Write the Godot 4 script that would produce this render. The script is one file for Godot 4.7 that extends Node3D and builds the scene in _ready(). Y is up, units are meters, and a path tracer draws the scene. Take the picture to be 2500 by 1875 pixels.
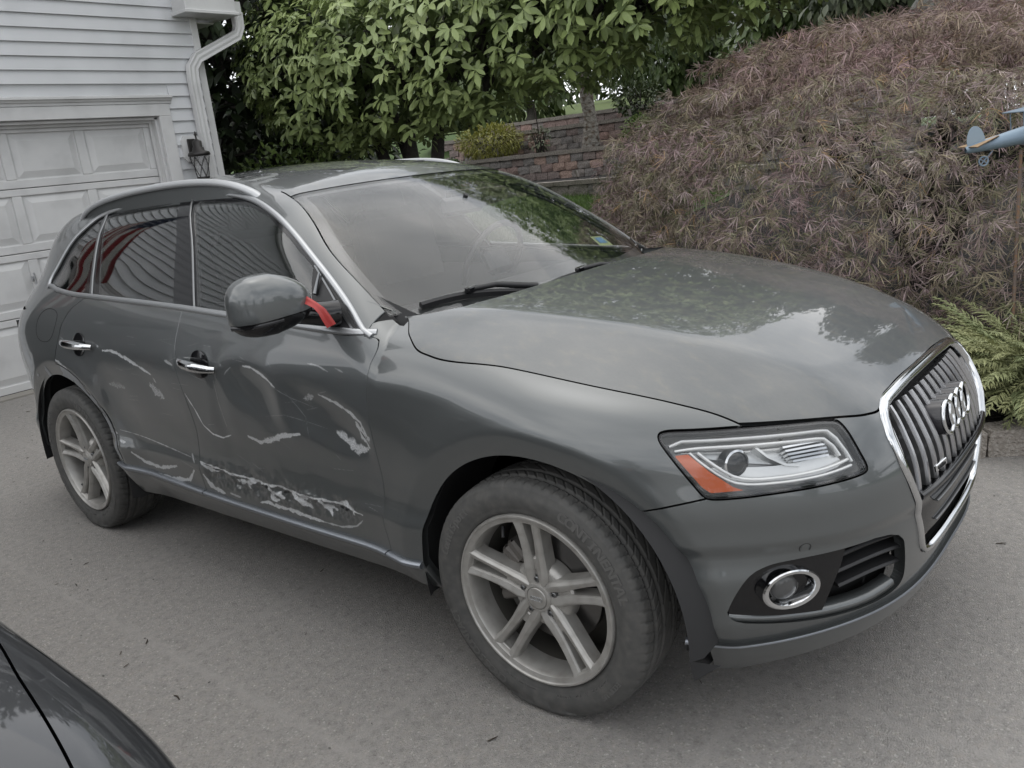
extends Node3D
# A damaged grey SUV parked on an asphalt drive before a white garage.
# Car frame: x forward (front axle at 0), y up, z to the car's right side; metres.

var M := {}
var paint_mats := []
var names := {}
var rng := RandomNumberGenerator.new()

func _ready() -> void:
	rng.seed = 4711
	setup_view()
	make_materials()
	build_ground()
	build_house()
	build_suv()
	build_second_car()
	build_walls()
	build_plants()
	build_small_things()

func setup_view() -> void:
	var cam := Camera3D.new()
	cam.name = "camera"
	cam.position = Vector3(1.3928, 1.5581, 2.5192)
	cam.rotation = Vector3(deg_to_rad(-14.9724), deg_to_rad(40.6599), deg_to_rad(-6.2759))
	cam.fov = 49.156
	cam.near = 0.05
	cam.far = 400.0
	add_child(cam)
	cam.current = true
	var env := Environment.new()
	env.background_mode = Environment.BG_SKY
	env.tonemap_mode = Environment.TONE_MAPPER_LINEAR
	env.tonemap_exposure = EXPOSURE
	env.sdfgi_enabled = true
	env.ssao_enabled = true
	env.ssil_enabled = true
	var sky := Sky.new()
	var pm := PanoramaSkyMaterial.new()
	pm.panorama = ImageTexture.create_from_image(cloud_image())
	pm.energy_multiplier = 1.0
	sky.sky_material = pm
	env.sky = sky
	var we := WorldEnvironment.new()
	we.name = "world_environment"
	we.environment = env
	add_child(we)
	var sun := DirectionalLight3D.new()
	sun.name = "sun"
	sun.light_energy = 0.15
	sun.light_angular_distance = 110.0
	sun.light_color = Color(1.0, 0.96, 0.9)
	sun.rotation = Vector3(deg_to_rad(-76), deg_to_rad(-65), 0)
	sun.shadow_enabled = true
	add_child(sun)

const EXPOSURE := 1.34

# Overcast sky: layered cloud, brighter overhead and towards the hidden sun.
func cloud_image() -> Image:
	var w := 1024
	var h := 512
	var n1 := FastNoiseLite.new()
	n1.seed = 5
	n1.noise_type = FastNoiseLite.TYPE_SIMPLEX_SMOOTH
	n1.frequency = 1.1
	n1.fractal_octaves = 5
	var im := Image.create(w, h, false, Image.FORMAT_RGBF)
	for j in h:
		var el := PI * (0.5 - (j + 0.5) / h)
		var ce := cos(el)
		var se := sin(el)
		for i in w:
			var az := TAU * (i + 0.5) / w
			var d := Vector3(sin(az) * ce, se, cos(az) * ce)
			var c := Color(0.5, 0.5, 0.5)
			if el > -0.05:
				var k: float = 1.0 / (maxf(se, 0.0) + 0.35)
				var v := n1.get_noise_3d(d.x * k * 1.6, d.y * 0.8, d.z * k * 1.6)
				var v2 := n1.get_noise_3d(d.x * k * 0.6 + 9.0, 3.0, d.z * k * 0.6)
				var b: float = 1.06 + 0.75 * v + 0.55 * v2 - 0.16 * se
				b = clampf(b, 0.55, 1.7)
				var q := maxf(0.0, d.dot(Vector3(-.22, .97, .10).normalized()))
				b += .35 * pow(q, 10.0) + .9 * pow(q, 70.0)      # the sun behind the cloud
				var tint := Color(0.91, 0.975, 1.07).lerp(Color(1.01, 1.0, 0.99), clampf(b - 0.6, 0.0, 1.0))
				c = Color(b * tint.r, b * tint.g, b * tint.b)
			im.set_pixel(i, j, c)
	return im

# ------------------------------------------------------------------ helpers
class Tab:
	var a := PackedFloat32Array()
	var x0 := 0.0
	var inv := 1.0
	var n := 0
	func _init(pts: Array, steps := 700) -> void:
		pts.sort_custom(func(p, q): return p[0] < q[0])
		var m := PackedFloat32Array()
		var k := pts.size()
		m.resize(k)
		for i in k:
			if i == 0: m[i] = (pts[1][1] - pts[0][1]) / (pts[1][0] - pts[0][0])
			elif i == k - 1: m[i] = (pts[i][1] - pts[i - 1][1]) / (pts[i][0] - pts[i - 1][0])
			else:
				var h0: float = pts[i][0] - pts[i - 1][0]
				var h1: float = pts[i + 1][0] - pts[i][0]
				m[i] = ((pts[i][1] - pts[i - 1][1]) / h0 * h1 + (pts[i + 1][1] - pts[i][1]) / h1 * h0) / (h0 + h1)
		x0 = pts[0][0]
		var x1: float = pts[k - 1][0]
		n = steps
		inv = n / (x1 - x0)
		a.resize(n + 1)
		var s := 0
		for i in n + 1:
			var x := x0 + (x1 - x0) * i / n
			while s < k - 2 and x > pts[s + 1][0]: s += 1
			var h: float = pts[s + 1][0] - pts[s][0]
			var t: float = clampf((x - pts[s][0]) / h, 0, 1)
			var t2 := t * t
			var t3 := t2 * t
			a[i] = (2 * t3 - 3 * t2 + 1) * pts[s][1] + (t3 - 2 * t2 + t) * h * m[s] + (3 * t2 - 2 * t3) * pts[s + 1][1] + (t3 - t2) * h * m[s + 1]
	func at(x: float) -> float:
		var f := (x - x0) * inv
		if f <= 0.0: return a[0]
		if f >= n: return a[n]
		var i := int(f)
		return lerpf(a[i], a[i + 1], f - i)

class Poly:
	var p := PackedVector2Array()
	var lo := Vector2(1e9, 1e9)
	var hi := Vector2(-1e9, -1e9)
	func _init(pts: Array, rounds := 2) -> void:
		for q in pts: p.append(Vector2(q[0], q[1]))
		for r in rounds:
			var o := PackedVector2Array()
			for i in p.size():
				var b := p[(i + 1) % p.size()]
				o.append(p[i].lerp(b, 0.25)); o.append(p[i].lerp(b, 0.75))
			p = o
		for q in p:
			lo = lo.min(q); hi = hi.max(q)
	func sd(v: Vector2) -> float:     # negative inside
		var ox := maxf(lo.x - v.x, v.x - hi.x)
		var oy := maxf(lo.y - v.y, v.y - hi.y)
		if maxf(ox, oy) > 0.04: return maxf(ox, oy)
		var best := 1e9
		var inside := false
		var n := p.size()
		var a := p[n - 1]
		for i in n:
			var b := p[i]
			var e := b - a
			var w := v - a
			var t: float = clampf(w.dot(e) / maxf(e.length_squared(), 1e-12), 0.0, 1.0)
			best = minf(best, (w - e * t).length_squared())
			if (a.y > v.y) != (b.y > v.y) and v.x < (b.x - a.x) * (v.y - a.y) / (b.y - a.y) + a.x: inside = not inside
			a = b
		return -sqrt(best) if inside else sqrt(best)

class MB:
	var v := PackedVector3Array()
	var nn := PackedVector3Array()
	var uv := PackedVector2Array()
	var ix := PackedInt32Array()
	func add(p: Vector3, n: Vector3, u := Vector2.ZERO) -> int:
		v.append(p); nn.append(n); uv.append(u)
		return v.size() - 1
	func tri(a: int, b: int, c: int) -> void:
		var g := (v[b] - v[a]).cross(v[c] - v[a])
		if g.dot(nn[a] + nn[b] + nn[c]) > 0.0:
			ix.append(a); ix.append(c); ix.append(b)
		else:
			ix.append(a); ix.append(b); ix.append(c)
	func quad(a: int, b: int, c: int, d: int) -> void:
		tri(a, b, c); tri(a, c, d)
	func flat(pts: Array, n := Vector3.ZERO) -> void:   # planar polygon fan, own normal
		var m := n
		if m == Vector3.ZERO: m = (pts[1] - pts[0]).cross(pts[2] - pts[0]).normalized()
		var k := []
		for q in pts: k.append(add(q, m, Vector2(q.x + q.z, q.y)))
		for i in range(1, k.size() - 1): tri(k[0], k[i], k[i + 1])
	func box(c: Vector3, s: Vector3, bas := Basis.IDENTITY, ch := 0.0) -> void:
		var h := s * 0.5
		var e: float = minf(ch, minf(h.x, minf(h.y, h.z)) * 0.9)
		for ax in 3:
			var b := (ax + 1) % 3
			var d := (ax + 2) % 3
			for sg in [-1.0, 1.0]:
				var q := []
				for k in [[-1, -1], [1, -1], [1, 1], [-1, 1]]:
					var w := Vector3.ZERO
					w[ax] = sg * h[ax]; w[b] = k[0] * (h[b] - e); w[d] = k[1] * (h[d] - e)
					q.append(c + bas * w)
				var nv := Vector3.ZERO
				nv[ax] = sg
				flat(q, (bas * nv).normalized())
			if e > 0.0:   # edges along axis ax
				for s1 in [-1.0, 1.0]:
					for s2 in [-1.0, 1.0]:
						var q2 := []
						for k2 in [[0, -1], [0, 1], [1, 1], [1, -1]]:
							var w2 := Vector3.ZERO
							w2[ax] = k2[1] * (h[ax] - e)
							w2[b] = s1 * (h[b] - (e if k2[0] == 1 else 0.0))
							w2[d] = s2 * (h[d] - (0.0 if k2[0] == 1 else e))
							q2.append(c + bas * w2)
						var n2 := Vector3.ZERO
						n2[b] = s1; n2[d] = s2
						flat(q2, (bas * n2).normalized())
	func tube(path: Array, r, sides := 8, cap := true) -> void:   # r: float or array
		var n := path.size()
		var prev := Vector3.ZERO
		var base := v.size()
		for i in n:
			var t: Vector3 = (path[mini(i + 1, n - 1)] - path[maxi(i - 1, 0)]).normalized()
			if prev == Vector3.ZERO:
				prev = t.cross(Vector3.UP)
				if prev.length() < 0.1: prev = t.cross(Vector3.RIGHT)
			var s := (prev - t * prev.dot(t)).normalized()
			prev = s
			var b := t.cross(s)
			var rr: float = r[i] if r is Array else r
			for k in sides:
				var a := TAU * k / sides
				var d := s * cos(a) + b * sin(a)
				add(path[i] + d * rr, d, Vector2(float(k) / sides, float(i)))
		for i in n - 1:
			for k in sides:
				var k2 := (k + 1) % sides
				quad(base + i * sides + k, base + i * sides + k2, base + (i + 1) * sides + k2, base + (i + 1) * sides + k)
		if cap:
			for e in [0, n - 1]:
				var t2: Vector3 = (path[0] - path[1]).normalized() if e == 0 else (path[n - 1] - path[n - 2]).normalized()
				var pp := []
				for k in sides: pp.append(v[base + e * sides + k])
				flat(pp, t2)
	# profile: array of Vector2 (side, up), swept; ups per point; smooth along the path, flat across the profile
	func sweep(path: Array, ups: Array, prof: Array, closed := true, smooth := false, scales = null) -> void:
		var n := path.size()
		var m := prof.size()
		var fr := []
		for i in n:
			var t: Vector3 = (path[mini(i + 1, n - 1)] - path[maxi(i - 1, 0)]).normalized()
			var u: Vector3 = (ups[i] - t * ups[i].dot(t)).normalized()
			fr.append([t.cross(u), u])
		var segs := m if closed else m - 1
		for k in segs:
			var p0: Vector2 = prof[k]
			var p1: Vector2 = prof[(k + 1) % m]
			var e := p1 - p0
			var en := Vector2(e.y, -e.x).normalized()
			var n0 := en
			var n1 := en
			if smooth:
				var pm: Vector2 = prof[(k + m - 1) % m]
				var pq: Vector2 = prof[(k + 2) % m]
				var ea := p0 - pm
				var eb := pq - p1
				n0 = (en + Vector2(ea.y, -ea.x).normalized()).normalized()
				n1 = (en + Vector2(eb.y, -eb.x).normalized()).normalized()
			var last := -1
			for i in n:
				var sc: Vector2 = scales[i] if scales != null else Vector2.ONE
				var a := add(path[i] + fr[i][0] * p0.x * sc.x + fr[i][1] * p0.y * sc.y, fr[i][0] * n0.x + fr[i][1] * n0.y, Vector2(i, 0))
				var b := add(path[i] + fr[i][0] * p1.x * sc.x + fr[i][1] * p1.y * sc.y, fr[i][0] * n1.x + fr[i][1] * n1.y, Vector2(i, 1))
				if last >= 0: quad(last, last + 1, b, a)
				last = a
		if closed:
			for e2 in [0, n - 1]:
				var pp := []
				var sc2: Vector2 = scales[e2] if scales != null else Vector2.ONE
				for q in prof: pp.append(path[e2] + fr[e2][0] * q.x * sc2.x + fr[e2][1] * q.y * sc2.y)
				var t3: Vector3 = (path[0] - path[1]).normalized() if e2 == 0 else (path[n - 1] - path[n - 2]).normalized()
				flat(pp, t3)
	# lathe about local +z through c: prof of Vector2(radius, z); smooth where angles are gentle
	func lathe(prof: Array, n := 48, xf := Transform3D.IDENTITY, a0 := 0.0, a1 := TAU, sharp := 0.6) -> void:
		var m := prof.size()
		var en := []
		for k in m - 1:
			var e: Vector2 = prof[k + 1] - prof[k]
			en.append(Vector2(e.y, -e.x).normalized())
		for k in m - 1:
			var n0: Vector2 = en[k]
			var n1: Vector2 = en[k]
			if k > 0 and en[k - 1].dot(en[k]) > sharp: n0 = (en[k] + en[k - 1]).normalized()
			if k < m - 2 and en[k + 1].dot(en[k]) > sharp: n1 = (en[k] + en[k + 1]).normalized()
			var last := -1
			for i in n + 1:
				var a := a0 + (a1 - a0) * i / n
				var c := cos(a)
				var s := sin(a)
				var p: Vector2 = prof[k]
				var q: Vector2 = prof[k + 1]
				var i0 := add(xf * Vector3(p.x * c, p.x * s, p.y), xf.basis * Vector3(n0.x * c, n0.x * s, n0.y), Vector2(a, p.y))
				add(xf * Vector3(q.x * c, q.x * s, q.y), xf.basis * Vector3(n1.x * c, n1.x * s, n1.y), Vector2(a, q.y))
				if last >= 0: quad(last, last + 1, i0 + 1, i0)
				last = i0
	func mesh(st: Mesh, xf: Transform3D) -> void:
		for s in st.get_surface_count():
			var arr := st.surface_get_arrays(s)
			var b := v.size()
			var vs: PackedVector3Array = arr[Mesh.ARRAY_VERTEX]
			var ns: PackedVector3Array = arr[Mesh.ARRAY_NORMAL]
			for i in vs.size(): add(xf * vs[i], (xf.basis * ns[i]).normalized())
			var ii: PackedInt32Array = arr[Mesh.ARRAY_INDEX]
			for i in range(0, ii.size(), 3): tri(b + ii[i], b + ii[i + 1], b + ii[i + 2])
	func mirrored() -> MB:
		var o := MB.new()
		for i in v.size():
			o.v.append(Vector3(v[i].x, v[i].y, -v[i].z)); o.nn.append(Vector3(nn[i].x, nn[i].y, -nn[i].z))
		o.uv = uv.duplicate()
		for i in range(0, ix.size(), 3):
			o.ix.append(ix[i]); o.ix.append(ix[i + 2]); o.ix.append(ix[i + 1])
		return o
	func join(o: MB) -> MB:
		var b := v.size()
		v.append_array(o.v); nn.append_array(o.nn); uv.append_array(o.uv)
		for i in o.ix: ix.append(i + b)
		return self
	func get_mesh(mat: Material) -> ArrayMesh:
		var arr := []
		arr.resize(Mesh.ARRAY_MAX)
		for i in nn.size(): nn[i] = nn[i].normalized()
		arr[Mesh.ARRAY_VERTEX] = v
		arr[Mesh.ARRAY_NORMAL] = nn
		arr[Mesh.ARRAY_TEX_UV] = uv
		arr[Mesh.ARRAY_INDEX] = ix
		var m := ArrayMesh.new()
		m.add_surface_from_arrays(Mesh.PRIMITIVE_TRIANGLES, arr)
		if mat: m.surface_set_material(0, mat)
		return m

func put(mb, called: String, mat: Material, parent: Node = self) -> MeshInstance3D:
	var o := MeshInstance3D.new()
	o.mesh = mb.get_mesh(mat) if mb is MB else mb
	if not (mb is MB) and mat: o.material_override = mat
	o.name = numbered(called) if parent == self else child_name(parent, called)
	parent.add_child(o, true)
	return o

func numbered(called: String) -> String:
	var k: int = names.get(called, 0)
	names[called] = k + 1
	return called if k == 0 else "%s_%03d" % [called, k]

func child_name(parent: Node, called: String) -> String:
	var cm: Dictionary = parent.get_meta("cn", {}) if parent.has_meta("cn") else {}
	var k: int = cm.get(called, 0)
	cm[called] = k + 1
	parent.set_meta("cn", cm)
	return called if k == 0 else "%s_%03d" % [called, k]

func thing(called: String, label: String, category: String, at := Vector3.ZERO, group := "") -> Node3D:
	var o := Node3D.new()
	o.name = numbered(called)
	o.position = at
	add_child(o)
	return tag(o, label, category, group)

func tag(o: Node3D, label: String, category: String, group := "") -> Node3D:
	o.set_meta("label", label)
	o.set_meta("category", category)
	if group != "": o.set_meta("group", group)
	return o

func structure(o: Node3D) -> Node3D:
	o.set_meta("kind", "structure")
	return o

func lin(r: float, g: float, b: float) -> Color:
	return Color(r, g, b).linear_to_srgb()

func mat(r: float, g: float, b: float, rough := 0.6, metal := 0.0) -> StandardMaterial3D:
	var m := StandardMaterial3D.new()
	m.albedo_color = lin(r, g, b)
	m.roughness = rough
	m.metallic = metal
	return m

func noise_tex(freq: float, ramp: Array, size := 512, kind := FastNoiseLite.TYPE_SIMPLEX_SMOOTH, oct := 4, sd := 1, normal := false, bump := 4.0) -> NoiseTexture2D:
	var t := NoiseTexture2D.new()
	t.width = size
	t.height = size
	t.seamless = true
	var n := FastNoiseLite.new()
	n.noise_type = kind
	n.frequency = freq
	n.fractal_octaves = oct
	n.seed = sd
	if kind == FastNoiseLite.TYPE_CELLULAR:
		n.cellular_return_type = FastNoiseLite.RETURN_CELL_VALUE
		n.fractal_type = FastNoiseLite.FRACTAL_NONE
	t.noise = n
	if normal:
		t.as_normal_map = true
		t.bump_strength = bump
	elif ramp.size() > 0:
		var g := Gradient.new()
		g.offsets = PackedFloat32Array(ramp.map(func(q): return q[0]))
		g.colors = PackedColorArray(ramp.map(func(q): return lin(q[1], q[2], q[3])))
		t.color_ramp = g
	return t

func tri_map(m: StandardMaterial3D, scale: float, world := true) -> StandardMaterial3D:
	m.uv1_triplanar = true
	m.uv1_world_triplanar = world
	m.uv1_scale = Vector3.ONE * scale
	return m

# ------------------------------------------------------------------ materials
func make_materials() -> void:
	var p := mat(0.104, 0.111, 0.112, 0.34, 0.45)
	p.clearcoat_enabled = true
	p.clearcoat = 1.0
	p.clearcoat_roughness = 0.03
	M.paint = p
	var pf: StandardMaterial3D = p.duplicate()     # dusty top panels
	pf.albedo_color = Color.WHITE
	pf.albedo_texture = noise_tex(0.012, [[0.0, 0.066, 0.073, 0.076], [0.5, 0.073, 0.08, 0.082], [0.7, 0.081, 0.086, 0.085], [0.88, 0.096, 0.097, 0.089], [1.0, 0.125, 0.122, 0.107]], 1024, FastNoiseLite.TYPE_SIMPLEX_SMOOTH, 7, 3)
	pf.roughness = 0.45
	pf.metallic = 0.22
	pf.clearcoat_roughness = 0.03
	pf.clearcoat = 1.0
	pf.detail_enabled = true
	pf.detail_blend_mode = BaseMaterial3D.BLEND_MODE_MUL
	pf.detail_albedo = noise_tex(0.16, [[0.0, 0.9, 0.9, 0.9], [0.8, 1, 1, 1], [0.9, 1, 1, 0.97], [1.0, 1, 1, 1]], 512, FastNoiseLite.TYPE_SIMPLEX_SMOOTH, 4, 9)
	pf.uv1_scale = Vector3(1.6, 3.2, 1)
	M.paint_dusty = pf
	M.chrome = mat(0.62, 0.63, 0.64, 0.08, 1.0)
	M.satin = mat(0.40, 0.41, 0.42, 0.34, 0.85)
	M.rail = mat(0.42, 0.43, 0.44, 0.4, 0.45)
	M.slat = mat(0.5, 0.5, 0.51, 0.28, 0.9)
	M.satin_dark = mat(0.22, 0.225, 0.23, 0.3, 1.0)
	M.sill = mat(0.30, 0.32, 0.35, 0.35, 0.8)
	M.gloss_black = mat(0.008, 0.008, 0.009, 0.07)
	M.black = mat(0.012, 0.012, 0.013, 0.55)
	M.barrel_gloss = mat(0.035, 0.034, 0.038, 0.15)
	M.scrape = mat(0.26, 0.27, 0.28, 0.55, 0.2)
	M.void_black = mat(0.004, 0.004, 0.004, 0.9)
	M.rubber_trim = mat(0.015, 0.015, 0.016, 0.5)
	M.fabric = mat(0.03, 0.029, 0.028, 0.8)
	M.liner = mat(0.022, 0.022, 0.023, 0.85)
	var tr := mat(1, 1, 1, 0.75)
	tr.albedo_texture = noise_tex(0.02, [[0.0, 0.055, 0.055, 0.054], [0.5, 0.075, 0.074, 0.071], [1.0, 0.105, 0.101, 0.094]], 512, FastNoiseLite.TYPE_SIMPLEX_SMOOTH, 5, 21)
	M.tyre = tri_map(tr, 2.0, false)
	M.tread = mat(0.018, 0.018, 0.018, 0.8)
	M.tyre_text = mat(0.10, 0.098, 0.094, 0.75)
	var al := mat(1, 1, 1, 0.42, 0.55)
	al.albedo_texture = noise_tex(0.01, [[0.0, 0.30, 0.285, 0.265], [0.5, 0.40, 0.39, 0.37], [1.0, 0.45, 0.44, 0.42]], 512, FastNoiseLite.TYPE_SIMPLEX_SMOOTH, 5, 8)
	M.alloy = tri_map(al, 3.0, false)
	M.barrel = mat(0.10, 0.095, 0.085, 0.6, 0.5)
	M.disc = mat(0.16, 0.155, 0.15, 0.35, 0.9)
	M.caliper = mat(0.14, 0.13, 0.12, 0.6, 0.4)
	var g := mat(0.75, 0.88, 0.84, 0.0)
	g.transparency = BaseMaterial3D.TRANSPARENCY_ALPHA
	g.albedo_color = Color(0.3, 0.36, 0.34, 0.03)
	M.glass = g
	var gt := g.duplicate()
	gt.albedo_color = Color(0.02, 0.02, 0.025, 0.86)
	gt.roughness = 0.0
	var g2 := g.duplicate()
	g2.metallic_specular = 0.36
	M.glass_inner = g2
	M.glass_tint = gt
	var gf := g.duplicate()
	gf.albedo_color = Color(0.05, 0.07, 0.06, 0.3)
	M.glass_front = gf
	var am := mat(0.42, 0.075, 0.012, 0.25)
	am.clearcoat_enabled = true
	am.clearcoat = 0.6
	M.amber = am
	M.lamp_silver = mat(0.55, 0.56, 0.56, 0.26, 0.6)
	M.lamp_white = mat(0.62, 0.63, 0.63, 0.22, 0.35)
	M.lamp_grey = mat(0.36, 0.365, 0.37, 0.3, 0.4)
	M.fog_lens = mat(0.075, 0.075, 0.075, 0.08)
	M.lamp_dark = mat(0.03, 0.03, 0.032, 0.2)
	var red := mat(0.30, 0.012, 0.014, 0.2)
	M.red_lens = red
	var tape := mat(0.42, 0.055, 0.05, 0.4)
	tape.backlight_enabled = true
	tape.backlight = Color(0.5, 0.05, 0.05)
	M.tape = tape
	M.vinyl = mat(1, 1, 1, 0.5)
	M.vinyl.albedo_texture = noise_tex(0.004, [[0.0, 0.50, 0.51, 0.52], [0.4, 0.56, 0.57, 0.58], [1.0, 0.60, 0.61, 0.62]], 512, FastNoiseLite.TYPE_SIMPLEX_SMOOTH, 5, 31)
	tri_map(M.vinyl, 0.7)
	M.white_paint = mat(1, 1, 1, 0.45)
	M.white_paint.albedo_texture = noise_tex(0.006, [[0.0, 0.50, 0.50, 0.495], [0.5, 0.585, 0.585, 0.58], [1.0, 0.62, 0.62, 0.61]], 512, FastNoiseLite.TYPE_SIMPLEX_SMOOTH, 5, 33)
	tri_map(M.white_paint, 0.8)
	M.seam = mat(0.02, 0.02, 0.02, 0.9)
	M.doorf = door_material()

# Scraped paint on the two doors, drawn over x -2.45..-0.45, y 0.38..1.12 at 2 mm a pixel.
const DX0 := -2.45
const DY1 := 1.12
const DW := 1024
const DH := 384
const DPX := 512.0
func door_material() -> StandardMaterial3D:
	var base := Color(0.104, 0.111, 0.112)
	var mask := PackedFloat32Array()
	mask.resize(DW * DH)
	var dark := PackedFloat32Array()
	dark.resize(DW * DH)
	var nz := FastNoiseLite.new()
	nz.seed = 77
	nz.frequency = 0.09
	nz.fractal_octaves = 4
	var strokes := [      # [points, half width, strength, raggedness]
		[[[-1.335, .915], [-1.318, .930], [-1.290, .945]], .003, .4, .4],
		[[[-1.21, .955], [-1.166, .955], [-1.109, .938], [-1.066, .919], [-1.028, .896]], .0065, .8, .4],
		[[[-1.638, .815], [-1.595, .746], [-1.568, .691], [-1.516, .660], [-1.451, .653], [-1.390, .672]], .0042, .95, .25],
		[[[-1.266, .684], [-1.198, .671], [-1.115, .692], [-1.045, .720], [-.938, .737]], .011, .9, .5],
		[[[-.892, .866], [-.836, .880]], .010, .6, 1.0],
		[[[-.800, .890], [-.708, .868], [-.648, .845], [-.609, .817], [-.600, .785], [-.587, .748]], .0075, .85, .5],
		[[[-.632, .812], [-.622, .775], [-.596, .735]], .015, .85, .5],
		[[[-.750, .762], [-.702, .742], [-.651, .720], [-.606, .728]], .019, .85, .7],
		[[[-.598, .76], [-.583, .77]], .010, .7, .4],
		[[[-.840, .990], [-.783, .986], [-.733, .971]], .0028, .55, .4],
		[[[-.70, .985], [-.66, .975]], .0022, .4, .4],
		# torn lower crease: a bright edge along the whole line, flaps of paint hanging below it
		[[[-1.648, .530], [-1.534, .520], [-1.438, .512], [-1.345, .514], [-1.245, .504], [-1.146, .511], [-1.077, .503], [-.985, .503], [-.875, .508], [-.772, .503], [-.672, .492]], .0058, .95, .25],
		[[[-1.64, .525], [-1.58, .508], [-1.52, .510]], .013, .85, .5],
		[[[-1.44, .508], [-1.39, .492], [-1.33, .494], [-1.28, .505]], .012, .9, .4], [[[-1.34, .494], [-1.325, .470]], .011, .8, .4],
		[[[-1.20, .500], [-1.17, .482], [-1.19, .462], [-1.145, .455]], .014, .95, .4], [[[-1.16, .48], [-1.11, .470]], .011, .85, .4],
		[[[-1.06, .498], [-1.02, .485], [-.985, .468], [-.955, .462]], .014, .95, .35], [[[-1.02, .49], [-.97, .495]], .009, .85, .4],
		[[[-.90, .500], [-.865, .480], [-.845, .455]], .011, .9, .4], [[[-.88, .49], [-.82, .475]], .008, .8, .4],
		[[[-.80, .505], [-.76, .515], [-.725, .500], [-.715, .485]], .010, .9, .5],
		[[[-1.633, .478], [-1.605, .440], [-1.56, .425], [-1.507, .418]], .012, .8, .35], [[[-1.47, .425], [-1.40, .42]], .005, .6, .5],
		[[[-1.270, .424], [-1.22, .433], [-1.179, .428], [-1.083, .431], [-.993, .424], [-.90, .420]], .009, .9, .45], [[[-.90, .420], [-.80, .421], [-.72, .44], [-.68, .47]], .0045, .65, .4],
		[[[-2.272, .947], [-2.210, .951], [-2.148, .945], [-2.037, .919], [-1.952, .893], [-1.880, .872]], .009, .9, .5],
		[[[-1.913, .822], [-1.875, .80], [-1.827, .779]], .024, .7, 1.0], [[[-1.87, .86], [-1.855, .84]], .006, .6, .6],
		[[[-2.285, .797], [-2.148, .793]], .014, .38, 1.0],
		[[[-1.742, .942], [-1.686, .926]], .0065, .6, .5],
		[[[-2.198, .493], [-2.116, .458], [-1.989, .449], [-1.844, .480]], .010, .8, .3],
		[[[-2.047, .416], [-1.899, .415], [-1.763, .432], [-1.702, .485]], .010, .85, .3],
		[[[-2.40, .66], [-2.35, .60], [-2.29, .52]], .016, .5, .7],
		[[[-2.34, .575], [-2.30, .568]], .008, .8, .3], [[[-2.28, .54], [-2.24, .535]], .008, .8, .3],
		[[[-2.28, .585], [-2.0, .564], [-1.68, .534]], .0022, .7, .2],
		[[[-1.71, .55], [-1.69, .52]], .008, .7, .6],
		[[[-1.41, .90], [-1.412, .80], [-1.40, .70]], .0013, .45, .2],
		[[[-1.05, .90], [-.95, .86], [-.85, .84]], .0012, .3, .2], [[[-.98, .88], [-.90, .80], [-.89, .72]], .0012, .3, .2], [[[-1.12, .78], [-1.0, .80], [-.8, .77]], .0012, .25, .2],
		# gouges down to dark plastic between the flaps (negative strength)
		[[[-1.42, .498], [-1.37, .503]], .006, -.85, .3], [[[-1.24, .495], [-1.20, .497]], .008, -.9, .3], [[[-1.11, .492], [-1.07, .494]], .009, -.9, .3], [[[-.93, .494], [-.91, .496]], .007, -.9, .3], [[[-.80, .492], [-.745, .497]], .009, -.9, .3], [[[-1.56, .514], [-1.50, .510]], .004, -.8, .3], [[[-.625, .785], [-.605, .755]], .004, -.9, .3],
	]
	var r2 := RandomNumberGenerator.new()
	r2.seed = 12
	for k in 46:      # hairline scratches
		var x := r2.randf_range(-2.3, -.6)
		var y := r2.randf_range(.45, 1.02)
		var l := r2.randf_range(.02, .14)
		strokes.append([[[x, y], [x + l, y + r2.randf_range(-.03, .02)]], .0009, r2.randf_range(.15, .4), .3])
	for s in strokes:
		var pts := []
		for q in s[0]: pts.append(Vector2((q[0] - DX0) * DPX, (DY1 - q[1]) * DPX))
		var w0: float = s[1] * DPX
		var total := 0.0
		for i in pts.size() - 1: total += pts[i].distance_to(pts[i + 1])
		var run := 0.0
		for i in pts.size() - 1:
			var a: Vector2 = pts[i]
			var b: Vector2 = pts[i + 1]
			var e := b - a
			var el := e.length()
			var nrm := Vector2(-e.y, e.x) / maxf(el, .001)
			var rr := w0 * 1.8 + 3.0
			for py in range(maxi(0, int(minf(a.y, b.y) - rr)), mini(DH - 1, int(maxf(a.y, b.y) + rr)) + 1):
				for px in range(maxi(0, int(minf(a.x, b.x) - rr)), mini(DW - 1, int(maxf(a.x, b.x) + rr)) + 1):
					var q := Vector2(px, py)
					var t: float = clampf((q - a).dot(e) / maxf(e.length_squared(), 1e-6), 0, 1)
					var off := q - a - e * t
					var d := off.length()
					var along := (run + t * el) / total
					var w := w0 * (.30 + .70 * pow(maxf(0.0, sin(PI * clampf(along, .02, .98))), .6))
					var broad := nz.get_noise_2d(px * .45 + 91.0, py * .45)
					var f := nz.get_noise_2d(px * 1.1, py * 1.1)
					var grain := nz.get_noise_2d(px * 2.2 + 300.0 - py * 1.2, py * 6.0 + px)
					var rag: float = s[3]
					# crisp on one side, feathered on the other
					var soft: float = w * (.18 if off.dot(nrm) > 0.0 else .18 + .6 * rag)
					var edge := w * (.85 + .8 * broad + rag * .7 * f)
					var c: float = clampf((edge - d) / maxf(soft, .7) + .35, 0.0, 1.0)
					c *= clampf(1.0 - rag * (.35 - 1.2 * grain), 0.0, 1.0)
					var at := py * DW + px
					var st: float = s[2]
					if st < 0.0:
						dark[at] = maxf(dark[at], -st * c)
					else: mask[at] = maxf(mask[at], c * st)
			run += el
	var alb := Image.create(DW, DH, false, Image.FORMAT_RGB8)
	var rgh := Image.create(DW, DH, false, Image.FORMAT_RGB8)
	var scr := Color(0.60, 0.61, 0.62)
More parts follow.
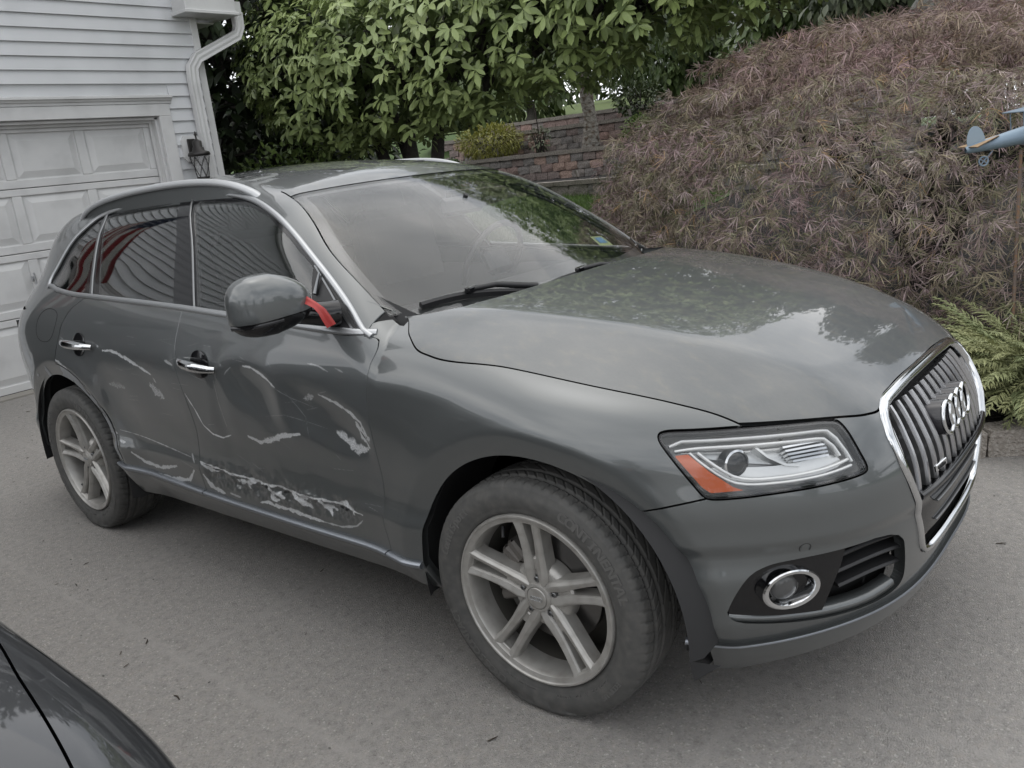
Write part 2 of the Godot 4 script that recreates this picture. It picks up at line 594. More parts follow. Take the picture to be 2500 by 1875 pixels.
	for py in DH:
		var low: float = clampf((DY1 - py / DPX - 0.75) / -0.35, 0.0, 1.0)      # road dust, thicker low on the doors
		for px in DW:
			var m := mask[py * DW + px] * (1.0 - dark[py * DW + px])
			var dust: float = clampf(low * 0.09 + 0.05 * nz.get_noise_2d(px * 0.12, py * 0.12), 0.0, 0.2)
			var c := base.lerp(Color(0.16, 0.15, 0.135), dust).lerp(scr, m).lerp(Color(.012, .012, .013), dark[py * DW + px])
			alb.set_pixel(px, py, c.linear_to_srgb())
			rgh.set_pixel(px, py, Color(0.36 + 0.3 * m + dust * 0.4, 0.42 - 0.42 * m, 1.0 - 0.92 * minf(1.0, m * 1.5)))
	var d: StandardMaterial3D = M.paint.duplicate()
	d.albedo_color = Color.WHITE
	d.albedo_texture = ImageTexture.create_from_image(alb)
	var rt := ImageTexture.create_from_image(rgh)
	d.roughness = 1.0
	d.roughness_texture = rt
	d.roughness_texture_channel = BaseMaterial3D.TEXTURE_CHANNEL_RED
	d.metallic = 1.0
	d.metallic_texture = rt
	d.metallic_texture_channel = BaseMaterial3D.TEXTURE_CHANNEL_GREEN
	return d

# ------------------------------------------------------------------ the SUV's body surface
var tB: Tab
var tP1: Tab
var tP2: Tab
var tXF: Tab
var tXR: Tab
var tH: Tab
var tZC: Tab
var tR: Tab
var tFL: Tab
var c_gxf: Tab
var c_gxm: Tab
var c_gxr: Tab
var c_yb: Tab
var c_ys: Tab
var c_zg: Tab
var c_xh: Tab
var c_yhf: Tab
var c_zb: Tab
var c_seam: Tab
var c_lip: Tab
var c_lipb: Tab
var dents := false

func body_tables() -> void:
	tB = Tab.new([[.15, .80], [.22, .83], [.27, .865], [.33, .903], [.38, .926], [.42, .928], [.46, .931], [.505, .934], [.55, .922], [.62, .918], [.72, .928], [.82, .936], [.90, .937], [.96, .931], [1.01, .917], [1.06, .899], [1.10, .884], [1.14, .868], [1.30, .792], [1.42, .720], [1.50, .664], [1.56, .612], [1.62, .55]])
	tP1 = Tab.new([[-3.9, .93], [-3.4, .962], [-2.8, .985], [-2.2, .998], [-1.4, 1.0], [-.6, .998], [0.0, .995], [.5, .99]])
	tP2 = Tab.new([[-3.6, .88], [-3.2, .925], [-2.6, .965], [-2.0, .985], [-1.3, 1.0], [-.5, .985], [0.0, .98]])
	tXF = Tab.new([[.15, .77], [.21, .80], [.27, .837], [.36, .864], [.45, .880], [.57, .888], [.65, .88], [.75, .860], [.85, .822], [.90, .785], [1.0, .70], [1.2, .5]])
	tXR = Tab.new([[.2, -3.70], [.3, -3.75], [.6, -3.79], [.88, -3.76], [1.04, -3.68], [1.2, -3.56], [1.46, -3.42], [1.55, -3.36], [1.65, -3.2]])
	tH = Tab.new([[-.8, 1.163], [-.6, 1.163], [-.4, 1.160], [-.2, 1.147], [0.0, 1.122], [.2, 1.088], [.4, 1.042], [.55, .992], [.68, .937], [.76, .895], [.82, .85], [.88, .785], [.95, .66]])
	tZC = Tab.new([[-.7, .70], [-.5, .685], [.2, .57], [.75, .44], [1.0, .4]])
	tR = Tab.new([[-.8, 1.47], [-1.0, 1.532], [-1.13, 1.560], [-1.3, 1.589], [-1.6, 1.623], [-1.9, 1.635], [-2.3, 1.627], [-2.7, 1.60], [-3.0, 1.575], [-3.35, 1.53]])
	tFL = Tab.new([[.40, .006], [.445, .010], [.49, .020], [.515, .023], [.545, .019], [.62, .007], [.72, 0.0], [.8, 0.0]])
	c_gxf = Tab.new([[.25, -.545], [.396, -.547], [.48, -.560], [.62, -.557], [.76, -.561], [.866, -.560], [.942, -.551], [1.0, -.543], [1.055, -.546], [1.07, -.560], [1.08, -.597], [1.10, -.604], [1.2, -.606]])
	c_gxm = Tab.new([[.25, -1.64], [.396, -1.644], [.528, -1.652], [.6, -1.648], [.68, -1.634], [.79, -1.643], [.9, -1.664], [1.03, -1.662], [1.13, -1.646]])
	c_gxr = Tab.new([[.25, -2.75], [.80, -2.757], [.852, -2.752], [.973, -2.715], [1.049, -2.695], [1.115, -2.62], [1.16, -2.51], [1.2, -2.45]])
	c_yb = Tab.new([[-3.6, 1.10], [-3.12, 1.12], [-3.03, 1.178], [-2.87, 1.170], [-2.736, 1.16], [-2.384, 1.150], [-1.965, 1.139], [-1.644, 1.128], [-1.361, 1.114], [-1.0, 1.096], [-.598, 1.077], [-.5, 1.072]])
	c_ys = Tab.new([[-2.5, .43], [-1.97, .417], [-1.637, .404], [-1.02, .394], [-.547, .392], [-.40, .387]])
	c_zg = Tab.new([[-.66, .785], [-.60, .752], [-.565, .731], [-.459, .812], [-.392, .853], [-.325, .865], [-.053, .84], [.216, .80], [.401, .753], [.507, .719], [.556, .707], [.68, .68]])
	c_xh = Tab.new([[0.0, -.29], [.2, -.297], [.385, -.318], [.55, -.36], [.661, -.42], [.70, -.48], [.731, -.565], [.80, -.70]])
	c_yhf = Tab.new([[0.0, .876], [.28, .871], [.37, .862], [.42, .846], [.47, .848], [.56, .859], [.70, .872], [.82, .881], [1.0, .897]])
	c_zb = Tab.new([[1.0, .78], [1.06, .775], [1.117, .768], [1.138, .766], [1.203, .757], [1.333, .719], [1.42, .665], [1.507, .600], [1.54, .575], [1.60, .565]])
	c_seam = Tab.new([[.1, .58], [.296, .666], [.384, .697], [.516, .729], [.7, .76]])
	c_lip = Tab.new([[0.0, .345], [.326, .340], [.616, .338], [.776, .327], [.943, .32], [1.03, .322]])
	c_lipb = Tab.new([[0.0, .29], [.2, .288], [.4, .28], [.59, .262], [.81, .225], [.94, .208], [.985, .235], [1.02, .262]])

func sstep(a: float, b: float, x: float) -> float:
	var t := clampf((x - a) / (b - a), 0.0, 1.0)
	return t * t * (3.0 - 2.0 * t)

# Signed field of the body, negative inside. cabin: leave the hood away (the glass runs on below it).
func body(x: float, y: float, z0: float, cabin := false) -> float:
	var z := absf(z0)
	var zs := tB.at(y) * tP1.at(x)
	if y > 1.02: zs *= 1.0 - (1.0 - tP2.at(x)) * sstep(1.02, 1.3, y)
	if y < 1.08:
		var d := sqrt((x - .04) * (x - .04) + (y - .355) * (y - .355))
		if d < .72: zs += tFL.at(d)
		d = sqrt((x + 2.775) * (x + 2.775) + (y - .355) * (y - .355))
		if d < .72: zs += tFL.at(d)
	var fs := 0.0
	var a := z / zs
	if x > 0.0:
		var bul := 0.0
		if x > .25 and y > .56 and y < .81: bul = sstep(.565, .61, y) * (1.0 - sstep(.66, .80, y)) * .014 * sstep(.25, .5, x)
		a = z / (zs + bul)
		fs = (pow(a * a * a + pow(x / (tXF.at(y) + bul), 2.3), 0.33333333) - 1.0) * .93
	elif x < -3.0:
		fs = (pow(a * a * a * a + pow((-3.0 - x) / (-3.0 - tXR.at(y)), 2.6), .25) - 1.0) * .93
	else: fs = (a - 1.0) * .93
	var top := 0.0
	if x > -.8 and not cabin:
		var q := (z - tZC.at(x)) * 50.0
		var sp := q * .02 if q > 20.0 else (0.0 if q < -20.0 else .02 * log(1.0 + exp(q)))
		top = tH.at(x) - .0734694 * z * z - .30 * sp
	if x < -.40 or cabin:
		var yw := 1.115 - (x + .40 + .3 * z * z) * .588235
		var s := (yw - 1.115) / .43
		if s > 0.0 and s < 1.0: yw += .03 * sin(PI * s)
		var tr := tR.at(x) - .16 * z * z
		var h := maxf(.05 - absf(tr - yw), 0.0) * 20.0
		var cab := minf(tr, yw) - h * h * .0125
		top = cab if (x < -.8 or cabin) else maxf(top, cab)
	var ft := y - top
	var k := .09
	if x < -.5: k += .04 * sstep(.5, .9, -x)
	var g := maxf(k - absf(fs - ft), 0.0) / k
	var f := maxf(fs, ft) + g * g * k * .25
	if dents and z0 > .7: f += dent(x, y)
	return f

func gs(x: float, y: float, cx: float, cy: float, sx: float, sy: float, rot := 0.0) -> float:
	var dx := x - cx
	var dy := y - cy
	var u := (dx * cos(rot) + dy * sin(rot)) / sx
	var w := (-dx * sin(rot) + dy * cos(rot)) / sy
	var r := u * u + w * w
	return exp(-r) if r < 8.0 else 0.0

func sgs(x: float, y: float, cx: float, cy: float, sx: float, sy: float, rot := 0.0) -> float:     # flat-floored, steeper rim
	var dx := x - cx
	var dy := y - cy
	var u := (dx * cos(rot) + dy * sin(rot)) / sx
	var w := (-dx * sin(rot) + dy * cos(rot)) / sy
	var r := u * u + w * w
	return exp(-pow(r, 1.7)) if r < 4.0 else 0.0

var dn := FastNoiseLite.new()
# Collision damage pressed into the doors (metres inward).
func dent(x: float, y: float) -> float:
	if x > -.5 or x < -2.45 or y > 1.06 or y < .38: return 0.0
	var d := 0.0
	if x > -1.66:
		var win := sstep(-1.655, -1.58, x) * sstep(-.555, -.61, x)
		d += .013 * sgs(x, y, -1.18, .868, .15, .08, -.25)
		d += .016 * sgs(x, y, -.79, .805, .21, .085, -.30)
		d += .005 * gs(x, y, -.70, .77, .07, .03, -.4)
		d -= .006 * gs(x, y, -1.02, .83, .05, .10, .3)
		d += .003 * gs(x, y, -1.41, .76, .05, .20)
		d -= .004 * gs(x, y, -1.10, .71, .22, .03, .15)
		var low := exp(-pow((y - .485) / .04, 2.0))
		d += low * (.011 + .016 * dn.get_noise_2d(x * 130.0, y * 200.0) + .008 * dn.get_noise_2d(x * 330.0, y * 300.0)) * sstep(-1.64, -1.55, x) * sstep(-.66, -.75, x)
		d += .0035 * dn.get_noise_2d(x * 30.0 + 50.0, y * 40.0) * sstep(.95, .85, y)
		d *= win
	else:
		var win2 := sstep(-2.42, -2.3, x) * sstep(-1.66, -1.72, x)
		d += .010 * gs(x, y, -2.30, .72, .16, .13, .4)
		d += .007 * gs(x, y, -1.90, .80, .18, .10, -.5)
		d += .006 * gs(x, y, -1.95, .47, .22, .04)
		d += .002 * dn.get_noise_2d(x * 26.0, y * 36.0)
		d *= win2
	return d

func surf(o: Vector3, d: Vector3, cabin: bool, guess: float) -> float:
	var t0 := guess
	var f0 := body(o.x + d.x * t0, o.y + d.y * t0, o.z + d.z * t0, cabin)
	var t1 := t0 - f0
	for k in 12:
		var f1 := body(o.x + d.x * t1, o.y + d.y * t1, o.z + d.z * t1, cabin)
		if absf(f1) < 2e-6: break
		var den := f1 - f0
		var st := -f1 if absf(den) < 1e-9 else -f1 * (t1 - t0) / den
		st = clampf(st, -.25, .25)
		t0 = t1
		f0 = f1
		t1 += st
		if absf(st) < 1e-6: break
	return t1

func grad(p: Vector3, cabin: bool) -> Vector3:
	var e := .0025
	return Vector3(body(p.x + e, p.y, p.z, cabin) - body(p.x - e, p.y, p.z, cabin), body(p.x, p.y + e, p.z, cabin) - body(p.x, p.y - e, p.z, cabin), body(p.x, p.y, p.z + e, cabin) - body(p.x, p.y, p.z - e, cabin)).normalized()

func side_pt(x: float, y: float, off := 0.0) -> Array:     # [point, normal] on the right side
	var p := Vector3(x, y, surf(Vector3(x, y, 0), Vector3(0, 0, 1), false, .85))
	var n := grad(p, false)
	return [p + n * off, n]

func front_pt(a: float, y: float, off := 0.0) -> Array:    # on the nose, by angle about the axis x=-0.1
	var d := Vector3(cos(a), 0, sin(a))
	var p := Vector3(-.1, y, 0) + d * surf(Vector3(-.1, y, 0), d, false, .9)
	var n := grad(p, false)
	return [p + n * off, n]

func ang(p: Vector3) -> float: return atan2(p.z, p.x + .1)

# One trimmed panel of the surface. dom(u, v) gives [origin, direction]; trims are [function of point -> negative inside, flange depth].
func panel(dom: Callable, u0: float, u1: float, nu: int, v0: float, v1: float, nv: int, trims: Array, off := 0.0, cabin := false, guess := .9, uvf = null) -> MB:
	var mb := MB.new()
	var nt := trims.size()
	var tv := []
	for k in nt:
		var pa := PackedFloat32Array()
		pa.resize((nu + 1) * (nv + 1))
		tv.append(pa)
	var ok := PackedByteArray()
	ok.resize((nu + 1) * (nv + 1))
	var t := guess
	var row := guess
	for j in nv + 1:
		t = row
		for i in nu + 1:
			var od: Array = dom.call(lerpf(u0, u1, float(i) / nu), lerpf(v0, v1, float(j) / nv))
			var t2 := surf(od[0], od[1], cabin, t)
			if t2 > .02 and t2 < 3.0 and is_finite(t2): t = t2
			else: t2 = t
			if i == 0: row = t
			var p: Vector3 = od[0] + od[1] * t2
			var id := j * (nu + 1) + i
			var worst := -1e9
			for k in nt:
				var s: float = trims[k][0].call(p)
				tv[k][id] = s
				worst = maxf(worst, s)
			ok[id] = 1 if worst < .16 else 0
			var n := grad(p, cabin) if worst < .16 else Vector3.UP
			mb.add(p + n * off, n, uvf.call(p) if uvf != null else Vector2(p.x, p.y))
	var edges := []
	for j in nv:
		for i in nu:
			var a := j * (nu + 1) + i
			for q in [[a, a + 1, a + nu + 2], [a, a + nu + 2, a + nu + 1]]:
				if ok[q[0]] == 0 or ok[q[1]] == 0 or ok[q[2]] == 0: continue
				var out := false
				var cut := []
				for k in nt:
					var s0: float = tv[k][q[0]]
					var s1: float = tv[k][q[1]]
					var s2: float = tv[k][q[2]]
					if s0 >= 0 and s1 >= 0 and s2 >= 0:
						out = true
						break
					if s0 > 0 or s1 > 0 or s2 > 0: cut.append(k)
				if out: continue
				if cut.is_empty():
					mb.tri(q[0], q[1], q[2])
					continue
				# clip the triangle: vertices as [index, {trim: value}, mask]
				var pl := []
				for w in q:
					var vals := {}
					for k in cut: vals[k] = tv[k][w]
					pl.append([w, vals, 0])
				for k in cut:
					var np := []
					var m := pl.size()
					for w in m:
						var va: Array = pl[w]
						var vb: Array = pl[(w + 1) % m]
						var fa: float = va[1][k]
						var fb: float = vb[1][k]
						if fa <= 0: np.append(va)
						if (fa < 0 and fb > 0) or (fa > 0 and fb < 0):
							var r := fa / (fa - fb)
							var vals2 := {}
							for kk in cut: vals2[kk] = lerpf(va[1][kk], vb[1][kk], r)
							vals2[k] = 0.0
							var ni := mb.add(mb.v[va[0]].lerp(mb.v[vb[0]], r), mb.nn[va[0]].lerp(mb.nn[vb[0]], r).normalized(), mb.uv[va[0]].lerp(mb.uv[vb[0]], r))
							np.append([ni, vals2, (int(va[2]) & int(vb[2])) | (1 << k)])
					pl = np
					if pl.size() < 3: break
				if pl.size() < 3: continue
				for w in range(1, pl.size() - 1): mb.tri(pl[0][0], pl[w][0], pl[w + 1][0])
				for w in pl.size():
					var e0: Array = pl[w]
					var e1: Array = pl[(w + 1) % pl.size()]
					var both: int = int(e0[2]) & int(e1[2])
					if both != 0:
						for k in cut:
							if both & (1 << k): edges.append([e0[0], e1[0], trims[k][1]])
	for e in edges:      # turned-in panel edges
		var dep: float = e[2]
		if dep <= 0.0: continue
		var pa2: Vector3 = mb.v[e[0]]
		var pb2: Vector3 = mb.v[e[1]]
		var na: Vector3 = mb.nn[e[0]]
		var nb: Vector3 = mb.nn[e[1]]
		var dr := pb2 - pa2
		if dr.length() < 1e-6: continue
		var oa := dr.cross(na).normalized()
		var ob := dr.cross(nb).normalized()
		var i0 := mb.add(pa2, na, mb.uv[e[0]])
		var i1 := mb.add(pb2, nb, mb.uv[e[1]])
		var m0 := mb.add(pa2 + oa * .0012 - na * .0012, (na + oa).normalized(), mb.uv[e[0]])
		var m1 := mb.add(pb2 + ob * .0012 - nb * .0012, (nb + ob).normalized(), mb.uv[e[1]])
		var j0 := mb.add(pa2 + oa * .0014 - na * dep, oa, mb.uv[e[0]])
		var j1 := mb.add(pb2 + ob * .0014 - nb * dep, ob, mb.uv[e[1]])
		mb.quad(i0, i1, m1, m0)
		mb.quad(m0, m1, j1, j0)
	# drop unused grid vertices
	var used := PackedInt32Array()
	used.resize(mb.v.size())
	used.fill(-1)
	var o := MB.new()
	for w in mb.ix:
		if used[w] < 0: used[w] = o.add(mb.v[w], mb.nn[w], mb.uv[w])
		o.ix.append(used[w])
	return o

const G := .0024     # half a panel gap
func dist2(p: Vector3, cx: float) -> float: return sqrt((p.x - cx) * (p.x - cx) + (p.y - .355) * (p.y - .355))

# ------------------------------------------------------------------ building the SUV
var HL: Poly
var GR: Poly
var FOG: Poly
var WIN: Poly
var suv: Node3D

func d_side(u: float, v: float) -> Array: return [Vector3(u, v, 0), Vector3(0, 0, 1)]
func d_fan(u: float, v: float) -> Array: return [Vector3(-.1, v, 0), Vector3(cos(u), 0, sin(u))]
func d_fan_up(u: float, v: float) -> Array: return [Vector3(-.1, v, 0), Vector3(cos(u), .33, sin(u))]
func d_top(u: float, v: float) -> Array: return [Vector3(u, .3, v), Vector3(.3, .954, 0)]
func d_roof(u: float, v: float) -> Array: return [Vector3(u, .6, v), Vector3(0, 1, 0)]
func d_ws(u: float, v: float) -> Array: return [Vector3(-.65 - v * .78, .55 + v * .45, u), Vector3(.45, .893, 0)]
func d_obl(u: float, v: float) -> Array: return [Vector3(u, v, 0), Vector3(.28, .42, .863)]
func d_rear(u: float, v: float) -> Array: return [Vector3(-2.75, v, 0), Vector3(cos(u), 0, sin(u))]
func d_rear_up(u: float, v: float) -> Array: return [Vector3(-2.75, v, 0), Vector3(cos(u), .4, sin(u))]
func uv_door(p: Vector3) -> Vector2: return Vector2((p.x - DX0) * DPX / DW, (DY1 - p.y) * DPX / DH)
func uv_top(p: Vector3) -> Vector2: return Vector2(p.x * .5, p.z * .5)

func build_suv() -> void:
	body_tables()
	dn.seed = 3
	dn.frequency = 0.06
	dn.fractal_octaves = 3
	HL = Poly.new([[1.040, .872], [1.026, .883], [.943, .879], [.829, .875], [.702, .868], [.578, .858], [.562, .842], [.549, .786], [.536, .745], [.545, .733], [.634, .731], [.770, .730], [.870, .726], [.935, .726], [.950, .745], [1.016, .838]], 2)
	GR = Poly.new([[-.001, .876], [.28, .871], [.385, .861], [.432, .830], [.442, .792], [.430, .715], [.412, .664], [.390, .609], [.322, .44], [.29, .420], [-.001, .415], [-.29, .42], [-.322, .44], [-.39, .609], [-.412, .664], [-.43, .715], [-.442, .792], [-.432, .83], [-.385, .861], [-.28, .871]], 1)
	FOG = Poly.new([[.912, .400], [.888, .469], [.853, .524], [.80, .546], [.748, .550], [.686, .553], [.430, .558], [.398, .440], [.392, .380], [.442, .358], [.623, .362], [.78, .378]], 2)
	WIN = Poly.new([[-3.03, 1.18], [-2.998, 1.244], [-2.881, 1.385], [-2.758, 1.465], [-2.634, 1.511], [-2.301, 1.545], [-1.951, 1.558], [-1.667, 1.549], [-1.433, 1.520], [-1.238, 1.467], [-1.059, 1.389], [-.875, 1.281], [-.725, 1.181], [-.616, 1.096], [-.590, 1.075], [-1.0, 1.094], [-1.361, 1.112], [-1.644, 1.126], [-1.965, 1.137], [-2.384, 1.148], [-2.736, 1.158]], 1)
	suv = thing("parked_suv", "grey SUV with dented scraped doors and alloy wheels, parked on the drive", "car")
	var arch_f := func(p): return .447 - dist2(p, .04)
	var arch_r := func(p): return .442 - dist2(p, -2.775)
	# doors
	dents = true
	var fd := panel(d_side, -1.69, -.52, 156, .38, 1.16, 104, [
		[func(p): return p.x - c_gxf.at(p.y) + G, .014], [func(p): return c_gxm.at(p.y) + G - p.x, .014],
		[func(p): return p.y - c_yb.at(p.x), .0], [func(p): return c_ys.at(p.x) + .001 - p.y, .014]], 0.0, false, .9, uv_door)
	var o := put(fd, "front_door", M.doorf, suv)
	o.set_meta("label", "front passenger door with two deep dents and torn paint along its lower crease")
	var rd := panel(d_side, -2.80, -1.62, 118, .39, 1.19, 80, [
		[func(p): return p.x - c_gxm.at(p.y) + G, .014], [func(p): return c_gxr.at(p.y) + G - p.x, .014],
		[func(p): return p.y - c_yb.at(p.x), .0], [func(p): return c_ys.at(p.x) + .001 - p.y, .014],
		[func(p): return .503 + G - dist2(p, -2.775), .014]], 0.0, false, .9, uv_door)
	o = put(rd, "rear_door", M.doorf, suv)
	o.set_meta("label", "rear passenger door with a long white scrape and scuffs above the sill")
	dents = false
	# left doors, out of sight: one plain pass each
	var ld := panel(d_side, -1.69, -.52, 30, .38, 1.16, 20, [[func(p): return p.x - c_gxf.at(p.y) + G, .014], [func(p): return c_gxm.at(p.y) + G - p.x, .014], [func(p): return p.y - c_yb.at(p.x), .0], [func(p): return c_ys.at(p.x) - p.y, .014]])
	put(ld.mirrored(), "front_door", M.paint, suv)
	var lr := panel(d_side, -2.80, -1.62, 30, .39, 1.19, 20, [[func(p): return p.x - c_gxm.at(p.y) + G, .014], [func(p): return c_gxr.at(p.y) + G - p.x, .014], [func(p): return p.y - c_yb.at(p.x), .0], [func(p): return c_ys.at(p.x) - p.y, .014], [func(p): return .503 + G - dist2(p, -2.775), .014]])
	put(lr.mirrored(), "rear_door", M.paint, suv)
	# front fender
	var fe := panel(d_fan_up, .55, 2.12, 150, -.10, .82, 92, [
		[func(p): return c_gxf.at(p.y) + G - p.x, .014], [arch_f, .035], [func(p): return .278 - p.y, .02],
		[func(p): return c_seam.at(p.x) + G - p.y if p.x > .1 else -1.0, .014],
		[func(p): return (c_zg.at(p.x) + G - p.z) * .8 if p.x > -.62 else -.1, .02],
		[func(p): return -HL.sd(Vector2(ang(p), p.y)) + .004, .03],
		[func(p): return c_zb.at(p.y) + .001 - p.z if p.x < -.52 else -1.0, .01],
		[func(p): return p.y - c_yhf.at(ang(p)) + .004 if p.x > .552 else -1.0, .02]])
	put(fe, "front_fender", M.paint, suv)
	put(fe.mirrored(), "front_fender", M.paint, suv)
	# hood
	var hd := panel(d_top, -.95, .62, 130, 0.0, .93, 84, [
		[func(p): return p.z - c_zg.at(p.x) + G, .02], [func(p): return c_xh.at(p.z) - p.x, .02],
		[func(p): return (c_yhf.at(ang(p)) + .002 - p.y) * .8 if p.x > .3 else -1.0, .02]], 0.0, false, .8, uv_top)
	put(hd.mirrored().join(hd), "hood", M.paint_dusty, suv)
	# bumper
	var bu := panel(d_fan, 0.0, 1.24, 118, .30, .90, 66, [
		[arch_f, .03], [func(p): return p.y - c_seam.at(p.x) + G if p.x < .56 else -1.0, .014],
		[func(p): return -HL.sd(Vector2(ang(p), p.y)) + .004, .03],
		[func(p): return -GR.sd(Vector2(ang(p), p.y)), .03],
		[func(p): return -FOG.sd(Vector2(ang(p), p.y)), .03],
		[func(p): return c_lip.at(ang(p)) - p.y, .02],
		[func(p): return p.y - c_yhf.at(ang(p)) + .003, .02]])
	put(bu.mirrored().join(bu), "front_bumper", M.paint, suv)
	var li := panel(d_fan, 0.0, 1.06, 80, .19, .36, 16, [
		[func(p): return p.y - c_lip.at(ang(p)) - .002, .03], [func(p): return c_lipb.at(ang(p)) - p.y, .03],
		[func(p): return .447 - dist2(p, .04), .02]], .009)
	put(li.mirrored().join(li), "front_lip", M.paint, suv)
	var lpts := []
	for k in 61:
		var la: float = lerpf(-1.0, 1.0, k / 60.0)
		lpts.append([la, c_lip.at(absf(la)) - .004])
	var lpu := front_path(lpts, .004)
	var led := MB.new()
	led.sweep(lpu[0], lpu[1], [Vector2(-.004, -.012), Vector2(-.005, .006), Vector2(.002, .010), Vector2(.005, -.010)], true, true)
	put(led, "lip_edge", M.sill, suv)
	# rear quarter with its wheel-arch lip, then the tail
	var rq := panel(d_rear, 1.02, 2.62, 120, .27, 1.20, 74, [
		[arch_r, .035], [func(p): return minf(p.x - c_gxr.at(p.y) + G, dist2(p, -2.775) - .501), .012],
		[func(p): return p.y - c_yb.at(p.x), 0.0], [func(p): return .415 - p.y if p.x > -2.775 else .30 - p.y, .02],
		[func(p): return p.x + 2.26, 0.0]], 0.0, false, .95)
	o = put(rq, "rear_quarter_panel", M.paint, suv)
	o.set_meta("label", "rear quarter panel with a scraped, bent wheel-arch lip")
	put(rq.mirrored(), "rear_quarter_panel", M.paint, suv)
	var sn := FastNoiseLite.new()
	sn.seed = 21
	sn.frequency = 9.0
	sn.fractal_octaves = 4
	var scrape := panel(d_rear, 1.05, 2.3, 130, .45, .92, 70, [[arch_r, 0.0], [func(p): return dist2(p, -2.775) - .500, 0.0],
		[func(p): return (.02 + absf(fposmod(atan2(p.y - .355, p.x + 2.775) + .5, TAU) - 1.35) * .16 - .10 - .35 * sn.get_noise_3d(p.x, p.y * 1.3, 0.0)) * .2, 0.0]], .0012, false, .95)
	put(scrape, "scraped_paint", M.scrape, suv).set_meta("kind", "stuff")
	var tlp := panel(d_rear, 1.9, 2.9, 50, .90, 1.10, 16, [[func(p): return p.x + 3.50, .0], [func(p): return .94 - p.y, .0], [func(p): return p.y - 1.06, .0]], .004, false, .95)
	both(tlp, "tail_lamp", M.red_lens)
	var tg := panel(d_rear, 2.60, PI, 24, .30, 1.20, 40, [[func(p): return p.y - c_yb.at(p.x), 0.0]], 0.0, false, .95)
	var tu := panel(d_rear_up, 1.75, PI, 60, .70, 1.40, 44, [[func(p): return c_yb.at(p.x) - p.y, 0.0], [func(p): return p.x + 3.05, 0.0], [func(p): return -WIN.sd(Vector2(p.x, p.y)), .015], [func(p): return minf(.565 - p.z, p.y - 1.50), .0]], 0.0, false, .8)
	tg.join(tu)
	put(tg.mirrored().join(tg), "tailgate", M.paint, suv)
	# pillars and roof edge, one stamping each side
	var sf := panel(d_obl, -3.62, -.70, 220, .62, 1.36, 58, [
		[func(p): return c_yb.at(p.x) - p.y, 0.0], [func(p): return -WIN.sd(Vector2(p.x, p.y)), .015],
		[func(p): return (c_zb.at(p.y) if p.x > -1.3 else minf(c_zb.at(p.y), .565)) + .001 - p.z, .012], [func(p): return p.x + .604 + G, .012], [func(p): return -3.05 - p.x, 0.0]], 0.0, false, .9)
	put(sf, "side_frame", M.paint, suv)
	put(sf.mirrored(), "side_frame", M.paint, suv)
	var rf := panel(d_roof, -3.40, -1.05, 110, 0.0, .62, 32, [
		[func(p): return p.z - c_zb.at(p.y) + .003, .012], [func(p): return p.x + 1.118 + .29 * p.z * p.z, .012]], 0.0, true, .95, uv_top)
	put(rf.mirrored().join(rf), "roof_panel", M.paint_dusty, suv)
	var sun_edge := Poly.new([[-1.33, 0.44], [-2.85, 0.44], [-2.85, -.44], [-1.33, -.44]], 1)
	var rail := []
	var ups := []
	for k in sun_edge.p.size() + 1:
		var q := sun_edge.p[k % sun_edge.p.size()]
		rail.append(Vector3(q.x, tR.at(q.x) - .16 * q.y * q.y + .003, q.y))
		ups.append(Vector3.UP)
	var sm := MB.new()
	sm.sweep(rail, ups, [Vector2(-.004, 0), Vector2(-.003, .002), Vector2(.003, .002), Vector2(.004, 0)], false)
	put(sm, "sunroof_seal", M.black, suv)
	# windscreen over a dark printed border
	var wtr := [[func(p): return p.z - c_zb.at(p.y) + .004, 0.0], [func(p): return -p.z - c_zb.at(p.y) + .004, 0.0], [func(p): return -(p.x + 1.113 + .29 * p.z * p.z), 0.0], [func(p): return 1.04 + .085 * sstep(.50, .74, absf(p.z)) - p.y, 0.0]]
	var ws := panel(d_ws, -.80, .80, 70, -.30, 1.05, 60, wtr, -.002, true, .75)
	put(ws, "windscreen", M.glass, suv)
	put(panel(d_ws, -.80, .80, 50, -.30, 1.05, 40, wtr, -.007, true, .75), "windscreen_inner_face", M.glass_inner, suv)
	var frit := func(p): return -maxf(maxf(absf(p.z) - c_zb.at(p.y) + .038, 1.132 - p.y), .028 - (p.x + 1.113 + .29 * p.z * p.z))
	var fr := panel(d_ws, -.80, .80, 90, -.30, 1.05, 70, wtr + [[frit, 0.0]], -.010, true, .75)
	put(fr, "windscreen_border", M.rubber_trim, suv)
	build_side_glass()
	build_sills()
	build_front_parts()
	build_mirrors()
	build_fittings()
	build_wheels()
	build_cabin()

func path_side(pts: Array, off := 0.0) -> Array:
	var path := []
	var ups := []
	for q in pts:
		var s := side_pt(q[0], q[1], off)
		path.append(s[0])
		ups.append(s[1])
	return [path, ups]

func dense(pts: Array, step := .03) -> Array:      # Catmull-Rom through 2-D points
	var o := []
	for i in pts.size() - 1:
		var p0 := Vector2(pts[maxi(i - 1, 0)][0], pts[maxi(i - 1, 0)][1])
		var p1 := Vector2(pts[i][0], pts[i][1])
		var p2 := Vector2(pts[i + 1][0], pts[i + 1][1])
		var p3 := Vector2(pts[mini(i + 2, pts.size() - 1)][0], pts[mini(i + 2, pts.size() - 1)][1])
		var n := maxi(1, int(p1.distance_to(p2) / step))
		for k in n:
			var q := p1.cubic_interpolate(p2, p0, p3, float(k) / n)
			o.append([q.x, q.y])
	o.append([pts[-1][0], pts[-1][1]])
	return o

func both(mb: MB, called: String, m: Material, label := "") -> void:
	var a := put(mb, called, m, suv)
	if label != "": a.set_meta("label", label)
	put(mb.mirrored(), called, m, suv)

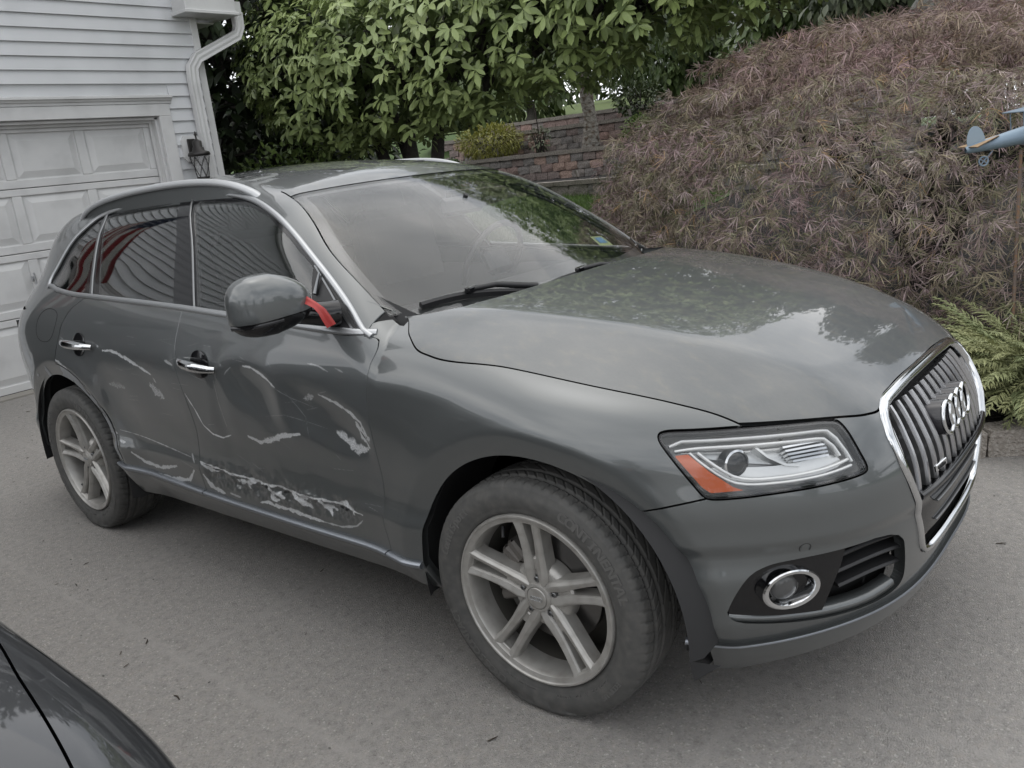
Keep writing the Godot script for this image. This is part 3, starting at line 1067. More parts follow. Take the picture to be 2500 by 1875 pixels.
func build_side_glass() -> void:
	# openings: front door, rear door, rear quarter; a black strip backs the whole window band
	var front := Poly.new([[-1.842, 1.545], [-1.701, 1.394], [-1.612, 1.264], [-1.546, 1.13], [-1.366, 1.12], [-1.0, 1.10], [-.62, 1.083], [-.640, 1.106], [-.759, 1.192], [-.932, 1.299], [-1.079, 1.380], [-1.267, 1.464], [-1.413, 1.500], [-1.614, 1.523], [-1.814, 1.534]], 0)
	var rear := Poly.new([[-2.632, 1.515], [-2.571, 1.450], [-2.52, 1.361], [-2.465, 1.259], [-2.395, 1.155], [-1.972, 1.145], [-1.72, 1.137], [-1.766, 1.247], [-1.836, 1.397], [-1.954, 1.536], [-2.328, 1.525], [-2.589, 1.502]], 0)
	var qtr := Poly.new([[-2.610, 1.492], [-2.600, 1.422], [-2.58, 1.306], [-2.567, 1.211], [-2.55, 1.163], [-2.795, 1.176], [-2.942, 1.187], [-2.99, 1.197], [-3.003, 1.225], [-2.925, 1.325], [-2.862, 1.391], [-2.774, 1.459]], 1)
	for w in [[front, "front_window", M.glass_front, -1.9, -.58], [rear, "rear_door_window", M.glass_tint, -2.68, -1.68], [qtr, "quarter_window", M.glass_tint, -3.06, -2.5]]:
		var pol: Poly = w[0]
		var g := panel(d_side, w[3], w[4], 44, 1.05, 1.57, 30, [[func(p): return pol.sd(Vector2(p.x, p.y)), 0.0]], -.011)
		both(g, w[1], w[2])
		var go := MB.new()
		go.join(g)
		for k in go.v.size(): go.v[k] += go.nn[k] * .004
		both(go, w[1] + "_face", M.glass)
	var strip := panel(d_side, -3.06, -.56, 130, 1.06, 1.58, 32, [
		[func(p): return WIN.sd(Vector2(p.x, p.y)) - .003, 0.0], [func(p): return -front.sd(Vector2(p.x, p.y)) - .004, .02], [func(p): return -rear.sd(Vector2(p.x, p.y)) - .004, .02], [func(p): return -qtr.sd(Vector2(p.x, p.y)) - .004, .02]], -.006)
	both(strip, "window_frame", M.gloss_black)
	# satin strips along the belt and the arch of the windows
	var belt := []
	for k in 60: 
		var x: float = lerpf(-2.99, -.574, k / 59.0)
		belt.append([x, c_yb.at(x) + .011])
	var pu := path_side(belt, .001)
	var prof := [Vector2(-.012, -.004), Vector2(-.011, .003), Vector2(-.004, .006), Vector2(.006, .005), Vector2(.011, .002), Vector2(.012, -.004)]
	var mb := MB.new()
	mb.sweep(pu[0], pu[1], prof, true, true)
	both(mb, "belt_trim", M.satin)
	var arc := dense([[-2.985, 1.19], [-3.003, 1.20], [-3.008, 1.222], [-2.992, 1.25], [-2.874, 1.389], [-2.752, 1.466], [-2.630, 1.510], [-2.301, 1.542], [-1.951, 1.554], [-1.667, 1.545], [-1.433, 1.516], [-1.238, 1.463], [-1.059, 1.385], [-.875, 1.277], [-.725, 1.177], [-.618, 1.094], [-.580, 1.077]], .025)
	pu = path_side(arc, .001)
	mb = MB.new()
	mb.sweep(pu[0], pu[1], [Vector2(-.011, -.005), Vector2(-.010, .003), Vector2(-.003, .007), Vector2(.005, .006), Vector2(.011, .002), Vector2(.012, -.005)], true, true)
	both(mb, "window_arch_trim", M.satin)
	for bar in [[[-2.621, 1.503], [-2.590, 1.425], [-2.555, 1.330], [-2.515, 1.235], [-2.470, 1.162], .012], [[-1.862, 1.538], [-1.716, 1.394], [-1.627, 1.264], [-1.562, 1.132], .006]]:
		var w2: float = bar[-1]
		pu = path_side(dense(bar.slice(0, bar.size() - 1), .05), -.002)
		mb = MB.new()
		mb.sweep(pu[0], pu[1], [Vector2(-w2, -.006), Vector2(-w2, .001), Vector2(-w2 * .6, .003), Vector2(w2 * .6, .003), Vector2(w2, .001), Vector2(w2, -.006)], true, true)
		both(mb, "window_divider", M.satin_dark)

func build_sills() -> void:
	var sk := panel(d_side, -2.46, -.39, 100, .255, .44, 16, [[func(p): return p.y - c_ys.at(p.x) + .024, .01], [func(p): return .277 - p.y, .05], [func(p): return .447 - dist2(p, -2.775), .02], [func(p): return .447 - dist2(p, .04), .02]], .002)
	both(sk, "side_skirt", M.paint)
	for r in [[-2.345, -1.652, .0], [-1.646, -.562, .0], [-.556, -.412, .0]]:
		var pts := []
		for k in 26:
			var x: float = lerpf(r[0], r[1], k / 25.0)
			pts.append([x, c_ys.at(x) - .012])
		var pu := path_side(pts, .002)
		var mb := MB.new()
		mb.sweep(pu[0], pu[1], [Vector2(-.013, -.01), Vector2(-.013, .012), Vector2(-.008, .017), Vector2(.004, .012), Vector2(.014, .001), Vector2(.014, -.01)] , true, true)
		both(mb, "sill_trim", M.sill)
	# wells, floor and inner structure in black
	var mb2 := MB.new()
	mb2.box(Vector3(-1.40, .33, 0), Vector3(1.85, .14, 1.70))
	mb2.box(Vector3(-1.40, .70, 0), Vector3(1.72, .68, 1.72))
	mb2.box(Vector3(.08, .60, 0), Vector3(1.05, .50, 1.20))
	mb2.box(Vector3(-2.9, .66, 0), Vector3(1.35, .66, 1.24))
	mb2.box(Vector3(-3.4, .66, 0), Vector3(.5, .66, 1.5))
	put(mb2, "underbody", M.void_black, suv)
	for cx in [.04, -2.775]:
		var w := MB.new()
		var prof := [Vector2(.455, .925), Vector2(.475, .89), Vector2(.475, .60), Vector2(.05, .60)]
		w.lathe(prof, 40, Transform3D(Basis.IDENTITY, Vector3(cx, .355, 0)), -.06 if cx > 0 else -.25, PI + (.20 if cx > 0 else .12))
		both(w, "wheel_arch_liner", M.liner)

func front_path(pts: Array, off := 0.0) -> Array:
	var path := []
	var ups := []
	for q in pts:
		var s := front_pt(q[0], q[1], off)
		path.append(s[0])
		ups.append(s[1])
	return [path, ups]

func in_poly(pol: Poly, grow := 0.0) -> Array:
	return [func(p): return pol.sd(Vector2(ang(p), p.y)) - grow, 0.0]

func build_front_parts() -> void:
	# ---- headlights
	for side in [1, -1]:
		var lamp := Node3D.new()
		lamp.name = child_name(suv, "headlight")
		suv.add_child(lamp)
		var add := func(mb: MB, called: String, m: Material):
			put(mb if side == 1 else mb.mirrored(), called, m, lamp)
		var lens := panel(d_fan, .50, 1.08, 60, .70, .90, 26, [in_poly(HL, -.003)], -.002)
		add.call(lens, "lens", M.glass)
		var rim := panel(d_fan, .50, 1.08, 120, .70, .90, 50, [in_poly(HL), [func(p): return -HL.sd(Vector2(ang(p), p.y)) - .0055, .02]], -.004)
		add.call(rim, "lens_seal", M.gloss_black)
		var bowl := panel(d_fan, .50, 1.08, 60, .70, .90, 26, [in_poly(HL)], -.075)
		add.call(bowl, "bezel", M.lamp_grey)
		var wall := MB.new()
		var w0 := []
		var w1 := []
		for k in HL.p.size() + 1:
			var q := HL.p[k % HL.p.size()]
			var s := front_pt(q.x, q.y, -.003)
			w0.append(s[0])
			w1.append(s[0] - s[1] * .075)
		for k in w0.size() - 1: wall.flat([w0[k], w0[k + 1], w1[k + 1], w1[k]])
		add.call(wall, "housing", M.lamp_grey)
		# bright floor below the lenses, amber side reflector
		var floor_poly := Poly.new([[.945, .79], [.91, .765], [.86, .752], [.75, .750], [.60, .757], [.575, .770], [.60, .795], [.68, .792], [.78, .790], [.90, .800]], 1)
		add.call(panel(d_fan, .5, 1.05, 60, .72, .87, 24, [in_poly(floor_poly)], -.034), "lower_reflector", M.lamp_silver)
		var up_poly := Poly.new([[1.0, .846], [.95, .848], [.80, .844], [.70, .840], [.585, .832], [.575, .79], [.68, .788], [.79, .80], [.92, .826]], 1)
		add.call(panel(d_fan, .5, 1.05, 60, .72, .87, 24, [in_poly(up_poly)], -.058), "upper_reflector", M.lamp_silver)
		var amber := Poly.new([[1.006, .834], [.968, .836], [.92, .790], [.872, .752], [.838, .739], [.925, .737], [.945, .752]], 0)
		var ap := panel(d_fan, .80, 1.03, 60, .72, .85, 30, [in_poly(amber, -.002)], -.010)
		add.call(ap, "side_reflector", M.amber)
		for pth in [[[1.012, .855], [.98, .866], [.943, .865], [.829, .861], [.702, .854], [.60, .845], [.583, .825], [.568, .79], [.560, .765]], [[1.0, .843], [.94, .848], [.829, .845], [.70, .838], [.618, .830], [.60, .81], [.590, .785]],
			[[.965, .838], [.93, .802], [.885, .767], [.84, .752], [.75, .749], [.64, .751], [.565, .757]], [[.945, .838], [.91, .805], [.868, .774], [.825, .763], [.75, .761], [.64, .764], [.57, .772]]]:
			var pu := front_path(dense(pth, .02), -.020)
			var tb := MB.new()
			tb.sweep(pu[0], pu[1], [Vector2(-.0042, -.012), Vector2(-.0034, .002), Vector2(0, .004), Vector2(.0034, .002), Vector2(.0042, -.012)], true, true)
			add.call(tb, "light_guide", M.lamp_white)
		for row in 5:      # stacked turn-signal blades on the inboard side
			var yy := .795 + row * .009
			var pu2 := front_path([[.715 + row * .004, yy], [.66, yy], [.615, yy - .002]], -.032)
			var bl := MB.new()
			bl.sweep(pu2[0], pu2[1], [Vector2(-.003, -.02), Vector2(-.0025, .006), Vector2(.0025, .006), Vector2(.003, -.02)], true)
			add.call(bl, "reflector_blade", M.chrome)
		var pc := front_pt(.852, .804, -.036)
		var bas := Basis.looking_at(-(Vector3(.86, .08, .42)).normalized())
		var lz := MB.new()
		var prof := [Vector2(.034, -.03), Vector2(.036, .0), Vector2(.031, .002)]
		lz.lathe(prof, 32, Transform3D(bas, pc[0]))
		add.call(lz, "projector_ring", M.chrome)
		lz = MB.new()
		var pr2 := []
		for k in 9: pr2.append(Vector2(.031 * cos(k * PI / 16.0), .018 * sin(k * PI / 16.0)))
		lz.lathe(pr2, 28, Transform3D(bas, pc[0]), 0.0, TAU, -1.0)
		add.call(lz, "projector_lens", M.gloss_black)
		var dv := MB.new()
		var pa: Array = front_path([[.80, .842], [.775, .815], [.735, .79], [.70, .783]], -.030)
		dv.sweep(pa[0], pa[1], [Vector2(-.004, -.03), Vector2(-.003, .003), Vector2(.003, .003), Vector2(.004, -.03)], true)
		add.call(dv, "lamp_divider", M.lamp_silver)
	# ---- grille
	var gp := dense([[0, .868], [.15, .867], [.28, .862], [.375, .853], [.418, .826], [.428, .790], [.418, .716], [.400, .664], [.378, .609], [.345, .52], [.318, .455], [.295, .432], [.26, .426], [.12, .423], [0, .423]], .02)
	var full := []
	for q in gp: full.append([-q[0], q[1]])
	full.reverse()
	full = full.slice(0, full.size() - 1)
	var loop := []
	for q in gp: loop.append(q)
	for q in full: loop.append(q)
	var ring := []
	# order: right side top -> bottom, then left side bottom -> top
	var left := []
	for q in gp: left.append([-q[0], q[1]])
	left.reverse()
	for q in gp: ring.append(q)
	for q in left.slice(1): ring.append(q)
	var pu := front_path(ring, -.002)
	var mb := MB.new()
	var scl := []
	for q in ring:
		var wd: float = 1.0 if q[1] > .80 else lerpf(.58, 1.0, clampf((q[1] - .66) / .14, 0, 1)) * (.8 if q[1] < .45 else 1.0)
		scl.append(Vector2(wd, 1.0))
	mb.sweep(pu[0], pu[1], [Vector2(-.017, -.02), Vector2(-.015, .006), Vector2(-.008, .012), Vector2(.006, .012), Vector2(.013, .006), Vector2(.015, -.03)], true, true, scl)
	put(mb, "grille_frame", M.chrome, suv)
	var back := MB.new()
	var gb := panel(d_fan, -.55, .55, 50, .34, .88, 28, [in_poly(GR, .05)], -.055)
	back.join(gb)
	put(back, "grille_backing", M.void_black, suv)
	for k in range(-7, 8):
		var z0: float = k * .0545
		var a0 := atan2(z0, .95)
		var ylo := .622
		var yhi := .842
		var zz := absf(z0)
		if zz > .33: yhi = .80
		var pts := []
		for i in 13:
			var y := lerpf(ylo, yhi, i / 12.0)
			if absf(a0) > GRX(y): continue
			pts.append([atan2(z0, .92), y])
		if pts.size() < 3: continue
		var pa2 := front_path(pts, -.012)
		var sl := MB.new()
		sl.sweep(pa2[0], pa2[1], [Vector2(-.002, -.040), Vector2(-.0068, -.004), Vector2(-.005, .004), Vector2(.005, .004), Vector2(.0068, -.004), Vector2(.002, -.040)], true, false)
		put(sl, "grille_slat", M.slat, suv)
	for yy in [.66, .715, .77, .82]:
		var hb := []
		for i in 21:
			var a2 := lerpf(-.40, .40, i / 20.0)
			if absf(a2) < GRX(yy) - .01: hb.append([a2, yy])
		var ph := front_path(hb, -.032)
		var hm := MB.new()
		hm.sweep(ph[0], ph[1], [Vector2(-.004, -.01), Vector2(-.004, .004), Vector2(.004, .004), Vector2(.004, -.01)], true)
		put(hm, "grille_crossbar", M.black, suv)
	# gloss panel for the number plate under the slats, with two ridges
	var plate := Poly.new([[-.372, .612], [.372, .612], [.352, .545], [.325, .478], [-.325, .478], [-.352, .545]], 0)
	put(panel(d_fan, -.40, .40, 50, .46, .63, 20, [[func(p): return plate.sd(Vector2(ang(p), p.y)), .02]], -.004), "plate_panel", M.gloss_black, suv)
	for yy in [.615, .555, .50]:
		var rp := []
		var lim := .36 if yy > .6 else .235
		for i in 19: rp.append([lerpf(-lim, lim, i / 18.0), yy])
		var ph2 := front_path(rp, .0)
		var rm := MB.new()
		var hgt := .010 if yy > .6 else .0018
		rm.sweep(ph2[0], ph2[1], [Vector2(-hgt, -.006), Vector2(-hgt, .001), Vector2(-hgt * .5, .003 + hgt * .4), Vector2(hgt * .5, .003 + hgt * .4), Vector2(hgt, .001), Vector2(hgt, -.006)], true, true)
		put(rm, "plate_ridge" if yy < .6 else "grille_sill", M.gloss_black if yy > .6 else M.satin_dark, suv)
	# ring emblem: four chrome rings on dark barrels
	for k in 4:
		var zc: float = (k - 1.5) * .063
		var c := front_pt(atan2(zc, .96), .745, .0)
		var nrm := Vector3(.975, .17, zc * .35).normalized()
		var bs := Basis.looking_at(-nrm)
		var rm2 := MB.new()
		var rp2 := []
		for i in 13:
			var an := TAU * i / 12.0
			rp2.append(Vector2(.0445 - cos(an) * .0065, .010 + sin(an) * .0065))
		rm2.lathe(rp2, 40, Transform3D(bs, c[0]), 0.0, TAU, -1.0)
		put(rm2, "emblem_ring", M.chrome, suv)
		rm2 = MB.new()
		rm2.lathe([Vector2(.038, .008), Vector2(.049, .008), Vector2(.0505, .003), Vector2(.0505, -.05)], 40, Transform3D(bs, c[0]))
		put(rm2, "emblem_barrel", M.barrel_gloss, suv)
	var qb := front_pt(.262, .668, .012)
	var bm := MB.new()
	var bb := Basis.looking_at(-qb[1])
	bm.box(qb[0], Vector3(.075, .018, .008), bb, .002)
	put(bm, "grille_badge", M.chrome, suv)
	var tm := TextMesh.new()
	tm.text = "quattro"
	tm.font = sysfont("Droid Sans")
	tm.font_size = 16
	tm.pixel_size = .0009
	tm.depth = .002
	var tmb := MB.new()
	tmb.mesh(tm, Transform3D(bb, qb[0] + qb[1] * .005))
	put(tmb, "badge_lettering", M.black, suv)
	# ---- fog-lamp bays, vents, sensor
	for side in [1, -1]:
		var pan := panel(d_fan, .36, .95, 70, .34, .58, 30, [in_poly(FOG), [func(p): return .636 - ang(p) - (p.y - .46) * .35, .015]], -.012)
		both_side(pan, "fog_lamp_panel", M.gloss_black, side)
		var vb := panel(d_fan, .28, .90, 50, .28, .66, 30, [in_poly(FOG, .07)], -.075)
		both_side(vb, "vent_backing", M.void_black, side)
		var lipm := MB.new()
		var lp: Array = front_path(dense([[.90, .405], [.78, .384], [.623, .370], [.50, .366], [.42, .378]], .03), -.016)
		lipm.sweep(lp[0], lp[1], [Vector2(-.012, -.03), Vector2(-.010, .004), Vector2(.004, .010), Vector2(.012, -.004), Vector2(.012, -.03)], true, true)
		both_side(lipm, "vent_sill", M.paint, side)
		for yy in [.525, .482, .438]:
			var sp := []
			for i in 13: sp.append([lerpf(.64 - (.525 - yy) * .25, .405, i / 12.0), yy + .012 * sin(PI * i / 12.0)])
			var ps := front_path(sp, -.020)
			var sv := MB.new()
			sv.sweep(ps[0], ps[1], [Vector2(-.010, -.055), Vector2(-.007, .002), Vector2(-.002, .007), Vector2(.004, .003), Vector2(.012, -.055)], true, false)
			both_side(sv, "vent_slat", M.rubber_trim, side)
		# lamp: chrome oval ring, reflector cone, lens
		var fc := front_pt(.757, .479, -.004)
		var fn := Vector3(.80, .02, .60).normalized()
		var fb := Basis.looking_at(-fn)
		var ov := Transform3D(fb * Basis.from_scale(Vector3(1.42, .90, 1.0)), fc[0] + fn * .012)
		var fr := MB.new()
		fr.lathe([Vector2(.056, -.03), Vector2(.056, .004), Vector2(.053, .007), Vector2(.045, .005), Vector2(.042, 0.0), Vector2(.030, -.036)], 48, ov, 0, TAU, .75)
		both_side(fr, "fog_lamp_ring", M.chrome, side)
		fr = MB.new()
		var fpz := [Vector2(.029, -.044), Vector2(.029, -.030)]
		for k in 7: fpz.append(Vector2(.027 * cos(k * PI / 12.0), -.030 + .010 * sin(k * PI / 12.0)))
		fr.lathe(fpz, 28, Transform3D(fb * Basis.from_scale(Vector3(1.35, 1.2, 1.0)), fc[0] + fn * .026 + Vector3(-.006, 0, .008)), 0, TAU, .5)
		both_side(fr, "fog_lamp_lens", M.fog_lens, side)
		var sn := front_pt(.716, .578, 0.0)
		var sm := MB.new()
		sm.lathe([Vector2(.0135, -.004), Vector2(.0135, .0005), Vector2(.012, .0012), Vector2(.0115, -.001), Vector2(.0105, .0008), Vector2(.0, .0014)], 24, Transform3D(Basis.looking_at(-sn[1]), sn[0]))
		both_side(sm, "parking_sensor", M.paint, side)
		sm = MB.new()
		sm.lathe([Vector2(.0155, .0006), Vector2(.0150, .0012), Vector2(.0135, .0012), Vector2(.0130, .0006)], 28, Transform3D(Basis.looking_at(-sn[1]), sn[0]))
		both_side(sm, "sensor_gap", M.black, side)
		var fl := MB.new()
		var bz := Basis(Vector3.UP, .5)
		fl.flat([Vector3(.448, .27, .845), Vector3(.520, .262, .812), Vector3(.480, .232, .838), Vector3(.462, .218, .848)])
		fl.flat([Vector3(.448, .27, .843), Vector3(.448, .27, .70), Vector3(.462, .218, .70), Vector3(.462, .218, .846)])
		both_side(fl, "wheel_air_deflector", M.rubber_trim, side)
	var lo := panel(d_fan, -1.0, 1.0, 60, .20, .36, 8, [[func(p): return p.y - .335, 0.0]], -.035)
	put(lo, "lower_intake", M.black, suv)

func both_side(mb: MB, called: String, m: Material, side: int) -> void:
	put(mb if side == 1 else mb.mirrored(), called, m, suv)

func GRX(y: float) -> float:      # half-width of the grille opening, as an angle
	return lerpf(.365, .415, clampf((y - .60) / .12, 0, 1)) if y < .72 else lerpf(.415, .36, clampf((y - .80) / .045, 0, 1))

func sysfont(called: String, weight := 400) -> SystemFont:
	var f := SystemFont.new()
	f.font_names = PackedStringArray([called])
	f.font_weight = weight
	return f

func lump(c: Vector3, r: Vector3, bas: Basis, shape: Callable, nu := 32, nv := 20) -> MB:   # superellipsoid-like closed lump with smooth normals
	var mb := MB.new()
	for j in nv + 1:
		var fv := PI * (float(j) / nv - .5)
		for i in nu + 1:
			var fu := TAU * i / nu
			var d := Vector3(cos(fv) * cos(fu), sin(fv), cos(fv) * sin(fu))
			mb.add(c + bas * (shape.call(d) * r), Vector3.ZERO)
	for j in nv:
		for i in nu:
			var a := j * (nu + 1) + i
			var b := a + nu + 1
			for t in [[a, a + 1, b + 1], [a, b + 1, b]]:
				var n := (mb.v[t[1]] - mb.v[t[0]]).cross(mb.v[t[2]] - mb.v[t[0]])
				if n.dot(mb.v[t[0]] - c) < 0: n = -n
				for k in t: mb.nn[k] += n
	for j in nv + 1:
		var s := mb.nn[j * (nu + 1)] + mb.nn[j * (nu + 1) + nu]
		mb.nn[j * (nu + 1)] = s
		mb.nn[j * (nu + 1) + nu] = s
	for k in mb.nn.size(): mb.nn[k] = mb.nn[k].normalized() if mb.nn[k].length() > 1e-12 else Vector3(0, signf(mb.v[k].y - c.y), 0)
	for j in nv:
		for i in nu:
			var a := j * (nu + 1) + i
			mb.quad(a, a + 1, a + nu + 2, a + nu + 1)
	return mb

func clip_mb(src: MB, f: Callable) -> MB:      # keeps where f < 0, cutting triangles cleanly
	var o := MB.new()
	var val := PackedFloat32Array()
	for p in src.v: val.append(f.call(p))
	for t in range(0, src.ix.size(), 3):
		var pl := []
		for k in 3:
			var a := src.ix[t + k]
			var b := src.ix[t + (k + 1) % 3]
			if val[a] <= 0: pl.append(o.add(src.v[a], src.nn[a]))
			if (val[a] < 0) != (val[b] < 0):
				var r := val[a] / (val[a] - val[b])
				pl.append(o.add(src.v[a].lerp(src.v[b], r), src.nn[a].lerp(src.nn[b], r).normalized()))
		for k in range(1, pl.size() - 1): o.tri(pl[0], pl[k], pl[k + 1])
	return o

func build_mirrors() -> void:
	for side in [1]:      # the far mirror is missing
		var m := Node3D.new()
		m.name = child_name(suv, "wing_mirror")
		suv.add_child(m)
		var add := func(mb: MB, called: String, mt: Material): put(mb if side == 1 else mb.mirrored(), called, mt, m)
		# shell axes: along = outward across the car, fore = forward
		var c := Vector3(-.815, 1.205, 1.040)
		var bas := Basis(Vector3(.965, 0, .26), Vector3(0.02, 1, .0), Vector3(-.26, 0, .965)).orthonormalized()
		var R := Vector3(.085, .097, .124)
		var shp := func(d: Vector3) -> Vector3:
			var e := 3.0
			var l := pow(pow(absf(d.x), 2.4) + pow(absf(d.y), e) + pow(absf(d.z), e), 1.0 / 2.6)
			var q := d / l
			if q.x < 0: q.x *= .55                       # flat behind, where the glass sits
			q.y *= 1.0 - .34 * clampf(-q.z, 0, 1) if q.y > 0 else .92 - .30 * clampf(-q.z, 0, 1)  # shallower towards the car
			q.y -= .05 * q.z * q.z
			if q.z > .5: q.x -= .35 * (q.z - .5)
			return q
		var full := lump(c, R, bas, shp, 56, 40)
		var div := func(p: Vector3) -> float:            # divide between painted cap and black base, lower outboard
			var l := bas.inverse() * (p - c)
			return l.y - (-.034 - .085 * l.z)
		var top := clip_mb(full, func(p): return -div.call(p) + .003)
		var low := clip_mb(full, func(p): return div.call(p))
		for k in top.v.size(): top.v[k] += top.nn[k] * .0025
		add.call(top, "cap", M.paint)
		add.call(low, "base", M.gloss_black)
		var sg := MB.new()
		var pth := []
		var up := []
		for k in 20:
			var lz: float = lerpf(-.01, .124, k / 19.0)
			var lx: float = .075 * pow(maxf(0.0, 1.0 - pow(absf(lz) / .126, 2.7)), .42) * .97 - (.06 * maxf(0, lz / .122 - .5))
			pth.append(c + bas * Vector3(lx + .006, -.040 - .085 * lz, lz))
			up.append(bas * Vector3(.9, 0, .45 * k / 19.0))
		sg.sweep(pth, up, [Vector2(-.008, -.01), Vector2(-.007, .002), Vector2(0, .004), Vector2(.007, .002), Vector2(.008, -.01)], true, true)
		add.call(sg, "turn_signal", M.lamp_dark)
		var arm := MB.new()
		arm.tube([Vector3(-.80, 1.165, .955), Vector3(-.77, 1.158, .93), Vector3(-.735, 1.150, .895), Vector3(-.72, 1.146, .86)], [.036, .036, .040, .042], 18)
		add.call(arm, "arm", M.gloss_black)
		var gl := MB.new()
		gl.box(c + bas * Vector3(-.044, .0, .005), Vector3(.004, .125, .19), bas, .001)
		add.call(gl, "mirror_glass", M.chrome)
		# black triangle in the window corner that carries the arm
		var tri_p := Poly.new([[-.915, 1.29], [-.865, 1.175], [-.855, 1.105], [-.625, 1.088], [-.66, 1.12], [-.765, 1.20]], 0)
		add.call(panel(d_side, -.94, -.60, 30, 1.07, 1.32, 24, [[func(p): return tri_p.sd(Vector2(p.x, p.y)), .01]], -.004), "sail_panel", M.rubber_trim)
		var pu := path_side([[-.905, 1.285], [-.80, 1.208], [-.70, 1.130], [-.645, 1.092]], -.001)
		var tb := MB.new()
		tb.sweep(pu[0], pu[1], [Vector2(-.004, -.004), Vector2(-.003, .003), Vector2(.003, .003), Vector2(.004, -.004)], true)
		add.call(tb, "sail_trim", M.satin_dark)
		var ant := MB.new()
		ant.tube([Vector3(-.862, 1.262, .80), Vector3(-.852, 1.20, .838)], [.004, .008], 8)
		add.call(ant, "sail_rib", M.satin_dark)


func build_fittings() -> void:
	# door handles: bowl, grip and lock cover
	for h in [[-1.615, -1.372, .950, .930], [-2.648, -2.358, .962, .954]]:
		for side in [1, -1]:
			var hn := Node3D.new()
			hn.name = child_name(suv, "door_handle")
			suv.add_child(hn)
			var x0: float = h[0]
			var x1: float = h[1]
			var ym: float = (h[2] + h[3]) * .5
			var xm := (x0 + x1) * .5
			var s := side_pt(xm, ym)
			var n: Vector3 = s[1]
			var path := []
			var ups := []
			var sc := []
			for k in 17:
				var f := k / 16.0
				var sp := side_pt(lerpf(x0, x1, f), lerpf(h[2], h[3], f))
				path.append(sp[0] + n * (.010 + .034 * pow(sin(PI * f), .55)))
				ups.append(n)
				sc.append(Vector2(.55 + .45 * sin(PI * f), .6 + .4 * sin(PI * f)))
			var mb := MB.new()
			mb.sweep(path, ups, [Vector2(-.021, -.004), Vector2(-.018, .005), Vector2(-.007, .010), Vector2(.007, .010), Vector2(.018, .005), Vector2(.021, -.004), Vector2(.012, -.010), Vector2(-.012, -.010)], true, true, sc)
			put(mb if side == 1 else mb.mirrored(), "grip", M.chrome, hn)
			var bowl := MB.new()
			var bs := Basis.looking_at(-n)
			bowl.lathe([Vector2(.060, .0008), Vector2(.052, .0030), Vector2(.030, .0042), Vector2(0, .0046)], 28, Transform3D(bs * Basis.from_scale(Vector3(1.05, .88, 1)), s[0] + Vector3(.005, .002, 0)), 0, TAU, .2)
			put(bowl if side == 1 else bowl.mirrored(), "bowl", M.gloss_black, hn)
	# fuel flap outline on the right rear quarter
	var fp := Poly.new([[-2.985, 1.075], [-2.90, 1.103], [-2.785, 1.092], [-2.765, 1.05], [-2.79, .965], [-2.88, .948], [-2.97, .962], [-3.005, 1.01]], 2)
	var loop := []
	for k in fp.p.size() + 1: loop.append([fp.p[k % fp.p.size()].x, fp.p[k % fp.p.size()].y])
	var path2 := []
	var ups2 := []
	for q in loop:
		var a := side_pt(q[0], q[1], .0)
		path2.append(a[0])
		ups2.append(a[1])
	var fm := MB.new()
	fm.sweep(path2, ups2, [Vector2(-.002, -.001), Vector2(-.0015, .0008), Vector2(.0015, .0008), Vector2(.002, -.001)], false)
	put(fm, "fuel_flap_gap", M.void_black, suv)
	# roof rails
	var rp := []
	var ru := []
	var rs := []
	for k in 40:
		var f := k / 39.0
		var x := lerpf(-1.385, -2.92, f)
		var e := pow(maxf(0.0, 1.0 - pow(absf(2.0 * f - 1.0), 5.0)), .8)
		var zz := lerpf(.612, .600, f)
		var yy := tR.at(x) - .16 * zz * zz - .041
		rp.append(Vector3(x, yy + .008 + .058 * e, zz - .01 * (1.0 - e)))
		ru.append(Vector3(0, .9, .42))
		rs.append(Vector2(1, 1))
	var rm := MB.new()
	rm.sweep(rp, ru, [Vector2(-.016, -.009), Vector2(-.015, .006), Vector2(-.007, .012), Vector2(.007, .012), Vector2(.015, .006), Vector2(.016, -.009)], true, true)
	both(rm, "roof_rail", M.rail)
	var web := MB.new()
	for k in 39:
		var lo0: Vector3 = rp[k] - Vector3(0, .0, 0)
		var base0 := Vector3(rp[k].x, minf(rp[k].y - .030, tR.at(rp[k].x) - .16 * .36 - .075), rp[k].z + .004)
		var base1 := Vector3(rp[k + 1].x, minf(rp[k + 1].y - .030, tR.at(rp[k + 1].x) - .16 * .36 - .075), rp[k + 1].z + .004)
		web.flat([lo0, rp[k + 1], base1, base0])
	both(web, "roof_rail_foot", M.paint)
	# wipers lie at the foot of the screen
	for w in [[[-.515, .665], [-.378, .30], [-.415, .46]], [[-.36, .215], [-.345, -.25], [-.338, -.02]]]:
		var wn := Node3D.new()
		wn.name = child_name(suv, "wiper")
		suv.add_child(wn)
		var bl := []
		var bu := []
		for k in 13:
			var f := k / 12.0
			var z: float = lerpf(w[0][1], w[1][1], f)
			var x: float = lerpf(w[0][0], w[1][0], f) - .012 * sin(PI * f)
			bl.append(Vector3(x - .03, wsy(x - .03, z) + .012, z))
			bu.append(Vector3(.5, .86, 0))
		var bm := MB.new()
		bm.sweep(bl, bu, [Vector2(-.010, -.010), Vector2(-.012, .004), Vector2(-.004, .010), Vector2(.006, .006), Vector2(.010, -.010)], true)
		put(bm, "blade", M.black, wn)
		var am := MB.new()
		var mid: Vector3 = bl[7]
		am.tube([bl[6] + Vector3(0, .016, 0), mid + Vector3(.02, .018, -.06), mid + Vector3(.085, -.012, -.20)], [.008, .010, .012], 8)
		put(am, "arm", M.rubber_trim, wn)
		am = MB.new()
		am.box(bl[6] + Vector3(.0, .014, 0), Vector3(.022, .022, .055), Basis(Vector3.UP, .15), .004)
		put(am, "blade_clip", M.gloss_black, wn)
	var cw := MB.new()       # cowl between hood and screen
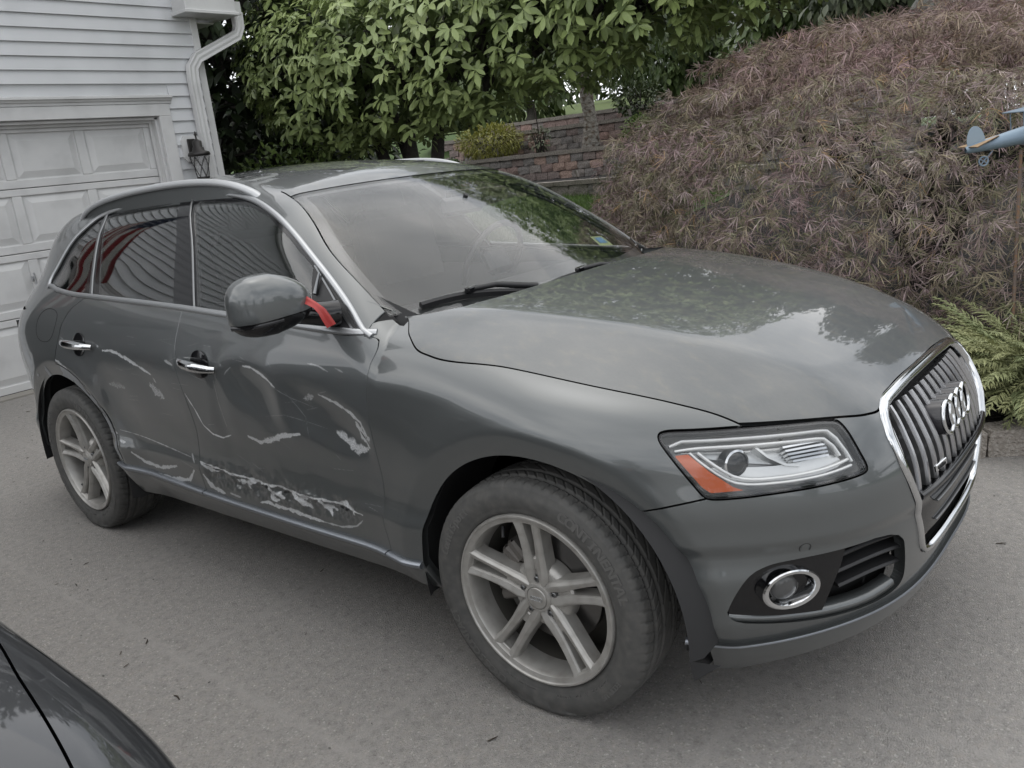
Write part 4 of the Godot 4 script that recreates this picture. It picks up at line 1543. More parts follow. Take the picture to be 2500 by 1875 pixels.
	for k in 24:
		var z0 := lerpf(-.74, .74, k / 24.0)
		var z1 := lerpf(-.74, .74, (k + 1) / 24.0)
		var a0 := Vector3(c_xh.at(absf(z0)) + .06, 1.085 - .08 * z0 * z0, z0)
		var a1 := Vector3(c_xh.at(absf(z1)) + .06, 1.085 - .08 * z1 * z1, z1)
		var x0 := c_xh.at(absf(z0)) - .075
		var x1 := c_xh.at(absf(z1)) - .075
		cw.flat([a0, a1, Vector3(x1, wsy(x1, z1) - .004, z1), Vector3(x0, wsy(x0, z0) - .004, z0)])
	put(cw, "cowl", M.black, suv)
	# inspection sticker on the far lower corner of the glass, inside
	var st := MB.new()
	var s4 := []
	for q in [[-.600, -.395], [-.612, -.500], [-.556, -.500], [-.545, -.385]]: s4.append(Vector3(q[0], wsy(q[0], q[1]) - .012, q[1]))
	st.flat(s4)
	put(st, "windscreen_sticker", mat(.28, .33, .16, .6), suv)
	var st2 := MB.new()
	var s5 := []
	for q in [[-.592, -.415], [-.601, -.478], [-.568, -.480], [-.560, -.410]]: s5.append(Vector3(q[0], wsy(q[0], q[1]) - .0105, q[1]))
	st2.flat(s5)
	put(st2, "windscreen_sticker", mat(.10, .22, .35, .6), suv)

func wsy(x: float, z: float) -> float:
	var yw := 1.115 - (x + .40 + .3 * z * z) / 1.7
	var s := clampf((yw - 1.115) / .43, 0, 1)
	return yw + .03 * sin(PI * s)

# ------------------------------------------------------------------ wheels
func tyre_mesh() -> MB:
	var prof := []      # radius, z, kind (0 wall, 1 tread)
	for q in [[.258, .090], [.263, .100], [.268, .1055], [.276, .1105], [.282, .1105], [.284, .1125], [.296, .1165], [.308, .1185], [.320, .119], [.331, .1165], [.341, .1115], [.343, .1125], [.349, .1085], [.3545, .1025]]: prof.append([q[0], q[1], 0])
	for k in 47:
		var z := lerpf(.0985, -.0985, k / 46.0)
		prof.append([.3655 - 4.5 * z * z * (.08 + absf(z)), z, 1])
	for k in range(13, -1, -1): prof.append([prof[k][0], -prof[k][1], 0])
	var nseg := 576
	var m := prof.size()
	var mb := MB.new()
	for i in nseg + 1:
		var th := TAU * i / nseg
		var c := cos(th)
		var s := sin(th)
		for k in m:
			var r: float = prof[k][0]
			var z: float = prof[k][1]
			if prof[k][2] == 1:
				var az := absf(z)
				var ph := fmod(i + (0 if z > 0 else 4) + 800 - az * 60.0, 8.0)
				if absf(az - .066) < .0035 or absf(az - .026) < .0045: r -= .0075
				elif az > .07 and ph < 1.2: r -= .005
				elif az > .03 and az < .062 and fmod(ph + z * 300.0 + 80.0, 8.0) < 1.2: r -= .004
				elif az < .02 and fmod(i * .5 + z * 200.0 + 80.0, 8.0) < 1.0: r -= .003
			elif absf(z) < .1095 and r > .345 and fmod(i + 800 - absf(z) * 60.0 + (0 if z > 0 else 4), 8.0) < 1.2: r -= .0025
			var y := maxf(r * s, -.355)
			mb.add(Vector3(r * c, y, z * (1.0 + (.05 if y <= -.33 else 0.0))), Vector3.ZERO, Vector2(th, z))
	var acc := PackedVector3Array()
	acc.resize(mb.v.size())
	for i in nseg:
		for k in m - 1:
			var a := i * m + k
			var b := a + m
			for t in [[a, b, b + 1], [a, b + 1, a + 1]]:
				var n := (mb.v[t[1]] - mb.v[t[0]]).cross(mb.v[t[2]] - mb.v[t[0]])
				for w in t: acc[w] += n
	for k in m:
		var sm := acc[k] + acc[nseg * m + k]
		acc[k] = sm
		acc[nseg * m + k] = sm
	for i in mb.v.size():
		var p := mb.v[i]
		var n := acc[i]
		var ax := Vector3(p.x, p.y, 0).normalized() * .31
		if n.dot(p - ax) < 0: n = -n
		mb.nn[i] = n.normalized()
	for i in nseg:
		for k in m - 1:
			var a := i * m + k
			mb.quad(a, a + m, a + m + 1, a + 1)
	return mb

func arc_text(mb: MB, text: String, r: float, mid: float, size: float, z: float, spread: float, bold := true) -> void:
	var f := sysfont("Droid Sans", 700 if bold else 400)
	for k in text.length():
		if text[k] == " ": continue
		var tm := TextMesh.new()
		tm.text = text[k]
		tm.font = f
		tm.font_size = 32
		tm.pixel_size = size / 24.0
		tm.depth = .0018
		var a := mid - (k - (text.length() - 1) * .5) * spread
		var bs := Basis(Vector3.BACK, a - PI / 2) * Basis.from_scale(Vector3(1.25, 1, 1))
		mb.mesh(tm, Transform3D(bs, Vector3(cos(a) * r, sin(a) * r, z)))

func build_wheels() -> void:
	var tyre := tyre_mesh().get_mesh(M.tyre)
	var tx := MB.new()
	arc_text(tx, "CONTINENTAL", .315, deg_to_rad(40), .030, .1190, .086)
	arc_text(tx, "CROSSCONTACT", .315, deg_to_rad(222), .026, .1190, .072)
	arc_text(tx, "235/55 R 19 101H", .292, deg_to_rad(-58), .014, .1152, .046)
	arc_text(tx, "ECOPLUS", .318, deg_to_rad(-40), .015, .1190, .040)
	arc_text(tx, "ContiSport", .316, deg_to_rad(146), .024, .1190, .062)
	arc_text(tx, "TUBELESS STEEL", .290, deg_to_rad(-105), .010, .1145, .030, false)
	var text := tx.get_mesh(M.tyre_text)
	var lip := MB.new()
	lip.lathe([Vector2(.262, .096), Vector2(.2615, .108), Vector2(.2585, .1125), Vector2(.254, .1125), Vector2(.2520, .1092), Vector2(.2495, .1075), Vector2(.238, .1035), Vector2(.2345, .096), Vector2(.232, .055), Vector2(.230, .025)], 96, Transform3D.IDENTITY, 0, TAU, .75)
	var rim := lip.get_mesh(M.alloy)
	var bar := MB.new()
	bar.lathe([Vector2(.230, .025), Vector2(.226, -.02), Vector2(.232, -.09), Vector2(.25, -.11)], 64)
	bar.lathe([Vector2(.233, -.085), Vector2(.05, -.085)], 40)
	var barrel := bar.get_mesh(M.barrel)
	var sp := []
	for v in 2:
		var mb := MB.new()
		var sg := 1.0 if v == 0 else -1.0
		var path := []
		var ups := []
		var sc := []
		for q in [[.030, .016, .078, .75], [.048, .0205, .0825, .92], [.068, .0225, .0850, 1.05], [.09, .0215, .0850, 1.05], [.13, .0222, .086, .88], [.17, .0245, .090, .78], [.205, .027, .0955, .78], [.228, .0300, .0995, .92], [.243, .0325, .1030, 1.2]]:
			path.append(Vector3(q[0], q[1] * sg, q[2]))
			ups.append(Vector3(-.06, 0, 1))
			sc.append(Vector2(q[3], 1.0))
		mb.sweep(path, ups, [Vector2(-.0195, -.050), Vector2(-.0165, -.010), Vector2(-.0125, -.003), Vector2(-.0035 * sg - .002, .0030), Vector2(-.0035 * sg + .002, .0030), Vector2(.0125, -.003), Vector2(.0165, -.010), Vector2(.0195, -.050)], true, false, sc)
		sp.append(mb)
	var twin: MB = sp[0]
	twin.join(sp[1])
	var web := MB.new()     # web that closes the fork near the hub and near the rim
	web.box(Vector3(.100, 0, .064), Vector3(.044, .030, .020), Basis.IDENTITY, .006)
	web.box(Vector3(.241, 0, .083), Vector3(.018, .062, .022), Basis.IDENTITY, .006)
	twin.join(web)
	var spoke := twin.get_mesh(M.alloy)
	var hb := MB.new()
	hb.lathe([Vector2(.104, .02), Vector2(.102, .050), Vector2(.092, .066), Vector2(.078, .071), Vector2(.047, .072), Vector2(.043, .086), Vector2(.038, .0885), Vector2(.0345, .0885), Vector2(.034, .084), Vector2(.0, .084)], 60, Transform3D.IDENTITY, 0, TAU, .7)
	var hub := hb.get_mesh(M.alloy)
	var cp := MB.new()
	cp.lathe([Vector2(.033, .085), Vector2(.032, .0895), Vector2(.029, .0905), Vector2(0, .0915)], 40, Transform3D.IDENTITY, 0, TAU, .5)
	var cap := cp.get_mesh(M.alloy)
	var er := MB.new()
	for k in 4:
		var rp := []
		for i in 9: rp.append(Vector2(.0062 - cos(TAU * i / 8.0) * .0011, .0920 + sin(TAU * i / 8.0) * .0012))
		er.lathe(rp, 24, Transform3D(Basis.IDENTITY, Vector3((k - 1.5) * .0092, 0, 0)), 0, TAU, -1.0)
	var rings := er.get_mesh(M.satin)
	var bo := MB.new()
	bo.lathe([Vector2(.0125, .0725), Vector2(.0125, .0732), Vector2(.0085, .0732)], 20)
	bo.lathe([Vector2(.0085, .070), Vector2(.0085, .079), Vector2(.0065, .081), Vector2(.004, .081), Vector2(.004, .076), Vector2(0, .076)], 6)
	var bolt := bo.get_mesh(M.satin_dark)
	var ds := MB.new()
	ds.lathe([Vector2(.168, -.012), Vector2(.168, .012), Vector2(.165, .014), Vector2(.098, .014), Vector2(.092, .018), Vector2(.088, .036), Vector2(.0, .036)], 60)
	var disc := ds.get_mesh(M.disc)
	var cl := MB.new()
	for k in 7:
		var a := deg_to_rad(132 + k * 11)
		cl.box(Vector3(cos(a) * .142, sin(a) * .142, .014), Vector3(.072, .032, .060), Basis(Vector3.BACK, a), .008)
	cl.box(Vector3(-.128, .03, .045), Vector3(.04, .075, .02), Basis(Vector3.BACK, .15), .008)
	cl.tube([Vector3(-.10, -.055, .03), Vector3(-.095, -.085, .03)], .009, 8)
	var cal := cl.get_mesh(M.caliper)
	var vs := MB.new()
	vs.tube([Vector3(.222, 0, .075), Vector3(.205, 0, .088), Vector3(.196, 0, .094)], [.006, .005, .005], 8)
	var valve := vs.get_mesh(M.black)
	for w in [["front_wheel", Vector3(0, .355, .8085), deg_to_rad(2.37), 1.4, 118.0], ["rear_wheel", Vector3(-2.807, .355, .8065), 0.0, 10.4, 232.0], ["front_wheel", Vector3(0, .355, -.8085), PI + deg_to_rad(2.37), 20.0, 10.0], ["rear_wheel", Vector3(-2.807, .355, -.8065), PI, 33.0, 10.0]]:
		var n := Node3D.new()
		n.name = child_name(suv, w[0])
		n.position = w[1]
		n.rotation.y = w[2]
		suv.add_child(n)
		put(tyre, "tyre", null, n)
		var t := put(text, "tyre_lettering", null, n)
		t.rotation.z = 0.0 if w[0] == "front_wheel" else deg_to_rad(6)
		put(rim, "rim", null, n)
		put(barrel, "barrel", null, n)
		put(hub, "hub", null, n)
		put(cap, "centre_cap", null, n)
		put(rings, "cap_emblem", null, n)
		put(disc, "brake_disc", null, n)
		var c2 := put(cal, "brake_caliper", null, n)
		if absf(w[2]) > 1.0: c2.rotation.z = PI - 2.0 * deg_to_rad(165)
		for k in 5:
			var a := deg_to_rad(90.0 + w[3] + 72.0 * k)
			var s := put(spoke, "spoke", null, n)
			s.rotation.z = a
			var b := put(bolt, "wheel_bolt", null, n)
			b.position = Vector3(cos(a) * .056, sin(a) * .056, 0)
		var vv := put(valve, "valve", null, n)
		vv.rotation.z = deg_to_rad(w[4])

func build_cabin() -> void:
	var head := MB.new()     # headlining under the roof
	head.box(Vector3(-2.05, 1.525, 0), Vector3(1.6, .02, 1.02))
	put(head, "headlining", mat(.22, .21, .2, .9), suv)
	var das := MB.new()
	das.box(Vector3(-.72, 1.03, 0), Vector3(.46, .10, 1.42), Basis(Vector3(0, 0, 1), .05), .03)
	put(das, "dashboard", M.black, suv)
	for s in [.37, -.37]:
		var st := Node3D.new()
		st.name = child_name(suv, "front_seat")
		suv.add_child(st)
		var a := MB.new()
		a.box(Vector3(-1.72, 1.12, s), Vector3(.15, .54, .50), Basis(Vector3(0, 0, 1), .22), .05)
		put(a, "backrest", M.fabric, st)
		a = MB.new()
		a.box(Vector3(-1.80, 1.42, s), Vector3(.10, .17, .26), Basis(Vector3(0, 0, 1), .15), .04)
		put(a, "headrest", M.fabric, st)
	var rb := MB.new()
	rb.box(Vector3(-2.72, 1.12, 0), Vector3(.16, .5, 1.25), Basis(Vector3(0, 0, 1), .25), .05)
	put(rb, "rear_bench", M.fabric, suv)
	var swm := MB.new()
	var pr := []
	for i in 9: pr.append(Vector2(.185 + cos(TAU * i / 8.0) * .014, sin(TAU * i / 8.0) * .014))
	var bs := Basis(Vector3.UP, -PI / 2) * Basis(Vector3.RIGHT, -.45)
	swm.lathe(pr, 40, Transform3D(bs, Vector3(-1.12, 1.12, -.37)), 0, TAU, -1.0)
	swm.box(Vector3(-1.10, 1.12, -.37), Vector3(.06, .12, .15), Basis(Vector3(0, 0, 1), .45), .02)
	put(swm, "steering_wheel", M.black, suv)
	var im := MB.new()
	im.box(Vector3(-.93, 1.40, 0), Vector3(.03, .07, .24), Basis(Vector3(0, 0, 1), .1), .015)
	im.tube([Vector3(-.93, 1.40, 0), Vector3(-.90, 1.44, 0)], .01, 8)
	put(im, "inside_mirror", M.black, suv)

# ------------------------------------------------------------------ the other car, its front corner at the lower left
func build_second_car() -> void:
	var c: Node3D = suv.duplicate()
	c.name = "neighbour_car"
	add_child(c)
	c.position = Vector3(.10, .0, 3.01)
	c.scale = Vector3(1, .86, 1)
	tag(c, "black car with a scratched fender, cut off by the lower left corner of the view", "car")
	var dark: StandardMaterial3D = M.paint.duplicate()
	dark.albedo_color = lin(.022, .023, .026)
	dark.metallic = .3
	var painted := [M.paint, M.paint_dusty, M.doorf]
	for k in c.find_children("*", "MeshInstance3D", true, false):
		var mi: MeshInstance3D = k
		if mi.mesh.surface_get_material(0) in painted: mi.material_override = dark
		if mi.has_meta("label"): mi.remove_meta("label")

# ------------------------------------------------------------------ ground
func ground_h(x: float, z: float) -> float:      # planting ground beyond the kerb
	var d := kerb_z(x) - z
	var h := .07 + .045 * maxf(0.0, d) + .055 * maxf(0.0, d - 5.0)
	if x < -6.0: h += .05 * minf(-6.0 - x, 6.0)
	return minf(h, .85)

func kerb_z(x: float) -> float:
	if x < .35: return -1.34 + .02 * (x + 3.0) * 0.0 - .06 * sstep(-1.0, .35, x)
	return -1.40 - .62 * (x - .35) - .05 * (x - .35) * (x - .35)

func build_ground() -> void:
	var m := mat(1, 1, 1, .88)
	m.albedo_texture = noise_tex(.16, [[0.0, .235, .224, .209], [.12, .272, .26, .245], [.5, .29, .277, .262], [.90, .312, .298, .281], [.96, .34, .325, .306], [.985, .39, .38, .355], [1.0, .44, .425, .40]], 1024, FastNoiseLite.TYPE_CELLULAR, 1, 5)
	m.detail_enabled = true
	m.detail_blend_mode = BaseMaterial3D.BLEND_MODE_MUL
	m.detail_albedo = noise_tex(.02, [[0.0, .74, .74, .75], [.3, .90, .90, .90], [.55, 1.0, 1.0, 1.0], [1.0, 1.0, .98, .95]], 1024, FastNoiseLite.TYPE_SIMPLEX_SMOOTH, 6, 6)
	m.normal_enabled = true
	m.normal_texture = noise_tex(.14, [], 1024, FastNoiseLite.TYPE_SIMPLEX_SMOOTH, 4, 7, true, 14.0)
	m.normal_scale = .5
	tri_map(m, 1.15)
	var mb := MB.new()
	mb.flat([Vector3(-60, 0, 60), Vector3(60, 0, 60), Vector3(60, 0, -7.0), Vector3(-60, 0, -7.0)], Vector3.UP)
	structure(put(mb, "driveway", m))
	var lawn := mat(1, 1, 1, .9)
	lawn.albedo_texture = noise_tex(.05, [[0.0, .03, .055, .015], [.5, .055, .095, .025], [1.0, .085, .13, .035]], 512, FastNoiseLite.TYPE_SIMPLEX_SMOOTH, 5, 11)
	tri_map(lawn, .8)
	mb = MB.new()       # ground sheet out to the horizon, under everything
	mb.flat([Vector3(-300, -.03, 300), Vector3(300, -.03, 300), Vector3(300, -.03, -300), Vector3(-300, -.03, -300)], Vector3.UP)
	structure(put(mb, "ground", lawn))
	# raised planting ground beyond the kerb
	var soil := mat(1, 1, 1, .95)
	soil.albedo_texture = noise_tex(.09, [[0.0, .010, .009, .009], [.5, .022, .020, .019], [.85, .04, .036, .032], [1.0, .06, .052, .045]], 512, FastNoiseLite.TYPE_CELLULAR, 1, 13)
	soil.normal_enabled = true
	soil.normal_texture = noise_tex(.08, [], 512, FastNoiseLite.TYPE_SIMPLEX_SMOOTH, 5, 14, true, 20.0)
	tri_map(soil, 1.6)
	mb = MB.new()
	var nx := 90
	var nz := 44
	for j in nz + 1:
		for i in nx + 1:
			var x := lerpf(-30, 16, float(i) / nx)
			var z := lerpf(kerb_z(x) - .10, -11.2, pow(float(j) / nz, 1.3))
			var e := .2
			mb.add(Vector3(x, ground_h(x, z), z), Vector3(ground_h(x - e, z) - ground_h(x + e, z), 2 * e, ground_h(x, z - e) - ground_h(x, z + e)).normalized(), Vector2(x, z))
	for j in nz:
		for i in nx:
			var a := j * (nx + 1) + i
			mb.quad(a, a + 1, a + nx + 2, a + nx + 1)
	structure(put(mb, "planting_bed", soil))
	# strip of lawn on the slope below the first wall
	mb = MB.new()
	for j in 13:
		for i in 21:
			var x2 := lerpf(-9.0, -4.4, i / 20.0)
			var z2 := lerpf(-6.9, -10.25, j / 12.0)
			mb.add(Vector3(x2, ground_h(x2, z2) + .012, z2), Vector3(0, 1, .06).normalized(), Vector2(x2, z2))
	for j in 12:
		for i in 20:
			var a2 := j * 21 + i
			mb.quad(a2, a2 + 1, a2 + 22, a2 + 21)
	structure(put(mb, "lawn_strip", lawn))
	# hill behind the walls
	mb = MB.new()
	for j in 31:
		for i in 41:
			var x3 := lerpf(-80, 50, i / 40.0)
			var z3 := lerpf(-14.2, -130, pow(j / 30.0, 1.5))
			var y3 := 2.34 + .062 * (-14.2 - z3) + .25 * sin(x3 * .11) * sstep(-14, -30, z3)
			mb.add(Vector3(x3, y3, z3), Vector3(0, 1, .03).normalized(), Vector2(x3, z3))
	for j in 30:
		for i in 40:
			var a3 := j * 41 + i
			mb.quad(a3, a3 + 1, a3 + 42, a3 + 41)
	var hl: StandardMaterial3D = lawn.duplicate()
	hl.albedo_texture = noise_tex(.03, [[0.0, .07, .10, .03], [.5, .11, .15, .045], [1.0, .15, .19, .06]], 512, FastNoiseLite.TYPE_SIMPLEX_SMOOTH, 5, 15)
	structure(put(mb, "hill_lawn", hl))
	mb = MB.new()      # grassy bank left of the walls, up to the hill
	for j in 7:
		for i in 25:
			var xb := lerpf(-70.0, -12.6, i / 24.0)
			var f := j / 6.0
			mb.add(Vector3(xb, lerpf(.6, 2.36, sstep(0, 1, f)) + .03 * sin(xb * 2.0 + f * 5.0), lerpf(-10.4, -14.4, f)), Vector3(0, 1, .45).normalized(), Vector2(xb, f))
	for j in 6:
		for i in 24:
			var ab := j * 25 + i
			mb.quad(ab, ab + 1, ab + 26, ab + 25)
	structure(put(mb, "bank", lawn))
	# kerb of rough granite blocks
	var kerb := thing("kerb", "rough tan granite kerb along the edge of the planting bed", "kerb")
	var gm := mat(1, 1, 1, .85)
	gm.albedo_texture = noise_tex(.03, [[0.0, .17, .15, .13], [.35, .27, .24, .21], [.6, .34, .31, .275], [1.0, .42, .39, .36]], 512, FastNoiseLite.TYPE_SIMPLEX_SMOOTH, 6, 17)
	gm.normal_enabled = true
	gm.normal_texture = noise_tex(.04, [], 512, FastNoiseLite.TYPE_SIMPLEX_SMOOTH, 5, 18, true, 18.0)
	tri_map(gm, 3.0)
	var x4 := -5.6
	while x4 < 4.0:
		var l := rng.randf_range(.26, .34)
		var p0 := Vector3(x4, 0, kerb_z(x4))
		var p1 := Vector3(x4 + l, 0, kerb_z(x4 + l))
		l = minf(l, l * l / p0.distance_to(p1) + .02)
		p1 = Vector3(x4 + l, 0, kerb_z(x4 + l))
		var c := (p0 + p1) * .5
		var len := p0.distance_to(p1) - .010
		var bs := Basis(Vector3.UP, -atan2(p1.z - p0.z, p1.x - p0.x))
		put(rough_block(Vector3(len, .145, .14), .010, rng.randi()), "kerb_block", gm, kerb).transform = Transform3D(bs, c + Vector3(0, .055 + rng.randf_range(-.006, .006), -.07))
		x4 += l

# A block with hewn faces: a subdivided box, corners rounded, faces pushed in and out.
func rough_block(s: Vector3, amp: float, sd: int, nx := 4, ny := 2) -> MB:
	var r := RandomNumberGenerator.new()
	r.seed = sd
	var nz := FastNoiseLite.new()
	nz.seed = sd % 10000
	nz.frequency = 7.0
	var h := s * .5
	var mb := MB.new()
	var pt := func(q: Vector3) -> Vector3:
		var p := q * h
		var c := Vector3(absf(q.x), absf(q.y), absf(q.z))
		var near := maxf(0, c.x + c.y + c.z - 2.0)
		p -= Vector3(signf(q.x) * near, signf(q.y) * near, signf(q.z) * near) * amp * .30
		return p + Vector3(nz.get_noise_3d(p.x, p.y, p.z), nz.get_noise_3d(p.x + 5, p.y, p.z), nz.get_noise_3d(p.x, p.y + 5, p.z)) * amp * 1.6
	for f in [[Vector3(0, 0, 1), Vector3(1, 0, 0), Vector3(0, 1, 0), nx, ny], [Vector3(0, 1, 0), Vector3(1, 0, 0), Vector3(0, 0, -1), nx, 1], [Vector3(1, 0, 0), Vector3(0, 0, -1), Vector3(0, 1, 0), 1, ny], [Vector3(-1, 0, 0), Vector3(0, 0, 1), Vector3(0, 1, 0), 1, ny], [Vector3(0, 0, -1), Vector3(-1, 0, 0), Vector3(0, 1, 0), 1, 1]]:
		for j in int(f[4]):
			for i in int(f[3]):
				var q := []
				for k in [[0, 0], [1, 0], [1, 1], [0, 1]]:
					q.append(pt.call(f[0] + f[1] * ((i + k[0]) * 2.0 / f[3] - 1.0) + f[2] * ((j + k[1]) * 2.0 / f[4] - 1.0)))
				for t in [[0, 1, 2], [0, 2, 3]]:
					var n: Vector3 = (q[t[1]] - q[t[0]]).cross(q[t[2]] - q[t[0]]).normalized()
					if n.dot(f[0]) < 0: n = -n
					mb.flat([q[t[0]], q[t[1]], q[t[2]]], n)
	return mb

# ------------------------------------------------------------------ the garage
const HX := -6.60
func board(mb: MB, y: float, h: float, z0: float, z1: float, z0t: float, z1t: float) -> void:
	# a lap board: the face leans out towards its lower edge
	var a := Vector3(HX + .027, y, z0)
	var b := Vector3(HX + .027, y, z1)
	var c := Vector3(HX + .005, y + h, z1t)
	var d := Vector3(HX + .005, y + h, z0t)
	mb.flat([a, b, c, d], Vector3(1, .12, 0).normalized())
	mb.flat([a, b, Vector3(HX, y, z1), Vector3(HX, y, z0)], Vector3.DOWN)
	mb.flat([a, d, Vector3(HX, y + h, z0t), Vector3(HX, y, z0)], Vector3(0, 0, -1))
	mb.flat([b, c, Vector3(HX, y + h, z1t), Vector3(HX, y, z1)], Vector3(0, 0, 1))

func build_house() -> void:
	var h := thing("garage_building", "white clapboard garage with a gable front behind the parked grey SUV", "garage")
	var z_r := -2.58
	var z_l := 4.60
	var zc := (z_r + z_l) * .5
	var slope := .95
	var y_e := 3.30
	# shell with two door openings; the left one stands open on a dark interior
	var mb := MB.new()
	for q in [[z_r, -1.98, 0.0, 2.36], [.76, 1.35, 0.0, 2.36], [4.09, z_l, 0.0, 2.36], [z_r, z_l, 2.36, y_e]]:
		mb.box(Vector3(HX - .10, (q[2] + q[3]) * .5, (q[0] + q[1]) * .5), Vector3(.199, q[3] - q[2], q[1] - q[0]))
	var pk := 7.15
	for xx in [HX, HX - .2]: mb.flat([Vector3(xx, y_e, z_r), Vector3(xx, y_e, z_l), Vector3(xx, 3.70, z_l), Vector3(xx, pk, zc), Vector3(xx, 3.70, z_r)], Vector3(1 if xx == HX else -1, 0, 0))
	mb.box(Vector3(-11.0, y_e * .5, z_r + .05), Vector3(8.4, y_e, .12))
	mb.box(Vector3(-11.0, y_e * .5, z_l - .05), Vector3(8.4, y_e, .12))
	mb.box(Vector3(-15.2, y_e * .5, zc), Vector3(.12, y_e, z_l - z_r))
	put(mb, "wall", M.vinyl, h)
	var im := MB.new()
	im.box(Vector3(-11.0, y_e - .2, zc), Vector3(8.3, .08, z_l - z_r - .25))
	im.box(Vector3(-11.0, 1.5, .95), Vector3(8.0, 3.0, .10))
	put(im, "interior", mat(.10, .095, .09, .9), h)
	var n := int((pk - .05) / .1163)
	for k in n:
		var y := .05 + k * .1163
		var segs := []
		if y < 2.30: segs = [[z_r + .075, -2.112], [.892, 1.218], [4.222, z_l - .075]]
		elif y < 2.40: segs = [[z_r + .075, -2.112], [4.222, z_l - .075]]
		elif y < 2.50: segs = [[z_r + .075, -2.135], [4.245, z_l - .075]]
		elif y < y_e - .1: segs = [[z_r + .075, z_l - .075]]
		else:
			var w0 := minf((z_l - z_r) * .5, (pk - y) / slope) - .02
			if w0 < .15: continue
			segs = [[zc - w0, zc + w0]]
		for s in segs:
			var bm := MB.new()
			var t: float = 0.0 if y < 3.62 else .1163 / slope
			board(bm, y, .1163, s[0], s[1], s[0] + t, s[1] - t)
			put(bm, "siding_board", M.vinyl, h)
	for z in [z_r + .037, z_l - .037]:
		var cb := MB.new()
		cb.box(Vector3(HX + .005, 1.61, z), Vector3(.045, 3.22, .076), Basis.IDENTITY, .004)
		put(cb, "corner_board", M.white_paint, h)
	for d in [[-1.98, .76], [1.35, 4.09]]:
		for z in [d[0] - .064, d[1] + .064]:
			var jb := MB.new()
			jb.box(Vector3(HX + .010, 1.155, z), Vector3(.05, 2.31, .128), Basis.IDENTITY, .004)
			put(jb, "door_casing", M.white_paint, h)
		var hd := MB.new()
		hd.box(Vector3(HX + .010, 2.365, (d[0] + d[1]) * .5), Vector3(.05, .11, d[1] - d[0] + .256), Basis.IDENTITY, .004)
		put(hd, "door_header", M.white_paint, h)
		var cap := MB.new()
		cap.sweep([Vector3(HX, 2.42, d[0] - .155), Vector3(HX, 2.42, d[1] + .155)], [Vector3.UP, Vector3.UP], [Vector2(0, .004), Vector2(0, .088), Vector2(-.075, .074), Vector2(-.075, .055), Vector2(-.058, .050), Vector2(-.050, .032), Vector2(-.036, .026), Vector2(-.034, .004)], true)
		put(cap, "drip_cap", M.white_paint, h)
		var rv := MB.new()      # reveal and stop moulding
		for z in [d[0] + .012, d[1] - .012]:
			rv.box(Vector3(HX - .07, 1.15, z), Vector3(.10, 2.30, .024))
			rv.box(Vector3(HX - .10, 1.15, z + (.018 if z < d[0] + .1 else -.018)), Vector3(.012, 2.30, .04))
		rv.box(Vector3(HX - .07, 2.295, (d[0] + d[1]) * .5), Vector3(.10, .024, d[1] - d[0]))
		rv.box(Vector3(HX - .095, 2.272, (d[0] + d[1]) * .5), Vector3(.018, .03, d[1] - d[0] - .05))
		put(rv, "door_stop", M.white_paint, h)
	# eaves: soffit boxes, rakes, roof, gutter and downspout
	for sg in [-1.0, 1.0]:
		var ze := z_r if sg < 0 else z_l
		var bx := MB.new()
		bx.box(Vector3(HX + .10, y_e + .02, ze + sg * .05), Vector3(.30, .19, .56), Basis.IDENTITY, .006)
		bx.box(Vector3(HX + .11, y_e - .063, ze + sg * .045), Vector3(.33, .03, .60), Basis.IDENTITY, .004)
		put(bx, "eave_return", M.white_paint, h)
		var so := MB.new()
		so.box(Vector3(-11.0, y_e - .075, ze + sg * .17), Vector3(8.4, .012, .34))
		put(so, "soffit", M.white_paint, h)
		var L := (z_l - z_r) * .5 + .30
		var dirv := Vector3(0, slope, -sg).normalized()
		var foot := Vector3(0, pk - slope * L + .13, zc + sg * L)
		var ln := L / cos(atan(slope))
		var bs := Basis(Vector3.RIGHT, dirv.cross(Vector3.RIGHT) * -1.0, dirv)
		bs = Basis(Vector3.RIGHT, Vector3(0, cos(atan(slope)), sg * sin(atan(slope))), Vector3(0, -slope, sg).normalized())
		var mid := foot + dirv * ln * .5
		var rb := MB.new()
		rb.box(mid + Vector3(HX + .225, -.02, 0), Vector3(.03, .20, ln), bs)
		rb.box(mid + Vector3(HX + .11, -.10, 0), Vector3(.20, .015, ln), bs)
		put(rb, "rake_board", M.white_paint, h)
		var rs := MB.new()
		rs.box(mid + Vector3(-10.8, .11, 0), Vector3(8.9, .05, ln + .1), bs)
		put(rs, "roof", mat(.05, .048, .047, .9), h)
		var gt := MB.new()
		gt.sweep([Vector3(HX + .16, y_e + .02, ze + sg * .40), Vector3(-15.2, y_e + .02, ze + sg * .40)], [Vector3.UP, Vector3.UP], [Vector2(-.05, -.06), Vector2(.03, -.06), Vector2(.045, -.02), Vector2(.065, .0), Vector2(.070, .055), Vector2(-.05, .055)] if sg > 0 else [Vector2(.05, -.06), Vector2(.05, .055), Vector2(-.070, .055), Vector2(-.065, .0), Vector2(-.045, -.02), Vector2(-.03, -.06)], true)
		put(gt, "gutter", M.white_paint, h)
		var ds := MB.new()
		var path := [Vector3(HX + .12, y_e - .02, ze + sg * .42), Vector3(HX + .12, y_e - .16, ze + sg * .415), Vector3(HX + .11, y_e - .24, ze + sg * .38), Vector3(HX + .085, y_e - .46, ze - sg * .10), Vector3(HX + .075, y_e - .55, ze - sg * .17), Vector3(HX + .07, y_e - .66, ze - sg * .18), Vector3(HX + .07, .15, ze - sg * .18)]
		var ups := []
		for k in path.size(): ups.append(Vector3(1, 0, 0))
		var pr := []
		for k in 5: pr.append(Vector2(.046 - k * .023, .034 if k % 2 == 0 else .029))
